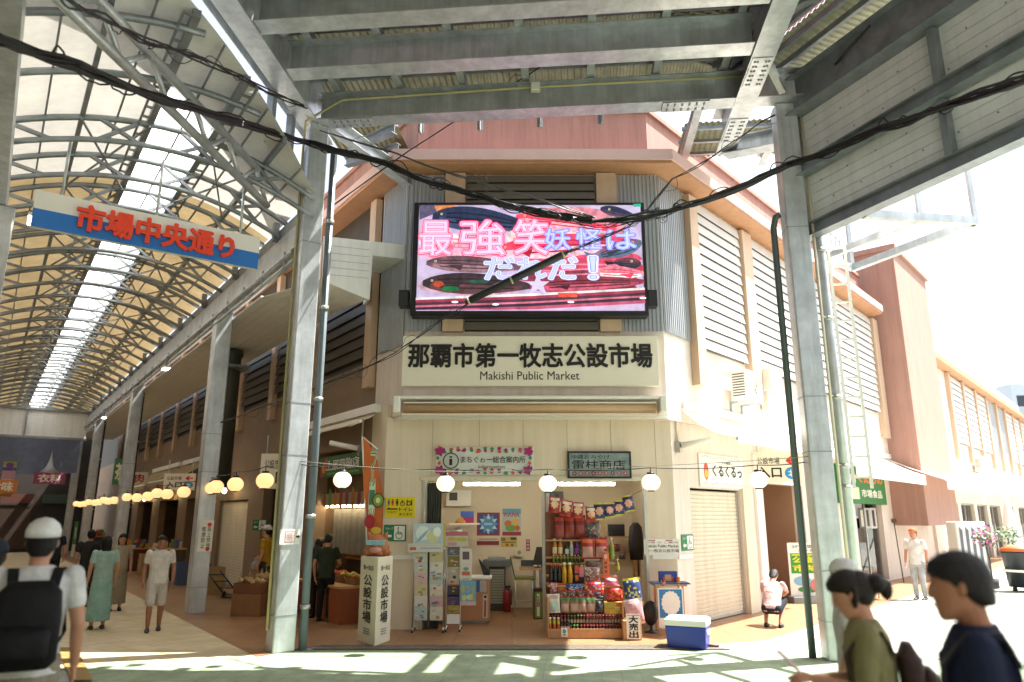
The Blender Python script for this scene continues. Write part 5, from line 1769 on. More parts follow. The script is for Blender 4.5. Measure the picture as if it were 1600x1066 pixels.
# rows of little spice bottles
SP = [(('#4c1010', '#98181c', '#8c7c70'), 'spice bottle with red cap in the upper row', 'red capped spice bottles in the upper row', [857.5 + 5 * i for i in range(6)] + [912.5 + 5 * i for i in range(13)], 975, 12.36, 0.135),
      (('#4c1810', '#1f8c2c', '#a89c84'), 'spice bottle with green cap in the upper row', 'green capped spice bottles in the upper row', [888 + 5 * i for i in range(5)], 975, 12.36, 0.135),
      (('#3c1418', '#8c1a1c', '#b8a884'), 'red capped bottle in the front row of the rack', 'red capped bottles in the front row', [908 + 5 * i for i in range(14)], 987, 12.29, 0.10),
      (('#5c1c18', '#209030', '#c8a84c'), 'green capped bottle in the front row of the rack', 'green capped bottles in the front row', [892 + 5 * i for i in range(3)], 987, 12.29, 0.10),
      (('#401418', '#2c1818', '#c8bcb0'), 'dark bottle with a white band in the front row', 'dark banded bottles in the front row', [878, 883, 888], 987, 12.29, 0.16),
      (('#b0a41c', '#d8d4c8', '#a83c28'), 'lemon yellow bottle with white cap in the front row', 'lemon yellow bottles in the front row', [859.5, 866, 872.5], 985.5, 12.29, 0.2)]
for cl, la, gr, xs, yb, yy, hh in SP:
    row_of(bottle_proto('spice_bottle', la, 'bottle', 0.024, hh, cl[0], cl[1], cl[2], gr, 0.7), xs, yb, yy)
pouch('blue and yellow striped bag hanging at the end of the rack', 989, 903, 945, 28, 12.35, ('#2c3c6c', '#c8b82c', '#d0c030', '#b8b8b0'), None, 0.12, 0.14, art='mix')
pouch('pale pink plastic bag hanging below the striped one', 991, 936, 976, 30, 12.25, ('#b88c90', '#c8b8b0', '#c89ca0', '#a87c84'), None, 0.12, 0.12, art='mix')
# sale crate with a lettered front
q0, q1 = at_y(975, 1014, 12.1), at_y(1002, 970, 12.1)
q0.z = 0.002
t = thing('sale_crate', 'wooden crate with a lettered white sale card at the end of the rack', 'crate', ((q0.x + q1.x) / 2, 12.2, 0))
m = MB(); m.box(q0, (q1.x - q0.x, 0, 0), (0, 0.3, 0), (0, 0, q1.z), M_wood); m.build('box', t, 0.006)
f = Fr(q0, (1, 0, 0), (0, -1, 0))
m = MB(); m.fbox(f, 0.05, 0.27, 0.03, 0.40, 0.002, 0.012, M_white); m.build('card', t)
D = Dec(f, 0.014); D.text('大', .09, .27, .14, .10, K_INK, .04); D.text('売', .09, .16, .14, .10, K_INK, .03); D.text('出', .09, .05, .14, .10, K_INK, .03); D.rect(.06, .26, .375, .395, C('#c88ca0')); D.build('lettering', t)

# ------------------------------------------------------------------ beside the shop: stool, cooler, fan
q0 = at_y(1030, 985, 12.65); q1 = at_y(1068, 916, 12.65)
t = thing('poster_stand', 'small wooden stand with a blue wreath poster on its front', 'stand', ((q0.x + q1.x) / 2, 12.7, 0))
m = MB()
for x in (q0.x, q1.x - 0.03):
    for y in (12.65, 12.95):
        m.box((x, y, 0), (0.03, 0, 0), (0, 0.03, 0), (0, 0, q1.z), M_wood)
m.build('frame', t)
m = MB(); m.box((q0.x - 0.05, 12.60, q1.z + 0.001), (q1.x - q0.x + 0.1, 0, 0), (0, 0.42, 0), (0, 0, 0.03), M_wood); m.build('top', t)
f = Fr((q0.x, 12.64, 0), (1, 0, 0), (0, -1, 0))
W, H = q1.x - q0.x, q1.z
m = MB(); m.fbox(f, 0.0, W - 0.02, 0.12, H - 0.03, 0.0, 0.008, M_white); m.build('poster', t)
D = Dec(f, 0.011); D.rect(0.02, W - .04, H * .36, H - .05, C('#2c78b4')); D.oval(W * .48, H * .66, W * .35, H * .24, M_white, 40, f=lambda q: 1 + .06 * math.sin(q * 16)); D.build('poster_print', t)
m = MB(); m.box((q0.x - 0.10, 12.56, q1.z + 0.035), (q1.x - q0.x + 0.2, 0, 0), (0, 0.4, 0), (0, 0, 0.012), C('#33507c')); m.box((q0.x - 0.06, 12.58, q1.z + 0.048), (q1.x - q0.x + 0.15, 0, 0), (0, 0.36, 0), (0, 0, 0.01), C('#4c6c94')); tag(m.build('magazine'), 'blue flat magazines laid on top of the poster stand', 'magazine')
carton('blue boxed snack with red print standing on the poster stand', 1031, 1058, 893, 913, 12.7, 0.1, '#23408c', art=((.2, .8, .05, .6, '#a04830'), (.3, .65, .25, .75, '#c88c70'), (.05, .3, .1, .3, '#c8c4b8')))
row_of(bottle_proto('sauce_jar', 'small orange jar on the poster stand', 'jar', 0.04, 0.14, '#b0602c', '#a84424', '#c89c50', None, 0.7), (1060,), 916, 12.62)
row_of(bottle_proto('sauce_jar', 'small red jar in front of the boxed snack', 'jar', 0.035, 0.10, '#a83c28', '#8c2c20', '#c8a088', None, 0.7), (1037,), 915, 12.6)
# cooler
q0, q1 = at_z(1043, 1013), at_z(1101, 1017)
cw = (q1 - q0).length + 0.02
t = thing('cooler_box', 'blue cooler box with a white lid on the tiles by the shutter', 'cooler', (q0 + q1) / 2)
f = Fr(q0, (q1 - q0))
m = MB()
f2 = lambda a, b, d: f.p(a, b, d)
m.loft([[f.p(-i_ + 0.0, z, i_ + 0.0), f.p(cw + i_, z, i_), f.p(cw + i_, z, -0.38 - i_), f.p(-i_, z, -0.38 - i_)] for z, i_ in ((0.0, -0.02), (0.02, 0.0), (0.32, 0.02))], mat('cooler_blue', '#2c3c9c', rough=0.4, var=0.05), smooth=False); m.build('body', t, 0.015)
m = MB(); m.fbox(f, -0.03, cw + 0.03, 0.322, 0.41, -0.41, 0.035, M_white); m.fbox(f, -0.01, cw + 0.01, 0.41, 0.43, -0.39, 0.015, M_white); m.build('lid', t, 0.02)
for a in (-0.03, cw + 0.002):
    m = MB(); m.fbox(f, a, a + 0.028, 0.20, 0.26, -0.30, -0.08, M_white); m.build('handle', t, 0.006)
# round black fan
p = at_y(1018, 990, 12.9)
t = thing('round_fan', 'round black fan standing by the shop jamb', 'fan', (p.x, 12.9, 0))
m = MB(); m.ball((p.x, 12.9, 0.32), 0.13, 0.08, 0.20, M_black); m.build('grille', t)
m = MB(); m.lathe([(0.12, 0), (0.12, 0.03), (0.03, 0.05), (0.03, 0.13)], (p.x, 12.9, 0), M_black, 14); m.build('base', t)
pp = at_z(1103, 1013)
tg = MB(); tg.tube([at_z(1102, 1012) + Z3 * .03, at_z(1124, 1013) + Z3 * .03], 0.022, C('#4c3028'), 8); tag(tg.build('wooden_pole'), 'short brown pole lying beside the cooler', 'pole')

# ------------------------------------------------------------------ information counter and room
def poster(label, fr, c0, c1, base, shapes, d=0.002, name='poster'):
    t, a0, b0, a1, b1, D = panel(name, label, 'poster', fr, c0, c1, d, 0.006, C(base, 0.5))
    W, H = a1 - a0, b1 - b0
    for s in shapes:
        if s[0] == 'r':
            D.rect(a0 + s[1] * W, a0 + s[2] * W, b0 + s[3] * H, b0 + s[4] * H, C(s[5]))
        elif s[0] == 'o':
            D.oval(a0 + s[1] * W, b0 + s[2] * H, s[3] * W, s[4] * H, C(s[5]))
        elif s[0] == 'l':
            D.leaf(a0 + s[1] * W, b0 + s[2] * H, s[3] * W, s[4] * W, s[5], C(s[6]))
        elif s[0] == 't':
            D.text(s[1], a0 + s[2] * W, b0 + s[3] * H, s[4] * W, s[5] * H, C(s[6]), 0.02)
    D.build('print', t)
    return t


BW = Fr((0, YB, 0), (1, 0, 0), (0, -1, 0))
rays_ = [('l', .5 + .10 * math.cos(k * .5236), .5 + .10 * math.sin(k * .5236), .34, .16, k * .5236, '#c8d8e0' if k % 2 else '#5898c8') for k in range(12)]
poster('square red bordered poster with blue starburst on the back wall', BW, (745, 837), (781, 801), '#8c2430', [('r', .08, .92, .08, .92, '#2c4c8c')] + rays_ + [('o', .5, .5, .26, .22, '#4c90c8'), ('r', .32, .68, .45, .55, '#a0c8e0')])
poster('tall colourful festival poster on the back wall', BW, (785, 837), (814, 795), '#a8c4c0', [('r', 0, 1, .8, 1, '#5ca0c0'), ('t', 'HAHA', .08, .70, .84, .16, '#b02c3c'), ('o', .3, .45, .2, .12, '#d0683c'), ('o', .7, .5, .2, .14, '#d8b860'), ('o', .45, .28, .3, .12, '#6c9c48'), ('o', .8, .28, .14, .1, '#c84c40'), ('r', 0, 1, 0, .14, '#8c2c3c')])
poster('small white poster with a dark red strip under the square one', BW, (745, 854), (780, 840), '#c8c0b0', [('r', 0, 1, .15, .6, '#7c1f2c'), ('r', .1, .9, .7, .9, '#a8a094')])
poster('yellow leaflet on the back wall under the festival poster', BW, (782, 855), (808, 839), '#c0a858', [('r', .05, .3, .6, .9, '#6c6c3c'), ('r', .6, .95, .7, .95, '#2c3c30'), ('r', .1, .9, .42, .52, '#6c5828'), ('o', .4, .22, .08, .14, '#a83c2c'), ('o', .7, .2, .08, .14, '#3c6c4c')])
poster('narrow pink strip poster beside the wall phone', BW, (822, 861), (828, 843), '#8c3c48', [('r', .2, .8, .15, .3, '#c8b0a8'), ('r', .2, .8, .45, .6, '#c8b0a8'), ('r', .2, .8, .75, .9, '#c8b0a8')])
t, a0, b0, a1, b1, D = panel('wall_phone', 'pale intercom box on the back wall', 'intercom', BW, (803, 870), (817, 857), 0.002, 0.08, M_shut)
D.oval(a0 + .6 * (a1 - a0), (b0 + b1) / 2, .04, .04, C('#8c8878')); D.build('speaker', t)
# indoor air conditioner and ceiling tubes
t, a0, b0, a1, b1, D = panel('indoor_air_conditioner', 'boxy white indoor air conditioner on the back wall', 'air conditioner', BW, (697, 791), (736, 766), 0.002, 0.24, M_white)
D.rect(a0 + .12 * (a1 - a0), a0 + .45 * (a1 - a0), b0 + .35 * (b1 - b0), b0 + .85 * (b1 - b0), C('#4c4c48')); D.build('vent', t)
t, a0, b0, a1, b1, D = panel('grey_wall_box', 'grey ventilation box on the wall above the snack rack', 'wall box', BW, (860, 783), (880, 768), 0.002, 0.2, C('#5c605c')); D.rect(a0 + .1, a1 - .1, b0 + .05, b1 - .05, C('#40443f')); D.build('vent', t)
for (xa, xb, yy, la) in ((725, 812, 14.1, 'lit ceiling tube over the information counter'), (872, 960, 13.9, 'lit ceiling tube over the snack shop')):
    p0, p1 = at_y(xa, 757, yy), at_y(xb, 757, yy)
    t = thing('ceiling_tube', la, 'ceiling light', ((p0.x + p1.x) / 2, yy, 2.6))
    z = min(p0.z, 2.64)
    m = MB(); m.tube([(p0.x, yy, z), (p1.x, yy, z)], 0.022, E('#fff4e0', 14.0), 10); m.build('tube', t)
    m = MB(); m.box((p0.x - 0.02, yy - 0.05, z + 0.03), (p1.x - p0.x + 0.04, 0, 0), (0, 0.10, 0), (0, 0, 0.04), M_white); m.build('fitting', t)
# counter
q0 = at_y(664, 975, 13.9); q1 = at_y(765, 902, 13.9)
t = thing('counter', 'peach fronted information counter with a pale top', 'counter', ((q0.x + q1.x) / 2, 14.2, 0))
m = MB(); m.box((q0.x, 13.9, 0.06), (q1.x - q0.x, 0, 0), (0, 0.55, 0), (0, 0, q1.z - 0.1), mat('peach_laminate', '#c08a60', rough=0.4, var=0.04)); m.build('body', t, 0.004)
m = MB(); m.box((q0.x + 0.04, 13.94, 0), (q1.x - q0.x - 0.08, 0, 0), (0, 0.4, 0), (0, 0, 0.058), M_steel_d); m.build('plinth', t)
m = MB(); m.box((q0.x - 0.03, 13.86, q1.z - 0.038), (q1.x - q0.x + 0.06, 0, 0), (0, 0.62, 0), (0, 0, 0.038), M_white); m.build('top', t, 0.004)
CF = Fr((0, 13.9, 0), (1, 0, 0), (0, -1, 0))
poster('slim white notice with red characters on the counter front', CF, (754, 966), (762, 929), '#d0ccc0', [('r', .3, .7, .05, .75, '#b8502c'), ('o', .5, .9, .3, .06, '#28303c')], 0.003)
poster('small blue and white leaflets pinned on the counter front', CF, (744, 925), (760, 907), '#c0c4c4', [('r', 0, .35, 0, 1, '#4c70a0'), ('r', .45, .9, .2, .8, '#c8b8a8')], 0.003)
# brochure racks
def brochure_rack(label, cols, y, ybase, ytop, pal, white=False):
    mm = M_white if white else M_alu
    xs = [at_y(c, ybase, y).x for c in (cols[0], cols[-1])]
    t = thing('brochure_rack', label, 'brochure rack', ((xs[0] + xs[1]) / 2, y, 0))
    zt = at_y(700, ytop, y).z
    zb = at_y(700, 963, y).z
    m = MB()
    for x in [at_y(c, 900, y).x for c in cols]:
        m.tube([(x, y + 0.12, 0.06), (x, y + 0.12, zt)], 0.012, mm, 8)
    for z in (zb - 0.02, zt):
        m.tube([(xs[0], y + 0.12, z), (xs[1], y + 0.12, z)], 0.01, mm, 8)
    m.build('frame', t)
    for x in xs:
        m = MB(); m.tube([(x, y - 0.12, 0.06), (x, y + 0.3, 0.06)], 0.012, mm, 8); m.build('foot', t)
        for yy in (y - 0.1, y + 0.28):
            m = MB(); m.lathe([(0.03, -0.012), (0.03, 0.012)], (x, yy, 0.031), M_black, 10, (1, 0, 0)); m.build('caster', t)
    return t, zb, zt


rn = random.Random(11)
bt_, zb, zt = brochure_rack('aluminium brochure rack with two columns of pale leaflets', (645, 670, 693), 12.95, 985, 858, None)
BRP = ['#c8c4b4', '#b8bcb4', '#c8a8a8', '#c0b88c', '#ccc8c0', '#a8b8b4', '#ccc4b0', '#b89ca4']
rows_ = 6
for ci, (ca, cb) in enumerate(((648, 668), (672, 692))):
    for r in range(rows_):
        yt = 861 + r * 17.5
        x0_, x1_ = at_y(ca, yt, 12.95).x, at_y(cb, yt, 12.95).x
        z1_ = at_y(ca, yt, 12.95).z; z0_ = at_y(ca, yt + 21, 12.95).z
        f = Fr((x0_, 12.95 + 0.0 + 0.004 * (rows_ - r), z0_), (1, 0, 0), (0, -1, 0))
        W, H = x1_ - x0_, z1_ - z0_
        t = thing('leaflet', ['pale', 'printed'][ci] + ' leaflet in the %s pocket of the %s column of the aluminium rack' % (['top', 'second', 'third', 'fourth', 'fifth', 'lowest'][r], ['outer', 'inner'][ci]), 'leaflet', f.p(W / 2, 0, 0))
        m = MB(); m.fbox(f, 0, W, 0, H, 0, 0.012, C(BRP[(r + 3 * ci) % 8])); m.build('cover', t)
        D = Dec(f, 0.015)
        for k in range(4):
            u, v = rn.uniform(.02, .6), rn.uniform(.05, .75)
            D.rect(u * W, min(1, u + rn.uniform(.15, .38)) * W, v * H, min(.97, v + rn.uniform(.06, .2)) * H, C(rn.choice(['#a04850', '#c0a048', '#5c7c98', '#6c6c68', '#98746c', '#7ca088', '#b87838', '#d4d0c8'])))
        D.build('print', t)
poster('glossy pale blue poster on top of the aluminium brochure rack', Fr((0, 12.93, 0), (1, 0, 0), (0, -1, 0)), (645, 856), (696, 818), '#b4c8cc', [('o', .3, .6, .22, .3, '#d8e4e4'), ('o', .62, .45, .2, .25, '#c8cc9c'), ('o', .75, .65, .12, .2, '#e4ecec'), ('l', .1, .2, .6, .1, .8, '#8cb0b8'), ('r', .95, 1, 0, 1, '#c8b04c'), ('r', .1, .95, .04, .09, '#5c84b0')])
poster('white strip card with a red mark on the aluminium rack', Fr((0, 12.91, 0), (1, 0, 0), (0, -1, 0)), (637, 863), (692, 850), '#c8c8c0', [('r', .06, .24, .25, .6, '#b86040'), ('r', .35, .95, .4, .55, '#98a4b0')])
br2, zb, zt = brochure_rack('white wire magazine rack with dark magazines beside the counter', (697, 719), 13.05, 985, 830, None, True)
MAG = [('#8c5c64', 835, 853, 'pink topped'), ('#5c6470', 855, 868, 'slate'), ('#7c6c3c', 869, 886, 'olive'), ('#a89c90', 888, 913, 'pale'), ('#34303c', 915, 932, 'dark'), ('#4c3858', 930, 946, 'violet'), ('#a08838', 946, 958, 'mustard')]
for c, ya, yb, nm in MAG:
    f0_ = at_y(699, yb, 13.04); f1_ = at_y(718, ya, 13.04)
    f = Fr(f0_, (1, 0, 0), (0, -1, 0)); W, H = f1_.x - f0_.x, f1_.z - f0_.z
    t = thing('magazine', nm + ' magazine in the white wire rack', 'magazine', f.p(W / 2, 0, 0))
    m = MB(); m.fbox(f, 0, W, 0, H, 0, 0.015, C(c)); m.build('cover', t)
    D = Dec(f, 0.017)
    for k in range(5):
        u, v = rn.uniform(.05, .6), rn.uniform(.05, .75)
        D.rect(u * W, (u + rn.uniform(.1, .35)) * W, v * H, (v + rn.uniform(.06, .2)) * H, C(rn.choice(['#c8b8a0', '#a04840', '#c09c38', '#685870', '#2c2c34', '#b8b4ac'])))
    D.build('print', t)
m = MB(); q0 = at_y(698, 975, 13.04); q1 = at_y(718, 960, 13.04); m.box(q0, (q1.x - q0.x, 0, 0), (0, 0.02, 0), (0, 0, q1.z - q0.z), M_white); m.build('kick_panel', br2)
P2 = Fr((0, 13.0, 0), (1, 0, 0), (0, -1, 0))
poster('pink headed notice board above the white magazine rack', P2, (696, 854), (731, 831), '#c0bcb0', [('r', 0, 1, .72, 1, '#b86870'), ('o', .3, .5, .2, .14, '#c8a448'), ('r', .5, .95, .35, .6, '#b0b04c'), ('r', .1, .5, .08, .28, '#b8909c')])
poster('white notice with a dark photo beside the magazine rack', P2, (719, 882), (737, 857), '#ccc8c0', [('r', .2, .8, .3, .8, '#5c4c54')])
poster('white notice with a red and green mark beside the rack', P2, (719, 908), (737, 883), '#ccc8bc', [('o', .5, .75, .25, .12, '#6c9080'), ('r', .15, .85, .35, .6, '#b86048'), ('r', .2, .8, .1, .16, '#8c8c84')])
poster('light blue festival leaflet with yellow characters beside the rack', P2, (719, 946), (744, 907), '#6ca0bc', [('t', 'まつり', .1, .5, .8, .3, '#c8b030'), ('r', 0, 1, 0, .16, '#c8a8a8'), ('o', .25, .3, .15, .12, '#c8c070'), ('o', .6, .32, .2, .1, '#a8d0d8'), ('t', '夏', .55, .2, .3, .25, '#d0b840')])
# paper organiser, desk, chair, monitor, fire extinguisher
q0 = at_y(763, 946, 15.7); q1 = at_y(790, 886, 15.7)
t = thing('drawer_tower', 'dark tower of shallow paper trays by the counter', 'drawer unit', ((q0.x + q1.x) / 2, 15.9, 0))
m = MB(); m.box((q0.x, 15.72, 0), (q1.x - q0.x, 0, 0), (0, 0.4, 0), (0, 0, q1.z), C('#3a3a34')); m.build('cabinet', t)
for i in range(13):
    m = MB(); m.box((q0.x + 0.03, 15.70, 0.16 + i * (q1.z - .2) / 13), (q1.x - q0.x - 0.06, 0, 0), (0, 0.019, 0), (0, 0, (q1.z - .2) / 13 - 0.012), C('#8c8c80')); m.build('tray', t)
t = thing('printer', 'grey office printer on top of the paper tray tower', 'printer', (q0.x + .2, 15.9, q1.z))
m = MB(); m.box((q0.x - 0.12, 15.66, q1.z + 0.003), (q1.x - q0.x + 0.24, 0, 0), (0, 0.45, 0), (0, 0, 0.13), C('#5c6060')); m.build('body', t, 0.01)
m = MB(); m.box((q0.x - 0.02, 15.7, q1.z + 0.135), (q1.x - q0.x + 0.02, 0, 0), (0, 0.3, 0), (0, 0, 0.06), C('#8c9090')); m.build('paper_tray', t, 0.006)
t = thing('leaflet_holder', 'black slanted leaflet holder on the information counter', 'holder', at_y(757, 900, 14.0))
p = at_y(757, 899, 14.0); m = MB(); m.prism([p + Vector((-.12, 0, .30)), p + Vector((.06, 0, .12)), p + Vector((.10, 0, .0)), p + Vector((-.02, 0, .0))], (0, 0.1, 0), M_black); m.build('holder', t)
q0 = at_y(812, 960, 15.2); q1 = at_y(848, 888, 15.2)
t = thing('desk', 'wooden topped desk at the back of the information room', 'desk', ((q0.x + q1.x) / 2, 15.4, 0))
m = MB(); m.box((q0.x, 15.2, q1.z - 0.04), (q1.x - q0.x, 0, 0), (0, 0.6, 0), (0, 0, 0.04), M_wood); m.build('top', t)
m = MB(); m.box((q0.x + (q1.x - q0.x) * .62, 15.22, 0), (0.04, 0, 0), (0, 0.55, 0), (0, 0, q1.z - .042), M_steel_d); m.build('leg', t)
m = MB(); m.box((q1.x - 0.05, 15.22, 0), (0.04, 0, 0), (0, 0.55, 0), (0, 0, q1.z - .042), M_steel_d); m.build('leg', t)
t = thing('monitor', 'dark tilted monitor on the back desk', 'monitor', (q0.x + .36, 15.3, q1.z))
f = Fr(Vector((q0.x + .26, 15.3, q1.z + .06)), (1, -0.5, 0), (-0.45, -0.9, 0.0), (0.25, 0.1, 1))
m = MB(); m.fbox(f, 0, .28, 0, .36, -.03, 0, M_black); m.build('panel', t)
m = MB(); m.box((q0.x + .30, 15.3, q1.z + .001), (.14, 0, 0), (0, .12, 0), (0, 0, .015), M_black); m.box((q0.x + .36, 15.34, q1.z + .016), (.03, 0, 0), (0, .03, 0), (0, 0, .12), M_black); m.build('stand', t)
t = thing('laptop', 'grey laptop on the back desk beside the monitor', 'laptop', (q0.x + .15, 15.3, q1.z)); m = MB(); m.box((q0.x + .03, 15.24, q1.z + .001), (.26, 0, 0), (0, .2, 0), (0, 0, .02), C('#8c8c88')); m.build('base', t); m = MB(); m.box((q0.x + .03, 15.44, q1.z + .022), (.26, 0, 0), (0, .05, 0), (0, 0.0, .12), C('#3a3c3c')); m.build('lid', t)
m = MB(); m.box((q0.x + .42, 15.22, q1.z + .001), (.12, 0, 0), (0, .1, 0), (0, 0, .08), C('#2c88a8')); tag(m.build('tissue_box'), 'bright blue box on the edge of the back desk', 'box')
p = at_y(816, 955, 14.9)
t = thing('stool_chair', 'olive seated high chair with thin metal legs by the desk', 'chair', (p.x, 14.9, 0))
zs = at_y(815, 905, 14.9).z
m = MB(); m.box((p.x - .16, 14.75, zs), (.42, 0, 0), (0, .36, 0), (0, 0, .05), C('#6c6a2c')); m.build('seat', t, 0.015)
m = MB(); m.loft([[Vector((p.x - .16 - .02 * k, 14.76 + dy, zs + .05 + .09 * k)) for dy in (0, .34)] + [Vector((p.x - .14 - .02 * k, 14.76 + dy, zs + .05 + .09 * k)) for dy in (.34, 0)] for k in range(5)], C('#3c3a28'), smooth=False); m.build('backrest', t)
for dx, dy in ((-.14, 14.78), (.22, 14.78), (-.14, 15.08), (.22, 15.08)):
    m = MB(); m.tube([(p.x + dx, dy, 0), (p.x + dx * .9, dy, zs)], 0.012, M_alu, 8); m.build('leg', t)
m = MB(); m.tube([(p.x - .14, 14.78, .3), (p.x + .22, 14.78, .3)], 0.01, M_alu, 8); m.build('foot_rail', t)
q0 = at_y(834, 970, 14.5); q1 = at_y(848, 920, 14.5)
t = thing('standing_placard', 'dark red framed green placard standing by the post', 'placard', ((q0.x + q1.x) / 2, 14.5, 0))
f = Fr((q0.x, 14.5, 0), (1, 0, 0), (0, -1, 0)); W, H = q1.x - q0.x, q1.z
m = MB(); m.fbox(f, 0, W, 0, H, -.2, 0, C('#3c1c18')); m.build('box', t)
D = Dec(f, .003); D.rect(.12 * W, .9 * W, .06 * H, .9 * H, C('#6c9028')); D.rect(.35 * W, .66 * W, .12 * H, .84 * H, M_white); D.oval(.5 * W, .5 * H, .3 * W, .09 * H, C('#b07888')); D.text('お茶', .38 * W, .58 * H, .24 * W, .2 * H, K_INK, .02, True); D.build('print', t)
p = at_y(792, 948, 15.6)
t = thing('fire_extinguisher', 'red fire extinguisher on the floor by the paper tray tower', 'fire extinguisher', (p.x, 15.6, 0))
m = MB(); m.lathe([(.07, 0), (.08, .02), (.08, .38), (.05, .45), (.025, .47)], (p.x, 15.6, 0), C('#7c1818', .3), 14); m.build('cylinder', t)
m = MB(); m.box((p.x - .03, 15.59, .47), (.1, 0, 0), (0, .02, 0), (0, 0, .05), M_black); m.tube([(p.x, 15.56, .5), (p.x + .09, 15.54, .42), (p.x + .09, 15.54, .15)], .012, M_black, 6); m.build('valve', t)
q0 = at_y(705, 820, 15.3)
t = thing('wall_shelf', 'small wall shelf with a clock and an orange cone behind the racks', 'shelf', q0)
m = MB(); m.box((q0.x - .05, 15.3, q0.z), (.62, 0, 0), (0, .3, 0), (0, 0, .03), M_white); m.build('board', t)
m = MB(); m.lathe([(.11, 0), (.11, .04)], (q0.x + .15, 15.4, q0.z - .16), M_alu, 18, (0, -1, 0)); tag(m.build('desk_fan'), 'small round grey fan under the wall shelf', 'fan')
m = MB(); m.lathe([(.12, 0), (.10, .05), (.02, .13)], (q0.x + .18, 15.42, q0.z + .031), C('#c88c48'), 14); tag(m.build('straw_hat'), 'tan straw hat on the wall shelf', 'hat')
m = MB(); m.box((q0.x + .17, 15.56, q0.z + .031), (.28, 0, 0), (0, .02, 0), (0, 0, .24), C('#a0305c')); m.box((q0.x + .17, 15.555, q0.z + .15), (.28, 0, 0), (0, .004, 0), (0, 0, .12), C('#3c5cb0')); tag(m.build('picture_card'), 'magenta and blue card standing on the wall shelf', 'card')
q0 = at_y(960, 838, 15.5)
t = thing('small_television', 'small black television on a shelf at the back of the snack shop', 'television', q0)
m = MB(); m.box((q0.x - .12, 15.5, q0.z), (.34, 0, 0), (0, .1, 0), (0, 0, .24), M_black); m.build('housing', t, .01); m = MB(); m.box((q0.x - .1, 15.495, q0.z + .02), (.3, 0, 0), (0, .004, 0), (0, 0, .2), C('#28282c', .2)); m.build('screen', t)
m = MB(); m.box((q0.x - .3, 15.4, q0.z - .04), (.75, 0, 0), (0, .5, 0), (0, 0, .035), M_wood); m.box((q0.x - .28, 15.45, 0), (.03, 0, 0), (0, .4, 0), (0, 0, q0.z - .041), M_wood); m.box((q0.x + .42, 15.45, 0), (.03, 0, 0), (0, .4, 0), (0, 0, q0.z - .041), M_wood); tag(m.build('shelf_unit'), 'wooden shelf unit at the back of the snack shop', 'shelf')
for i, (x, c) in enumerate(((964, '#6c2428'), (972, '#3c3438'))):
    pouch(['dark red bag on the back shelf of the shop', 'black bag on the back shelf of the shop'][i], x, 850 + 12 * i, 862 + 12 * i, 10, 15.35, (c, c, '#8c6a60'), None, 0, .1, art='mix')
q0 = at_y(995, 875, 14.2)
m = MB(); m.loft([[q0 + Vector((r_ * math.cos(k * .7854) * 1.0, r_ * .5 * math.sin(k * .7854), z)) for k in range(8)] for z, r_ in ((0, .12), (.3, .15), (.6, .12), (.68, .05))], C('#1c1a1c')); tag(m.build('hanging_coat'), 'black coat hanging inside the snack shop', 'coat')

# ------------------------------------------------------------------ lettered box pillar with a carved head
q = [at_z(*p) for p in ((558, 1001), (585, 1011), (609, 1002))]
zt = 1.28
u1, u2 = (q[1] - q[0]), (q[2] - q[1])
t = thing('sign_pillar', 'white box pillar with vertical market lettering by the corner pier', 'sign', q[1])
q3 = q[0] + u2
m = MB(); m.prism([q[0], q[1], q[2], q3], Z3 * zt, mat('pillar_white', '#d4ceb8', rough=.5, var=.03)); m.build('box', t, .006)
for o_, u_ in ((q[0], u1), (q[1], u2)):
    f = Fr(o_, u_)
    L = u_.length
    m = MB(); write_v(m, '公設市場', f, .27 * L, .30, .46 * L, .72, K_INK, .008, .02); write(m, '第一牧志', f, .2 * L, 1.08, .6 * L, .075, K_INK, .008, .01)
    for i in range(3):
        m.fbox(f, .35 * L, .7 * L, .14 + i * .035, .155 + i * .035, .006, .008, C('#6c7c80'))
    m.build('lettering', t)
hc = (q[0] + q[2]) / 2 + Z3 * (zt + .002)
t = thing('guardian_statue', 'carved terracotta guardian head with sunglasses on the white pillar', 'statue', hc)
tc_ = mat('statue_clay', '#a5683e', rough=.7, var=.25, scale=12)
m = MB()
m.loft([[hc + Vector((r_ * math.cos(k * .3927), r_ * .85 * math.sin(k * .3927), z)) for k in range(16)] for z, r_ in ((0, .15), (.04, .19), (.16, .20), (.24, .17), (.30, .12), (.33, .03))], tc_)
for k in range(10):
    a_ = k * .628
    m.ball(hc + Vector((.18 * math.cos(a_), .15 * math.sin(a_), .05 + .02 * (k % 2))), .05, .05, .05, tc_, 8, 6)
m.build('head', t)
for sx_ in (-1, 1):
    m = MB(); m.lathe([(.06, 0), (.035, .07), (.004, .13)], hc + Vector((.11 * sx_, 0, .26)), tc_, 8, (sx_ * .4, 0, 1)); m.build('ear', t)
m = MB(); m.ball(hc + Vector((0, -.17, .10)), .10, .06, .05, mat('statue_mouth', '#c08880', var=.2), 12, 8); m.ball(hc + Vector((0, -.19, .16)), .035, .03, .025, tc_, 8, 6); m.build('muzzle', t)
m = MB(); m.box(hc + Vector((-.15, -.20, .175)), (.3, 0, 0), (0, .02, 0), (0, 0, .07), C('#88b8c8', .15)); m.box(hc + Vector((-.16, -.195, .235)), (.32, 0, 0), (0, .02, 0), (0, 0, .012), M_white); m.build('sunglasses', t)

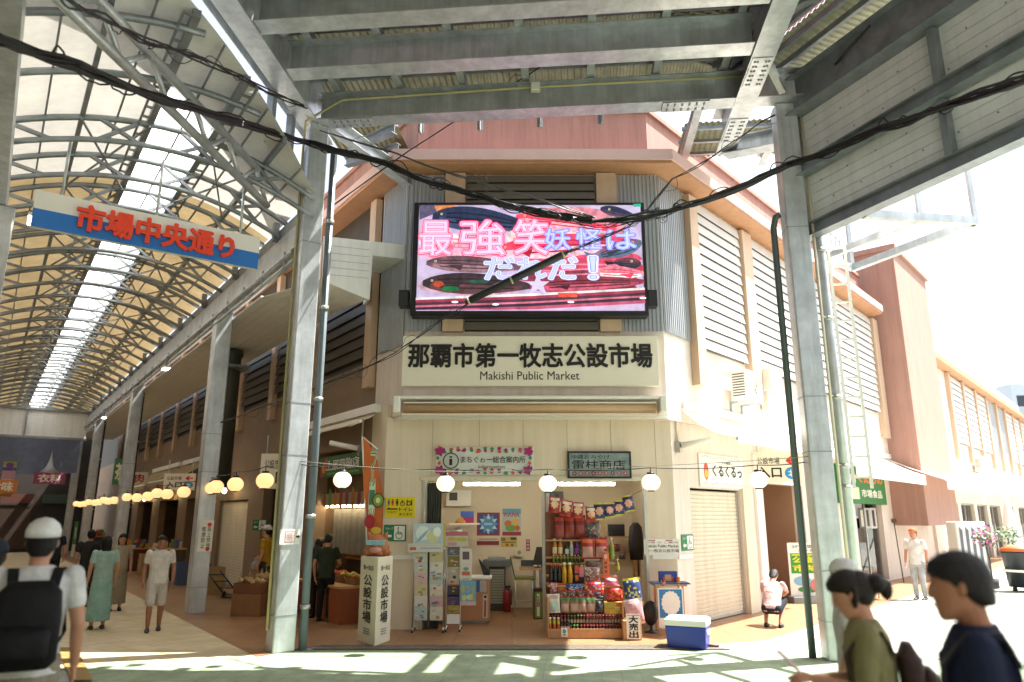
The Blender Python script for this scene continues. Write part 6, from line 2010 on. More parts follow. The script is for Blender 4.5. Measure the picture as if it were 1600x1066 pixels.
# ------------------------------------------------------------------ fruit stall and the arcade side
def crate_stack(label, p, w, d, h, yaw, col, name='fruit_crate', cat='crate', fruit=None, group=None):
    t = thing(name, label, cat, p, group)
    f = Fr(p, (math.cos(yaw), math.sin(yaw), 0))
    m = MB(); m.fbox(f, -w / 2, w / 2, 0, h, -d / 2, -d / 2 + .015, col); m.fbox(f, -w / 2, w / 2, 0, h, d / 2 - .015, d / 2, col); m.fbox(f, -w / 2, -w / 2 + .015, 0, h, -d / 2 + .016, d / 2 - .016, col); m.fbox(f, w / 2 - .015, w / 2, 0, h, -d / 2 + .016, d / 2 - .016, col); m.fbox(f, -w / 2 + .016, w / 2 - .016, .01, h * .8, -d / 2 + .016, d / 2 - .016, col); m.build('box', t)
    if fruit:
        rn_ = random.Random(int(p[0] * 97 + p[1] * 31))
        m = MB()
        for i in range(14):
            m.ball(f.p(rn_.uniform(-w / 2 + .05, w / 2 - .05), h * .8 + .03 + rn_.uniform(0, .03), rn_.uniform(-d / 2 + .05, d / 2 - .05)), .045, .045, .042, C(rn_.choice(fruit)), 8, 6)
        m.build('fruit', t)
    return t


FY = math.atan2(dL.y, dL.x)
ft = LL.p(1.9, 0, 0.15)
t = thing('fruit_stall', 'dark stepped fruit stall with an orange cloth front under the stall light', 'stall', ft)
m = MB(); m.fbox(LL, 0.9, 3.2, 0, .62, -.7, .35, mat('stall_orange', '#8c4a20', var=.15)); m.fbox(LL, .9, 3.2, .621, .66, -.72, .38, M_wood); m.build('table', t)
m = MB(); m.fbox(LL, 1.6, 3.2, 0, 1.02, -1.1, -.73, mat('stall_dark', '#3c2c20', var=.2)); m.fbox(LL, 1.58, 3.22, 1.021, 1.06, -1.12, -.70, M_wood); m.build('back_tier', t)
fr_cols = [['#b8702c', '#c88c30'], ['#8c9c34', '#b0a838'], ['#a03424', '#b84c30'], ['#c8a838', '#c0902c']]
nm = ['oranges', 'green fruit', 'red fruit', 'yellow fruit']
for i in range(4):
    crate_stack('cardboard tray of %s on the lower step of the fruit stall' % nm[i], LL.p(1.2 + .55 * i, .662, -.15), .46, .4, .12, FY, M_card, 'fruit_tray', 'fruit tray', fr_cols[i])
    crate_stack('cardboard tray of %s on the upper step of the fruit stall' % nm[(i + 2) % 4], LL.p(1.8 + .4 * i, 1.062, -.9), .37, .36, .12, FY, M_card, 'fruit_tray', 'fruit tray', fr_cols[(i + 2) % 4])
a0, b0 = LL.on(509, 792, -.3); a1, _ = LL.on(573, 790, -.3)
t = thing('stall_light', 'long lit tube over the fruit stall', 'light', LL.p((a0 + a1) / 2, b0, -.3))
m = MB(); m.tube([LL.p(a0, b0, -.3), LL.p(a1, b0, -.3)], .022, E('#ffe6b8', 9.0), 10); m.build('tube', t)
m = MB(); m.fbox(LL, min(a0, a1), max(a0, a1), b0 + .03, b0 + .07, -.34, -.26, M_white); m.build('fitting', t)
m = MB()
for k in range(2):
    s_ = 1.2 + k * 1.05
    m.grid(lambda u, v, s_=s_: LL.p(s_ + 1.0 * u, 1.15 + (b0 - 1.2) * v, -.42 + .03 * math.sin(u * 26)), 26, 4, mat('clear_curtain', '#8c8880', rough=.25, var=.2, trans=.4))
tag(m.build('plastic_curtain'), 'hanging clear plastic curtain behind the stall light', 'curtain')
# bag stand, cartons and hand truck in the arcade
p = at_z(402, 963); p2 = at_z(372, 955)
bx = thing('carton', 'brown cardboard carton stacked below the skewers between the columns', 'carton', p)
for i, (pp_, w_, h_, la) in enumerate(((at_z(392, 962), .62, .42, 'brown carton on the floor between the arcade columns'), (at_z(422, 960), .55, .5, 'second brown carton half behind the arcade mouth column'))):
    crate_stack(la, pp_, w_, .45, h_, -.2, M_card, 'carton', 'carton')
bpy.data.objects.remove(bx)
crate_stack('upper brown carton holding pale skewered packets', at_z(392, 962) + Z3 * .425, .6, .44, .2, -.2, mat('carton_red', '#74482c', var=.15), 'carton', 'carton')
crate_stack('upper carton of pale packets half behind the arcade mouth column', at_z(422, 960) + Z3 * .505, .55, .44, .2, -.2, M_card, 'carton', 'carton')
rn_ = random.Random(5)
M_pk = mat('pale_packet', '#b0946c', rough=.6, var=.2)
for cx, z_ in ((at_z(392, 962), .60), (at_z(422, 960), .68)):
    m = MB()
    for i in range(26):
        q_ = cx + Vector((rn_.uniform(-.26, .26), rn_.uniform(-.18, .18), z_ + rn_.uniform(0, .05)))
        m.ball(q_ + Z3 * .03, .05, .04, .05, M_pk, 7, 5); m.tube([q_, q_ + Vector((rn_.uniform(-.03, .03), 0, rn_.uniform(.14, .22)))], .005, M_pk, 5)
    tag(m.build('skewers'), 'pale packets with sticks heaped on the %s carton' % ('front' if z_ < .65 else 'rear'), 'snacks', None, 'stuff')
q_ = at_z(350, 935)
t = thing('hand_truck', 'folded black hand truck leaning by the arcade shutter', 'hand truck', q_)
m = MB()
for dx in (0, .34):
    m.tube([q_ + Vector((dx, 0, .08)), q_ + Vector((dx - .55, .15, .62))], .018, M_black, 8)
for k in range(4):
    m.tube([q_ + Vector((-.14 * k, .04 * k, .08 + .15 * k)), q_ + Vector((.34 - .14 * k, .04 * k, .08 + .15 * k))], .014, M_black, 8)
m.build('frame', t)
m = MB(); m.box(q_ + Vector((0, -.22, .03)), (.34, 0, 0), (0, .22, 0), (0, 0, .012), M_black); m.build('toe_plate', t)
for dx in (-.03, .37):
    m = MB(); m.lathe([(.08, -.02), (.08, .02)], q_ + Vector((dx, .05, .081)), M_black, 14, (1, 0, 0)); m.build('wheel', t)

# deep arcade: dim shopfront block, blue sheeting, banners, stalls
t = thing('far_shop_block', 'dim shopfronts closing the view beyond the arcade end screen', 'building', AR.p(37.5, 0, 2))
M_dk = mat('dim_shopfront', '#37302a', rough=.8, var=.5, scale=.8)
m = MB(); m.box(AR.p(37.5, 0, -1), nL * 9, dL * .3, Z3 * 9, M_dk); m.build('wall', t)
for i in range(4):
    m = MB(); m.box(AR.p(37.4, .2, -.4 + 1.9 * i), nL * 1.5, dL * .05, Z3 * 2.2, C(('#1f1b18', '#3a2a20', '#241c1a', '#302c2a')[i])); m.build('shop_opening', t)
    m = MB(); m.box(AR.p(37.35, 2.6, -.4 + 1.9 * i), nL * 1.5, dL * .05, Z3 * .5, C(('#3a4c40', '#5c3830', '#5c564e', '#4a382e')[i])); m.build('fascia_sign', t)
t = thing('blue_sheeting', 'blue grey sheet hung across the arcade end with a gathered white peak', 'tarpaulin', AR.p(31, 4.6, 2))
m = MB()
m.grid(lambda u, v: AR.p(31.0 + .25 * math.sin(u * 9) * (1 - v), 4.0 + 1.62 * v - .18 * math.sin(math.pi * u) * (1 - v), .2 + 4.2 * u), 20, 8, mat('blue_sheet', '#6f7890', rough=.6, var=.15, trans=.3)); m.build('sheet', t)
m = MB(); m.loft([[AR.p(30.9, 4.0 + z, 1.35) + (nL * math.cos(k * .7854) + dL * math.sin(k * .7854)) * r_ for k in range(8)] for z, r_ in ((-.05, .42), (.25, .16), (.7, .04), (1.0, .005))], mat('white_peak', '#b8bcc4', var=.1)); m.build('peak', t)
BB = Fr(AR.p(29.5, 0, 3.2), -nL, -dL)
poster('pink banner with red print hanging at the arcade end', BB, (-3, 776), (27, 722), '#b08890', [('r', 0, 1, .88, 1, '#8c9438'), ('r', 0, 1, .74, .84, '#4c4080'), ('o', .5, .9, .3, .08, '#6c3c74'), ('r', .05, .95, .2, .26, '#a83c3c'), ('r', .0, 1, 0, .12, '#b08434'), ('r', .1, .9, .4, .5, '#c8a8ac')], 0, 'banner')
gb = Fr(AR.p(25.5, 0, .3), -nL, -dL)
poster('green and white vertical banner beside the last arcade column', gb, (110, 870), (123, 815), '#b8bcb0', [('r', .0, 1, .35, 1, '#3c7c48'), ('t', '市場', .25, .5, .5, .35, '#c8d4c0')], 0, 'banner')
for i, (s_, p_, c, w_, h_) in enumerate(((23.5, -.9, '#6c3a20', 1.4, .8), (27.5, -.7, '#4c4038', 1.2, 1.0), (19.2, -1.0, '#5c2c20', 1.4, .75), (31.5, .9, '#5c4430', 1.3, .8), (14.2, -1.1, '#50402c', 1.3, .9))):
    t = thing('market_stall', ['brown goods table below the far lanterns', 'grey goods table by the last arcade column', 'reddish goods table deep in the arcade', 'tan goods table under the pink banner', 'olive goods table outside the arcade shops'][i], 'stall', AR.p(s_, 0, p_))
    f = Fr(AR.p(s_, 0, p_), dL, nL)
    m = MB(); m.fbox(f, -w_ / 2, w_ / 2, 0, h_, -.4, .4, C(c)); m.fbox(f, -w_ / 2 - .03, w_ / 2 + .03, h_ + .001, h_ + .04, -.43, .43, M_wood); m.build('table', t)
    rn_ = random.Random(i)
    m = MB()
    for k in range(16):
        m.cbox(f.p(rn_.uniform(-w_ / 2 + .1, w_ / 2 - .1), h_ + .042, rn_.uniform(-.3, .3)), rn_.uniform(.08, .2), rn_.uniform(.08, .2), rn_.uniform(.06, .3), C(rn_.choice(['#a8502c', '#b8a888', '#5c7c3c', '#a03030', '#c09038', '#d0ccc0', '#4c5c80'])), rn_.uniform(0, 3))
    tag(m.build('goods', t), kind='stuff')

SG = [(21.0, .9, 3.1, 1.0, .5, '#d8d4c8', '#a8342c', '精肉', 'white hanging sign with red characters deep in the arcade'), (24.0, .8, 3.2, .5, 1.1, '#3c7c50', '#e8e4d0', '茶', 'green vertical hanging sign near the last columns'), (27.5, 1.5, 3.3, 1.2, .5, '#8c3c5c', '#e8d8d0', '衣料', 'plum hanging sign near the end screen'), (29.0, 3.2, 2.9, 1.2, .6, '#c07838', '#f0e4d0', '珍味', 'orange hanging sign under the end screen')]
for s_, p_, z_, w_, h_, c, c2, tx, la in SG:
    f = Fr(AR.p(s_, z_, -p_ if s_ < 26 else p_), -nL, -dL)
    t = thing('hanging_sign', la, 'sign', f.p(0, 0, 0))
    m = MB(); m.fbox(f, -w_ / 2, w_ / 2, 0, h_, -.03, .03, C(c)); m.build('board', t, .006)
    D = Dec(f, .033); D.text(tx, -w_ * .36, h_ * .15, w_ * .72, h_ * .7, C(c2), .03, h_ > w_); D.build('lettering', t)
    for u_ in (-.3, .3):
        m = MB(); m.tube([f.p(w_ * u_, h_, 0), f.p(w_ * u_, h_ + .5, 0)], .01, M_steel_d, 6); m.build('hanger', t)
rn_ = random.Random(21)
for i in range(14):
    s_ = 9.0 + i * 1.55 + rn_.uniform(-.3, .3)
    cc = rn_.choice(['#7c5434', '#8c8474', '#a8502c', '#5c6450', '#4c5c7c', '#b09464', '#6c3030'])
    nm_ = {'#7c5434': 'brown', '#8c8474': 'grey', '#a8502c': 'rust coloured', '#5c6450': 'olive', '#4c5c7c': 'slate blue', '#b09464': 'tan', '#6c3030': 'maroon'}[cc]
    crate_stack('%s crate of mixed goods on the arcade pavement' % nm_, AR.p(s_, .013, -1.15 + rn_.uniform(-.25, .3)), rn_.uniform(.5, .8), .45, rn_.uniform(.35, .7), FY, C(cc, .8), 'goods_crate', 'crate', rn_.choice([['#c88c30', '#a04028'], ['#8c9c34', '#c8b870'], ['#d0c8b8', '#a86c4c'], ['#b03838', '#d8d0c0']]), 'goods crates along the arcade, ' + nm_)
for i, (s_, z_) in enumerate(((10.5, 2.6), (13.6, 2.7), (18.6, 2.6), (23.0, 2.6), (28.2, 2.7))):
    p_ = AR.p(s_, z_, -1.7)
    t = thing('shop_bulb', ['bare lit bulb over the first goods crates in the arcade', 'bare lit bulb outside the tan awning', 'bare lit bulb outside the brown awning', 'bare lit bulb near the green hanging sign', 'bare lit bulb by the end screen'][i], 'lamp', p_)
    m = MB(); m.ball(p_, .06, .06, .075, E('#ffdca0', 12.0), 10, 8); m.build('bulb', t)
    m = MB(); m.tube([p_ + Z3 * .08, p_ + Z3 * .55], .008, M_cable, 6); m.lathe([(.03, .06), (.03, .12)], p_, M_black, 10); m.build('cord', t)

# ------------------------------------------------------------------ east side street things
bn = Fr(RL.p(5.6, 0, .35), (1, .12, 0))
a0, b0 = bn.on(1240, 976); a1, b1 = bn.on(1284, 848)
b0 = .16
t = thing('standing_banner', 'green and white standing market banner with yellow characters behind the column', 'banner', bn.p((a0 + a1) / 2, 0, 0))
m = MB(); m.fbox(bn, a0, a1, b0, b1, 0, .012, M_white); m.build('sheet', t)
W, H = a1 - a0, b1 - b0
D = Dec(bn, .015); D.rect(a0 + .06 * W, a0 + .94 * W, b0 + .42 * H, b0 + .80 * H, C('#3f8f2f')); D.text('公設', a0 + .12 * W, b0 + .62 * H, .76 * W, .12 * H, C('#d8d42c'), .03); D.text('市場', a0 + .12 * W, b0 + .46 * H, .76 * W, .12 * H, C('#d8d42c'), .03); D.rect(a0 + .1 * W, a0 + .9 * W, b0 + .755 * H, b0 + .785 * H, C('#c8c83c')); D.text('2F食堂', a0 + .12 * W, b0 + .9 * H, .6 * W, .06 * H, C('#5c7c5c'), .01); D.text('あります', a0 + .3 * W, b0 + .83 * H, .6 * W, .05 * H, C('#b05c4c'), .01)
D.oval(a0 + .35 * W, b0 + .28 * H, .25 * W, .09 * H, C('#7cb0cc')); D.oval(a0 + .5 * W, b0 + .12 * H, .3 * W, .06 * H, C('#3c8848')); D.oval(a0 + .75 * W, b0 + .2 * H, .2 * W, .12 * H, C('#c87478')); D.build('banner_print', t)
m = MB(); m.fbox(bn, a0 - .02, a1 + .02, .005, .155, -.14, .16, M_steel_d); m.build('weighted_base', t, .01)
m = MB(); m.tube([bn.p((a0 + a1) / 2, .15, -.02), bn.p((a0 + a1) / 2, b1 + .02, -.02)], .015, M_alu, 8); m.build('pole', t)
t, a0, b0, a1, b1, D = panel('framed_notice', 'orange framed notice on the brown entrance wall', 'notice', Fr(RL.p(3.6, 0, -2.48), dR, nR), (1226, 838), (1249, 816), 0, .02, C('#b8875c'))
D.rect(a0 + .4 * (a1 - a0), a0 + .85 * (a1 - a0), b0 + .2 * (b1 - b0), b0 + .75 * (b1 - b0), C('#8c8c6c')); D.build('print', t)
# glass shopfront goods of the green sign shop
g = MB()
for s_ in (10.3, 11.6, 12.84):
    g.fbox(RL, s_, s_ + .06, 0, 2.34, -.2, -.14, M_alu)
g.fbox(RL, 10.37, 12.83, 1.85, 1.91, -.2, -.14, M_alu)
w_ = g.build('shop_door', B); g = MB(); g.fbox(RL, 10.37, 11.59, .06, 1.84, -.175, -.165, M_gl); g.build('pane', w_); g = MB(); g.fbox(RL, 11.67, 12.83, .06, 1.84, -.175, -.165, M_gl); g.build('pane', w_)
for i in range(3):
    poster(['dark vertical paper on the shopfront glass', 'white vertical paper on the shopfront glass', 'black and white vertical paper on the glass'][i], RL, (1344 + 9 * i, 826), (1350 + 9 * i, 794), ('#3c3c38', '#b8b4a8', '#c8c4bc')[i], [('r', .3, .7, .1, .9, '#1c1c1c' if i else '#c8c0b0')], -.13)
q_ = RL.p(13.6, 0, .1)
t = thing('broom', 'long handled broom leaning on the sunlit wall past the green shop sign', 'broom', q_)
mm = MB(); mm.tube([RL.p(12.6, .0, .45), RL.p(13.9, 1.75, .05)], .016, C('#4c3c30'), 8); mm.build('handle', t); mm = MB(); mm.cbox(RL.p(13.9, 1.7, .06), .25, .06, .12, C('#5c4c3c'), .8); mm.build('head', t)
# flower pots, rack, parasol and vehicle beyond the shaft
def flowerpot(label, px, py, pal):
    p_ = at_z(px, py)
    t = thing('flower_pot', label, 'potted flowers', p_, 'potted flowers along the side street')
    mm = MB(); mm.lathe([(.12, 0), (.16, .03), (.16, .25), (.13, .25), (.13, .2)], p_, C('#2c2824'), 14, caps=True); mm.build('pot', t)
    mm = MB(); mm.tube([p_ + Z3 * .2, p_ + Vector((.02, 0, .75)), p_ + Vector((-.03, 0, 1.25))], .022, C('#5c4c38'), 8); mm.build('stem', t)
    rr_ = random.Random(px)
    mm = MB()
    for i in range(260):
        d_ = Vector((rr_.gauss(0, 1), rr_.gauss(0, 1), rr_.gauss(0, .8))).normalized() * (rr_.random() ** .4) * .33
        c_ = p_ + Z3 * 1.35 + d_
        x_ = Vector((rr_.gauss(0, 1), rr_.gauss(0, 1), rr_.gauss(0, 1))).normalized(); y_ = x_.orthogonal().normalized(); s_ = rr_.uniform(.03, .07)
        mm.poly([c_ - x_ * s_, c_ + y_ * s_ * .6, c_ + x_ * s_, c_ - y_ * s_ * .6], C(pal[0] if rr_.random() < .45 else pal[1]))
    mm.build('foliage', t)
    return t


flowerpot('pink flowering standard in a dark pot by the kerb', 1552, 920, ('#c04c88', '#4c6c3c'))
flowerpot('greenish flowering standard behind the pink one', 1586, 905, ('#8ca078', '#46603c'))
q_ = at_z(1528, 912)
t = thing('clothes_rack', 'white draped clothes rack on the pavement beyond the shaft', 'rack', q_)
mm = MB(); mm.box(q_ + Vector((-.42, 0, .25)), (.9, 0, 0), (0, .5, 0), (0, 0, 1.5), M_white); mm.build('drape', t, .04)
mm = MB()
for k in range(5):
    mm.poly([q_ + Vector((-.35 + .18 * k, -.012, .4)), q_ + Vector((-.27 + .18 * k, -.012, .45)), q_ + Vector((-.24 + .18 * k, -.012, 1.5)), q_ + Vector((-.33 + .18 * k, -.012, 1.6))], C('#6c707c'))
mm.build('stripes', t)
mm = MB()
for dx in (-.38, .42):
    mm.tube([q_ + Vector((dx, .25, 0)), q_ + Vector((dx, .25, .3))], .02, M_alu, 8)
mm.build('legs', t)
q_ = at_z(1590, 895)
t = thing('folded_parasol', 'folded white parasol standing by the far shop doors', 'parasol', q_)
mm = MB(); mm.lathe([(.3, .9), (.24, 1.4), (.12, 2.2), (.02, 2.75)], q_, M_white, 12); mm.build('canopy', t); mm = MB(); mm.tube([q_, q_ + Z3 * .95], .03, M_alu, 8); mm.build('pole', t)
q_ = at_z(1602, 925)
t = thing('hand_cart', 'dark wheeled bin cart with an orange top at the street edge', 'cart', q_)
mm = MB(); mm.lathe([(.34, .12), (.40, .95), (.42, .97), (.42, 1.0), (.36, 1.0)], q_, C('#20282c', .4), 20); mm.build('bin', t); mm = MB(); mm.lathe([(.43, 1.01), (.43, 1.08), (.2, 1.16)], q_, C('#b8602c'), 20); mm.build('lid', t); mm = MB(); mm.lathe([(.425, .5), (.425, .56)], q_, M_white, 20, caps=False); mm.build('stripe', t)
for dx in (-.25, .25):
    mm = MB(); mm.lathe([(.06, -.03), (.06, .03)], q_ + Vector((dx, 0, .06)), M_black, 12, (1, 0, 0)); mm.build('wheel', t)
q_ = at_z(1360, 940)
t = thing('bench_frame', 'low metal bench frame by the sunlit wall', 'bench', q_)
mm = MB(); mm.box(q_ + Vector((-.4, 0, .42)), (1.0, .2, 0), (-.08, .35, 0), (0, 0, .04), M_alu); mm.build('seat', t)
for dx, dy in ((-.36, .04), (.5, .22), (-.42, .34), (.45, .5)):
    mm = MB(); mm.tube([q_ + Vector((dx, dy, 0)), q_ + Vector((dx, dy, .42))], .018, M_alu, 8); mm.build('leg', t)
# far blocks at the end of the side street
for i, (px, py, Y, w_, h_, c, la) in enumerate(((1578, 600, 95, 14, 20, '#c4ccd4', 'grey blue apartment block far down the side street'), (1592, 700, 110, 16, 12, '#d0c8b4', 'low cream block at the end of the side street'))):
    p_ = at_y(px, py, Y)
    t = thing('apartment_block', la, 'building', (p_.x + w_ / 2, Y, 0))
    mm = MB(); mm.box((p_.x, Y, 0), (w_, 0, 0), (0, 10, 0), (0, 0, p_.z if i == 0 else h_), C(c, .8)); mm.build('wall', t)
    for fl in range(5):
        mm = MB(); mm.box((p_.x - .4, Y - .9, 2.6 + 3.1 * fl), (w_ + .5, 0, 0), (0, .9, 0), (0, 0, .9), C('#b4bcc4')); mm.build('balcony', t)
        mm = MB(); mm.box((p_.x + .6, Y - .05, 3.6 + 3.1 * fl), (w_ - 1.2, 0, 0), (0, .04, 0), (0, 0, 1.5), C('#3c444c', .2)); mm.build('window', t)

#@@P6
# ------------------------------------------------------------------ lanterns and their string
M_lan = mat('lantern_paper', '#ffe0bc', rough=.6, var=.05, scale=4, emit=0.34)
def lantern():
    t = thing('paper_lantern', 'x', 'lantern', (0, 0, 0))
    m = MB()
    prof = []
    n = 18
    for i in range(n + 1):
        th = math.pi * (.10 + .80 * i / n)
        prof.append((.137 * math.sin(th) * (1 + (.016 if i % 2 else 0)), -.137 * .92 * math.cos(th)))
    m.lathe(prof, (0, 0, 0), M_lan, 20, caps=False); m.build('shade', t)
    m = MB(); m.lathe([(.055, -.134), (.058, -.12), (.05, -.115)], (0, 0, 0), M_black, 14); m.build('lower_ring', t)
    m = MB(); m.lathe([(.05, .114), (.058, .12), (.055, .15)], (0, 0, 0), M_black, 14); m.tube([(0, 0, .15), (0, 0, .22)], .008, M_black, 6); m.build('upper_ring', t)
    return t


L0 = lantern()
front = [(535, 750, 11.3, 'round glowing lantern in front of the fruit shop sign'), (696, 756, 11.25, 'round pale lantern in front of the information sign'), (856, 756, 11.2, 'round pale lantern above the shutter post between the two shops'), (1017, 754, 11.1, 'round pale lantern beside the weathered shop board'), (1185, 750, 11.0, 'round peach lantern in front of the entrance sign by the side street')]
first = True
pos = []
for px, py, Y, la in front:
    p = at_y(px, py, Y)
    pos.append(p)
    if first:
        L0.location = p; L0['label'] = la; first = False
    else:
        copy_tree(L0, p, None, la)
lx = [(0.67, 2.45, 'glowing lantern in front of the entrance sign at the arcade mouth'), (2.34, 2.45, 'second glowing lantern of the arcade string, in front of the closed shutter'), (3.65, 2.45, 'glowing lantern just before the column with the tall notice')]
M_lanw = mat('warm_lantern_paper', '#ffc488', rough=.6, var=.06, scale=4, emit=0.3)
LW = None
wpos = []
for s, z, la in lx:
    p = AR.p(s, z, 0.2); wpos.append(p)
    if LW is None:
        M_lan = M_lanw; LW = lantern(); LW.location = p; LW['label'] = la
    else:
        copy_tree(LW, p, None, la)
for i, s in enumerate([5.0, 6.32, 8.12, 9.39, 10.63, 12.32, 14.16, 16.7, 18.2, 19.4, 20.6, 21.8, 24.0, 25.5, 27.0, 28.8]):
    p = AR.p(s, 2.42 if i % 3 else 2.47, 0.22 if i else -.05); wpos.append(p)
    copy_tree(LW, p, None, 'one of the small glowing lanterns strung deep along the arcade', 'lanterns strung deep along the arcade')


def sag(pts, dip, n=8):
    out = []
    for i in range(len(pts) - 1):
        for k in range(n):
            t_ = k / n
            out.append(pts[i].lerp(pts[i + 1], t_) - Z3 * dip * 4 * t_ * (1 - t_))
    out.append(pts[-1])
    return out


m = MB(); m.tube(sag([COLL + Vector((.1, -.1, 2.68))] + [p + Z3 * .22 for p in pos] + [COLR + Vector((0, 0, 2.7))], .03), .008, M_cable, 6); tag(m.build('lantern_string'), 'dark wire carrying the lanterns across the corner front', 'wire')
m = MB(); m.tube(sag([COLL + Vector((.1, -.1, 2.72)), at_y(700, 737, 11.2), at_y(960, 730, 11.15), COLR + Vector((0, -.1, 2.75))], .02), .006, C('#8c8a80'), 6); tag(m.build('guide_wire'), 'thin pale guide wire above the corner lanterns', 'wire')
m = MB(); m.tube(sag([COLL + Vector((0, 0, 2.65))] + [p + Z3 * .22 for p in wpos], .03, 4), .008, M_cable, 6); tag(m.build('lantern_string'), 'dark wire carrying the lanterns down the arcade', 'wire')

# ------------------------------------------------------------------ cable bundles
def bundle(label, pts, n, r, spread, seed, dip=0.0, loops=6, name='cable_bundle', mt=None):
    """n strands following one sagging line, each wandering round it, with loose loops of wire."""
    rn_ = random.Random(seed)
    line = sag([Vector(p) for p in pts], dip, 10)
    m = MB()
    N = len(line)
    for k in range(n):
        ph, ph2, fq, fq2, am = rn_.uniform(0, 6.28), rn_.uniform(0, 6.28), rn_.uniform(.15, .5), rn_.uniform(.3, .9), rn_.uniform(.2, 1) * spread
        path = []
        for i, p in enumerate(line):
            t_ = (line[min(i + 1, N - 1)] - line[max(i - 1, 0)]).normalized()
            x = t_.cross(Z3).normalized(); y = x.cross(t_)
            path.append(p + x * am * math.sin(ph + fq * i) + y * am * math.sin(ph2 + fq2 * i * .6) + y * rn_.uniform(-.15, .15) * spread)
        m.tube(path, r * rn_.uniform(.6, 1.25), mt or M_cable, 5)
    for k in range(loops):
        i = rn_.randrange(4, N - 5)
        p0, p1 = line[i], line[min(N - 1, i + rn_.randrange(2, 5))]
        t_ = (p1 - p0).normalized(); x = t_.cross(Z3).normalized(); y = x.cross(t_)
        s_ = rn_.choice((-1, 1)) * rn_.uniform(.06, .16)
        m.tube([p0 + (p1 - p0) * (q / 8) + y * s_ * math.sin(math.pi * q / 8) + x * rn_.uniform(-.02, .02) for q in range(9)], r * .55, mt or M_cable, 5)
    return tag(m.build(name), label, 'cables')


def ay(px, py, Y):
    return at_y(px, py, Y)


bundle('thick black cable bundle sagging from the arcade mouth past the column to the video screen', [ay(-40, 42, 5.0), ay(120, 105, 6.2), ay(300, 168, 7.8), ay(480, 222, 10.75), ay(600, 255, 10.9), ay(700, 292, 10.9), ay(800, 322, 10.9), ay(925, 346, 10.8)], 13, .019, .055, 1, .02, 14)
bundle('thick black cable bundle rising from the video screen to the boarded screen', [ay(925, 346, 10.8), ay(1010, 338, 10.6), ay(1090, 318, 10.4), ay(1230, 258, 10.2), ay(1370, 205, 9.0), ay(1480, 165, 7.6), ay(1640, 105, 6.0)], 11, .017, .05, 2, .02, 14)
bundle('looser upper black wires crossing the arcade mouth', [ay(95, -10, 5.0), ay(160, 30, 5.4), ay(260, 72, 6.4), ay(380, 120, 8.2), ay(480, 170, 10.7)], 4, .010, .04, 3, .02, 8)
bundle('grey wires running from the arcade column down to the video screen', [ay(500, 205, 11.0), ay(620, 240, 10.9), ay(740, 280, 10.8), ay(850, 315, 10.8), ay(930, 340, 10.8)], 3, .008, .03, 4, .02, 6, mt=C('#4a4a44'))
bundle('loose tangle of thin black wires in front of the video screen', [ay(780, 318, 10.8), ay(850, 330, 10.75), ay(930, 352, 10.75), ay(1000, 345, 10.7), ay(1060, 325, 10.7)], 5, .006, .07, 5, .03, 16)
bundle('thin wires climbing from the video screen to the canopy beam', [ay(1005, 335, 10.8), ay(1050, 280, 10.8), ay(1120, 240, 10.7), ay(1190, 190, 10.6), ay(1260, 150, 10.4), ay(1360, 40, 8.8)], 3, .007, .03, 6, .02, 6)
bundle('single diagonal wire from the fruit shop wall up past the canopy beams', [ay(515, 325, 12.6), ay(640, 235, 11.6), ay(780, 145, 10.9), ay(860, 95, 10.3), ay(985, -10, 9.2)], 2, .010, .01, 7, .0, 2)
bundle('coiled thin wires from the splice tube down to the fruit shop', [ay(345, 660, 13.2), ay(420, 632, 12.8), ay(510, 600, 12.3), ay(620, 550, 11.7), ay(690, 500, 11.2), ay(735, 470, 10.9)], 3, .006, .03, 8, .02, 22)
t0, t1 = ay(727, 473, 10.85), ay(886, 395, 10.7)
t = thing('splice_closure', 'long black cable splice tube hanging diagonally before the video screen', 'cable splice', t0.lerp(t1, .5))
m = MB(); m.tube([t0, t0.lerp(t1, .03), t0.lerp(t1, .06), t0.lerp(t1, .94), t0.lerp(t1, .97), t1], [.03, .045, .06, .06, .045, .03], M_black, 14); m.build('tube', t)
for q in (.03, .45, .96):
    m = MB(); p = t0.lerp(t1, q); m.lathe([(.064, -.015), (.066, 0), (.064, .015)], p, C('#b8ae90'), 14, (t1 - t0)); m.build('band', t)
bundle('fan of thin wires running from the splice tube to the cable bundle', [t1, ay(925, 378, 10.7), ay(985, 352, 10.7), ay(1030, 325, 10.7)], 5, .006, .04, 9, .0, 6)
for i, (px, Y, s) in enumerate(((15, 0, 2.0), (245, 0, 9.8), (152, 0, 22.0))):
    p = AR.p(s if i else 1.0, 5.75 if i else 6.1, .28 if i else PW - .5)
    t = thing('arcade_lamp', ['small lit lamp on the far side of the arcade near its mouth', 'small lit lamp on the eaves beam in the middle of the arcade', 'small lit lamp on the eaves beam deep in the arcade'][i], 'lamp', p)
    f = Fr(p, dL, nL)
    m = MB(); m.fbox(f, -.22, .22, 0, .05, -.08, .08, M_white); m.build('housing', t); m = MB(); m.fbox(f, -.2, .2, -.012, -.001, -.07, .07, E('#fff8e8', 4.0)); m.build('diffuser', t)
    m = MB(); m.fbox(f, -.03, .03, .05, .35, -.02, .02, M_steel_d); m.build('arm', t)

#@@P7
# ------------------------------------------------------------------ people
def cloth(h, rough=0.85):
    return mat('cloth_' + h.lstrip('#'), h, rough=rough, var=.2, scale=6, bump=1.0, bscale=9, spec=.2)


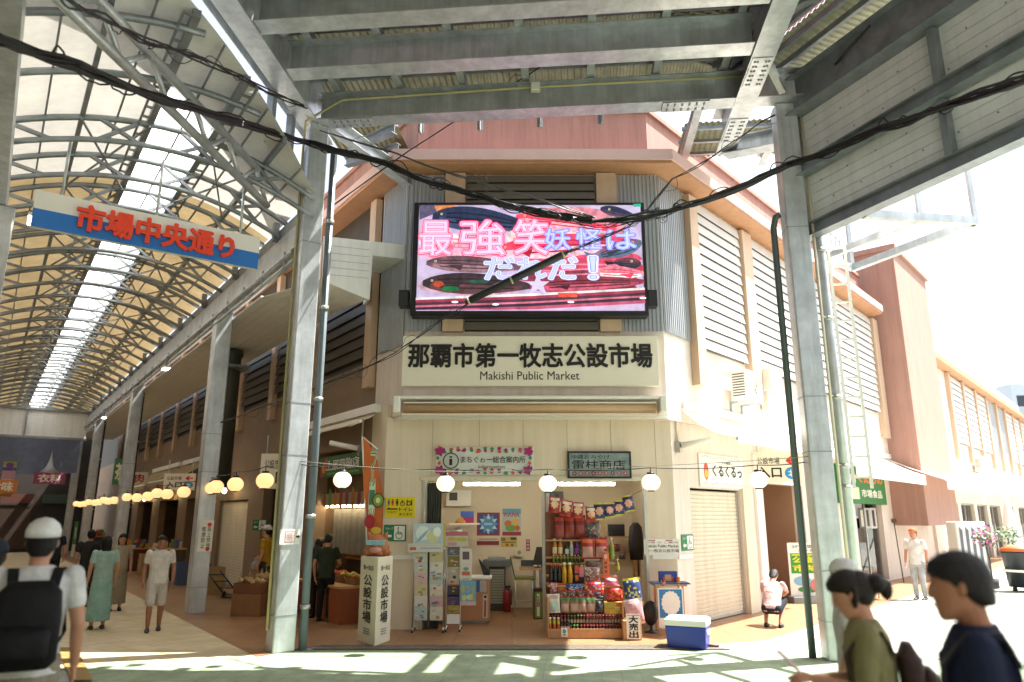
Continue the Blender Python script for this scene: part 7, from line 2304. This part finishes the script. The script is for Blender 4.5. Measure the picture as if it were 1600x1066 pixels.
M_skin = mat('skin', '#b9866a', rough=.5, var=.06, scale=8, bump=.03)
M_skin_t = mat('skin_tanned', '#96654a', rough=.5, var=.06, scale=8, bump=.03)
M_hair = mat('dark_hair', '#0d0a09', rough=.55, var=.35, spec=.3, scale=40, bump=.5, bscale=70)
M_hairb = mat('brown_hair', '#1a100b', rough=.55, var=.35, spec=.3, scale=40, bump=.5, bscale=70)


def solid(mb, name, parent, voxel, m, smooth=2):
    """Fuse the overlapping closed pieces of mb into one continuous surface."""
    o = mb.build('shaping')
    for md in list(o.modifiers):
        o.modifiers.remove(md)
    r_ = o.modifiers.new('fuse', 'REMESH'); r_.mode = 'VOXEL'; r_.voxel_size = voxel
    if smooth:
        s_ = o.modifiers.new('soft', 'SMOOTH'); s_.iterations = smooth; s_.factor = .5
    bpy.context.view_layer.update()
    me = bpy.data.meshes.new_from_object(o.evaluated_get(bpy.context.evaluated_depsgraph_get()))
    base = o.location.copy()
    old = o.data
    bpy.data.objects.remove(o); bpy.data.meshes.remove(old)
    pb = BASE.get(parent.name, Vector((0, 0, 0)))
    me.transform(Matrix.Translation(base - pb))
    me.materials.clear(); me.materials.append(m)
    for p in me.polygons:
        p.use_smooth = True; p.material_index = 0
    q = bpy.data.objects.new(name, me); COL.objects.link(q); q.parent = parent; BASE[q.name] = pb
    return q


def person(label, loc, fwd, h, shirt, legs, kind='trousers', pose='stand', skin=None, hair='short', hairm=None, cap=None, voxel=.012, lean=0.0, nod=0.0, arms=None, step=0.0, female=False, shoe='#2a2826', sleeve=.55):
    skin = skin or M_skin
    t = thing('person', label, 'person', loc)
    k = h / 1.70
    fv = Vector((fwd[0], fwd[1], 0)).normalized()
    rv = Vector((fv.y, -fv.x, 0))
    L0_ = Vector(loc)
    sw = .172 if female else .19
    crouch = pose == 'crouch'
    hz = .36 if crouch else .90

    def lean_(v):
        x, y, z = v
        if z > hz:
            dz = z - hz
            y, z = y + dz * math.sin(lean), hz + dz * math.cos(lean)
        return (x, y, z)

    def P(v, upper=True):
        x, y, z = lean_(v) if upper else v
        return L0_ + (rv * x + fv * y + Z3 * z) * k

    dz_ = hz - .90
    J = {}
    for s in (-1, 1):
        J['sh', s] = (s * sw, 0, 1.385 + dz_)
        J['el', s] = (s * (sw + .055), -.03, 1.11 + dz_)
        J['wr', s] = (s * (sw + .06), .05, .87 + dz_)
        st = s * step
        if crouch:
            J['hp', s], J['kn', s], J['an', s] = (s * .09, 0, .34), (s * .15, .36, .46), (s * .13, .05, .09)
        else:
            J['hp', s], J['kn', s], J['an', s] = (s * .088, 0, .90), (s * .095, .03 + st * .55, .49), (s * .095, -.01 + st - .08 * abs(step) * 0, .085 + (.05 if st < -.1 else 0))
    if arms:
        for kk, vv in arms.items():
            J[kk] = vv

    def limb(mb, pts, rad, up=True):
        pp_ = [P(p, up) for p in pts]
        mb.tube(pp_, [r * k for r in rad], skin, 10)
        for p, r in zip(pp_, rad):
            mb.ball(p, r * k, r * k, r * k, skin, 10, 7)

    def torso(mb, rings):
        mb.loft([[P((rx * math.cos(a * .3927) + cx, ry * math.sin(a * .3927) + cy, z)) for a in range(16)] for z, rx, ry, cx, cy in rings], skin)

    # the body: one fused surface
    b = MB()
    d = dz_
    torso(b, [(.86 + d, .14, .10, 0, 0), (1.0 + d, .135, .095, 0, 0), (1.2 + d, .15, .10, 0, 0), (1.36 + d, .15, .085, 0, 0), (1.43 + d, .06, .055, 0, 0)])
    hc_ = Vector((0, .025 + .06 * math.sin(nod), 1.575 + d - .02 * (1 - math.cos(nod))))
    limb(b, [(0, -.012, 1.38 + d), (0, .0, 1.46 + d), (0, .01, 1.52 + d)], (.062, .054, .054))

    def HP(x, y, z):
        y, z = y * math.cos(nod) + z * math.sin(nod), z * math.cos(nod) - y * math.sin(nod)
        return P((hc_.x + x, hc_.y + y, hc_.z + z))
    hd = []
    for z, rx, ry, cy in ((-.118, .030, .030, .055), (-.105, .048, .052, .040), (-.075, .060, .075, .022), (-.03, .071, .090, .006), (.02, .075, .097, -.002), (.06, .072, .094, -.006), (.095, .053, .072, -.008), (.113, .026, .036, -.008), (.118, .006, .008, -.008)):
        hd.append([HP(rx * math.cos(a * .3927), cy + ry * math.sin(a * .3927), z) for a in range(16)])
    b.loft(hd, skin)
    b.loft([[HP(.012 * q * math.cos(a), .095 + .012 * math.sin(a) + e, z) for a in (0, 1.57, 3.14, 4.71)] for z, q, e in ((-.035, 1.3, .004), (-.025, 1.3, .014), (.0, .8, .004), (.02, .5, -.006))], skin)
    for s in (-1, 1):
        b.ball(HP(s * .077, -.005, -.005), .012 * k, .020 * k, .028 * k, skin, 8, 6)
        limb(b, [J['sh', s], tuple(Vector(J['sh', s]).lerp(Vector(J['el', s]), .5)), J['el', s]], (.052, .047, .038))
        limb(b, [J['el', s], tuple(Vector(J['el', s]).lerp(Vector(J['wr', s]), .4)), J['wr', s]], (.038, .037, .025))
        # hand: palm, four curled fingers, thumb from the side of the palm
        e_, w_ = Vector(J['el', s]), Vector(J['wr', s])
        dd = (w_ - e_).normalized()
        side = Vector((0, 1, 0)) - dd * dd.y
        side = side.normalized() if side.length > .2 else Vector((-s, 0, 0))
        nn = dd.cross(side) * s
        if nn.x * s > 0:
            nn = -nn
        pc = w_ + dd * .045
        b.loft([[P(tuple(w_ + dd * q + side * (sx_ * wd) + nn * (ny * .013))) for sx_, ny in ((-1, -.6), (-1, .6), (-.3, 1), (.3, 1), (1, .6), (1, -.6), (.3, -1), (-.3, -1))] for q, wd in ((-.012, .022), (.02, .034), (.06, .041), (.088, .040))], skin)
        for i, (off, ln) in enumerate(((.031, .070), (.0105, .078), (-.0105, .073), (-.031, .058))):
            p0 = w_ + dd * .083 + side * off
            cur = .35 + .1 * i
            dv, path = dd.copy(), [p0]
            for j, f_ in enumerate((.45, .32, .23)):
                ang = cur * (.6 + .4 * j)
                dv = (dv * math.cos(ang) + nn * math.sin(ang)).normalized()
                path.append(path[-1] + dv * ln * f_)
            b.tube([P(tuple(q)) for q in path], [.0098 * k, .0092 * k, .0085 * k, .007 * k], skin, 7)
        th0 = w_ + dd * .025 + side * .032
        b.tube([P(tuple(th0)), P(tuple(th0 + dd * .028 + side * .022 + nn * .006)), P(tuple(th0 + dd * .058 + side * .026 + nn * .016))], [.013 * k, .011 * k, .009 * k], skin, 7)
        limb(b, [J['hp', s], tuple(Vector(J['hp', s]).lerp(Vector(J['kn', s]), .5)), J['kn', s]], (.085, .075, .055), False)
        limb(b, [J['kn', s], tuple(Vector(J['kn', s]).lerp(Vector(J['an', s]), .35)), J['an', s]], (.053, .054, .034), False)
    solid(b, 'body', t, voxel * k, skin)
    # face details
    f_ = MB()
    for s in (-1, 1):
        f_.ball(HP(s * .031, .0805, .004), .012 * k, .008 * k, .007 * k, C('#8c7a70', .4), 8, 6)
        f_.ball(HP(s * .031, .0868, .004), .006 * k, .003 * k, .006 * k, C('#1a1210', .2), 8, 6)
        f_.box(HP(s * .031 - .016, .084, .021), rv * .032 * k, fv * .006 * k, Z3 * .005 * k, M_hair)
    f_.ball(HP(0, .088, -.062), .021 * k, .009 * k, .006 * k, C('#94534a', .4), 8, 6)
    f_.build('face_features', t)
    # shirt
    c_ = MB()
    e = .016
    hem = .84 + d if kind != 'dress' else .92 + d
    sr = [(hem, .165 + e, .115 + e, 0, 0), (.95 + d, .155 + e, .112 + e, 0, 0), (1.08 + d, .15 + e, .108 + e, 0, 0), (1.24 + d, .168 + e, .118 + e, 0, .004), (1.36 + d, .17 + e, .10 + e, 0, 0), (1.41 + d, .115 + e, .075 + e, 0, 0), (1.445 + d, .06 + e, .055 + e, 0, 0)]
    torso(c_, sr)
    for s in (-1, 1):
        a_, q_ = Vector(J['sh', s]), Vector(J['el', s])
        if sleeve <= 1:
            limb(c_, [tuple(a_), tuple(a_.lerp(q_, sleeve))], (.060, .058))
        else:
            limb(c_, [tuple(a_), tuple(q_), tuple(q_.lerp(Vector(J['wr', s]), .85))], (.066, .05, .04))
    solid(c_, 'shirt', t, max(voxel, .010) * k, cloth(shirt), 3)
    # lower garment
    c_ = MB()
    if kind == 'dress':
        torso(c_, [(.16, .21, .17, 0, 0), (.5, .20, .16, 0, 0), (.85 + d, .18, .135, 0, 0), (1.0 + d, .152, .112, 0, 0)])
    else:
        torso(c_, [(.80 + d, .15, .118, 0, -.01), (.88 + d, .17, .122, 0, -.005), (.97 + d, .158, .112, 0, 0)])
        for s in (-1, 1):
            hp, kn, an = Vector(J['hp', s]), Vector(J['kn', s]), Vector(J['an', s])
            if kind == 'shorts':
                limb(c_, [tuple(hp), tuple(hp.lerp(kn, .95))], (.10, .085), False)
            else:
                limb(c_, [tuple(hp), tuple(hp.lerp(kn, .5)), tuple(kn), tuple(kn.lerp(an, .9))], (.10, .088, .070, .058), False)
    solid(c_, {'dress': 'skirt', 'shorts': 'shorts'}.get(kind, 'trousers'), t, max(voxel, .010) * k, cloth(legs), 3)
    for s in (-1, 1):
        an = Vector(J['an', s])
        m_ = MB()
        m_.loft([[P((an.x + wx * math.cos(a * .7854), an.y + y_, max(.004, an.z - .085 + zc + zr * math.sin(a * .7854))), False) for a in range(8)] for y_, wx, zc, zr in ((-.07, .02, .035, .03), (-.05, .038, .045, .045), (.03, .042, .045, .045), (.11, .046, .032, .032), (.165, .036, .025, .024), (.185, .012, .02, .014))], C(shoe, .5)); m_.build('shoe', t)
    # hair, cap
    if hair:
        m_ = MB()
        m_.loft([[HP(rx * math.cos(a * .3927), cy + ry * math.sin(a * .3927), z) for a in range(16)] for z, rx, ry, cy in ((-.075, .045, .035, -.070), (-.05, .066, .058, -.052), (-.02, .083, .078, -.036), (.03, .086, .100, -.018), (.06, .084, .108, -.006), (.095, .068, .094, -.004), (.122, .038, .052, -.008), (.132, .008, .01, -.01))], skin)
        if hair in ('bun', 'long'):
            m_.ball(HP(0, -.06, .0), .088 * k, .075 * k, .105 * k, skin, 14, 10)
            for s in (-1, 1):
                m_.ball(HP(s * .074, -.01, -.02), .018 * k, .035 * k, .06 * k, skin, 10, 8)
        if hair == 'bun':
            m_.ball(HP(0, -.155, -.005), .058 * k, .06 * k, .055 * k, skin, 12, 9); m_.ball(HP(.015, -.185, -.05), .035 * k, .04 * k, .06 * k, skin, 12, 9)
        if hair == 'long':
            m_.loft([[HP(rx * math.cos(a * .3927), cy + ry * math.sin(a * .3927), z) for a in range(16)] for z, rx, ry, cy in ((-.25, .06, .025, -.075), (-.15, .085, .04, -.075), (-.03, .088, .06, -.05))], skin)
        solid(m_, 'hair', t, max(.007, voxel * .7) * k, hairm or M_hair, 2)
    if cap:
        m_ = MB()
        m_.loft([[HP(rx * math.cos(a * .3927), cy + ry * math.sin(a * .3927), z) for a in range(16)] for z, rx, ry, cy in ((.035, .094, .118, -.012), (.075, .093, .117, -.012), (.11, .078, .098, -.012), (.138, .045, .06, -.012), (.148, .006, .008, -.012))], cloth(cap)); cp_ = m_.build('cap', t)
        m_ = MB(); m_.loft([[HP(rx * math.cos(a * .3142), .085 + ry * math.sin(a * .3142), .045 - .012 * math.sin(a * .3142) + z) for a in range(11)] for rx, ry, z in ((.08, .10, 0), (.08, .10, .006))], cloth(cap), closed=True); m_.build('visor', cp_)
    return t, P, HP, J


def backpack(label, P, col, strap=True, w=.15, z0=.93, z1=1.37, y=-.13, th=.15):
    b0_ = P((0, y, z0))
    t = thing('backpack', label, 'backpack', b0_)
    m_ = MB()
    m_.loft([[P((rx * math.copysign(abs(math.cos(a * .3927)) ** .5, math.cos(a * .3927)), y - th / 2 + ry * math.copysign(abs(math.sin(a * .3927)) ** .6, math.sin(a * .3927)), z)) for a in range(16)] for z, rx, ry in ((z0, w * .8, th * .35), (z0 + .04, w, th * .5), (z0 + .28, w, th * .5), (z1 - .06, w * .92, th * .42), (z1, w * .6, th * .2))], cloth(col, .6)); m_.build('sack', t)
    m_ = MB(); m_.loft([[P((rx * math.copysign(abs(math.cos(a * .3927)) ** .5, math.cos(a * .3927)), y - th - .02 + ry * math.sin(a * .3927), z)) for a in range(16)] for z, rx, ry in ((z0 + .05, w * .7, .03), (z0 + .09, w * .78, .045), (z0 + .20, w * .78, .045), (z0 + .23, w * .6, .02))], cloth(col, .6)); m_.build('pocket', t)
    for s in (-1, 1):
        m_ = MB()
        pth = [(s * .10, y + .01, z1 - .05), (s * .115, -.07, z1 + .065), (s * .12, .03, z1 + .055), (s * .125, .125, z1 - .06), (s * .14, .12, z1 - .22), (s * .16, .04, z0 + .16), (s * .13, y, z0 + .1)]
        m_.loft([[P((x + dx, yy, z)) for dx, yy in ((-.028, yy0 - .008), (.028, yy0 - .008), (.028, yy0 + .008), (-.028, yy0 + .008))] for x, yy0, z in pth], cloth(col, .6), smooth=False); m_.build('shoulder_strap', t)
    return t


# near the camera
FS = dL
p_ = at_y(58, 900, 4.95); p_.z = 0
_, Pm, _, _ = person('person in white t-shirt and white cap with a black backpack walking away', p_, (-.45, .9), 1.87, '#d2d2d0', '#8f8574', 'shorts', cap='#dcdcd8', hair='short', voxel=.008, step=.12, nod=-.05)
backpack('black backpack on the person in the white cap', Pm, '#141416', w=.17, z0=.90)
p_ = at_y(-16, 900, 5.7); p_.z = 0
person('person in grey shirt and dark cap at the frame edge behind the backpack', p_, (-.5, .9), 1.72, '#8c8f8a', '#3c3c40', 'trousers', cap='#2c3038', voxel=.010)
p_ = at_y(1352, 900, 4.05); p_.z = 0
_, Pw, _, Jw = person('person in olive t-shirt with tied dark hair looking down at a phone', p_, (-.90, .36), 1.62, '#77724f', '#4a4038', 'trousers', hair='bun', hairm=M_hairb, female=True, voxel=.006, nod=.42, lean=.06,
                      arms={('el', -1): (-.21, .06, 1.10), ('wr', -1): (-.10, .30, 1.13), ('el', 1): (.21, .06, 1.10), ('wr', 1): (.08, .30, 1.10)}, sleeve=.75)
backpack('dark brown small backpack on the person with the phone', Pw, '#3a2a26', w=.13, z0=.98, z1=1.33, th=.12)
ph = Pw((-.02, .40, 1.17))
t = thing('smartphone', 'pale smartphone held by the person in the olive t-shirt', 'phone', ph)
m = MB(); f = Fr(ph, Pw((.1, .4, 1.17)) - Pw((0, .4, 1.17)), None, (Pw((0, .5, 1.27)) - Pw((0, .4, 1.17)))); m.fbox(f, -.036, .036, -.03, .11, 0, .009, C('#c8a8a8', .3)); m.build('case', t, .003)
m = MB(); m.fbox(f, -.033, .033, -.027, .107, -.0012, -.0002, C('#202428', .1)); m.build('screen', t)
p_ = at_y(1512, 900, 2.95); p_.z = 0
_, Pn, _, _ = person('person in navy polo shirt with short black hair walking past', p_, (-.88, .48), 1.765, '#161d33', '#23252c', 'trousers', skin=M_skin_t, hair='short', voxel=.006, step=.16, nod=.12, sleeve=.8)
backpack('black backpack on the person in navy', Pn, '#15171f', w=.15, z0=.92)
p_ = at_y(1322, 890, 5.6); p_.z = 0
person('person in pale hat and white shirt beyond the olive t-shirt', p_, (-.8, .6), 1.58, '#c8c6c0', '#6c6a64', 'trousers', cap='#dcdcd8', hair='long', female=True, voxel=.010)
# in the arcade
p_ = at_z(238, 987)
person('person in white t-shirt and white shorts walking towards the crossing', p_, (.45, -.9), 1.58, '#c9c4bc', '#bdb8b0', 'shorts', hair='short', step=.10, skin=M_skin_t, voxel=.010)
p_ = at_z(150, 984)
person('person in long pale teal dress standing in the arcade', p_, (-.6, .8), 1.57, '#94b0a8', '#8cb0a8', 'dress', hair='long', female=True, voxel=.012)
p_ = at_z(178, 955)
person('person in beige top and long skirt behind the teal dress', p_, (.5, -.8), 1.55, '#a0927c', '#8c826c', 'dress', hair='long', female=True, voxel=.012)
p_ = at_z(128, 950)
person('person in dark grey shirt further down the arcade', p_, (-.6, .8), 1.62, '#2c2a2a', '#26262a', 'trousers', hair='short', voxel=.012)
p_ = at_z(75, 925)
person('person in dark blue shirt deep in the arcade', p_, (-.6, .8), 1.65, '#222836', '#2a2a30', 'trousers', hair='short', voxel=.012)
p_ = at_z(505, 972)
person('person in dark green shirt browsing at the fruit stall', p_, (.1, 1), 1.58, '#2c3428', '#1e1e20', 'trousers', hair='short', voxel=.012, nod=.3, arms={('wr', 1): (.14, .35, 1.05), ('el', 1): (.24, .1, 1.12)})
p_ = at_z(482, 966)
person('person in maroon top bending at the fruit stall', p_, (.6, .8), 1.5, '#4c2c28', '#2c2622', 'trousers', hair='long', female=True, voxel=.012, nod=.3, lean=.25)
p_ = at_y(413, 900, 16.6); p_.z = 0
_, Py, _, _ = person('person in yellow shirt and white cap carrying a plastic bag by the cartons', p_, (-.9, .1), 1.70, '#b08a24', '#3c3830', 'trousers', cap='#d0d0cc', hair='short', voxel=.012, arms={('el', 1): (.25, .02, 1.12), ('wr', 1): (.22, .22, 1.02)})
q_ = Py((.22, .30, .72))
t = thing('plastic_bag', 'white plastic bag hanging from the hand of the person in yellow', 'bag', q_)
m = MB(); m.loft([[q_ + Vector((r_ * math.cos(k * .7854), r_ * .6 * math.sin(k * .7854), z)) for k in range(8)] for z, r_ in ((0, .07), (.05, .12), (.16, .11), (.24, .03), (.28, .02))], mat('white_film', '#c8c8c4', rough=.4, var=.1, trans=.3)); m.build('sack', t)
# by the side street entrance and beyond
p_ = at_z(1208, 982)
person('person in pale pink top crouching by the entrance', p_, (.5, .85), 1.60, '#c9aaa8', '#23262e', 'shorts', pose='crouch', hair='short', female=True, voxel=.012, lean=.6, nod=.35, arms={('el', 1): (.22, .22, .68), ('wr', 1): (.10, .42, .56), ('el', -1): (-.22, .22, .68), ('wr', -1): (-.10, .42, .56)})
p_ = at_z(1440, 938)
person('person in white shirt and orange cap in the sunlit side street', p_, (-.7, -.6), 1.62, '#d0ccc8', '#a8a8a8', 'trousers', hair='short', cap='#c86a48', voxel=.012)

#@@END
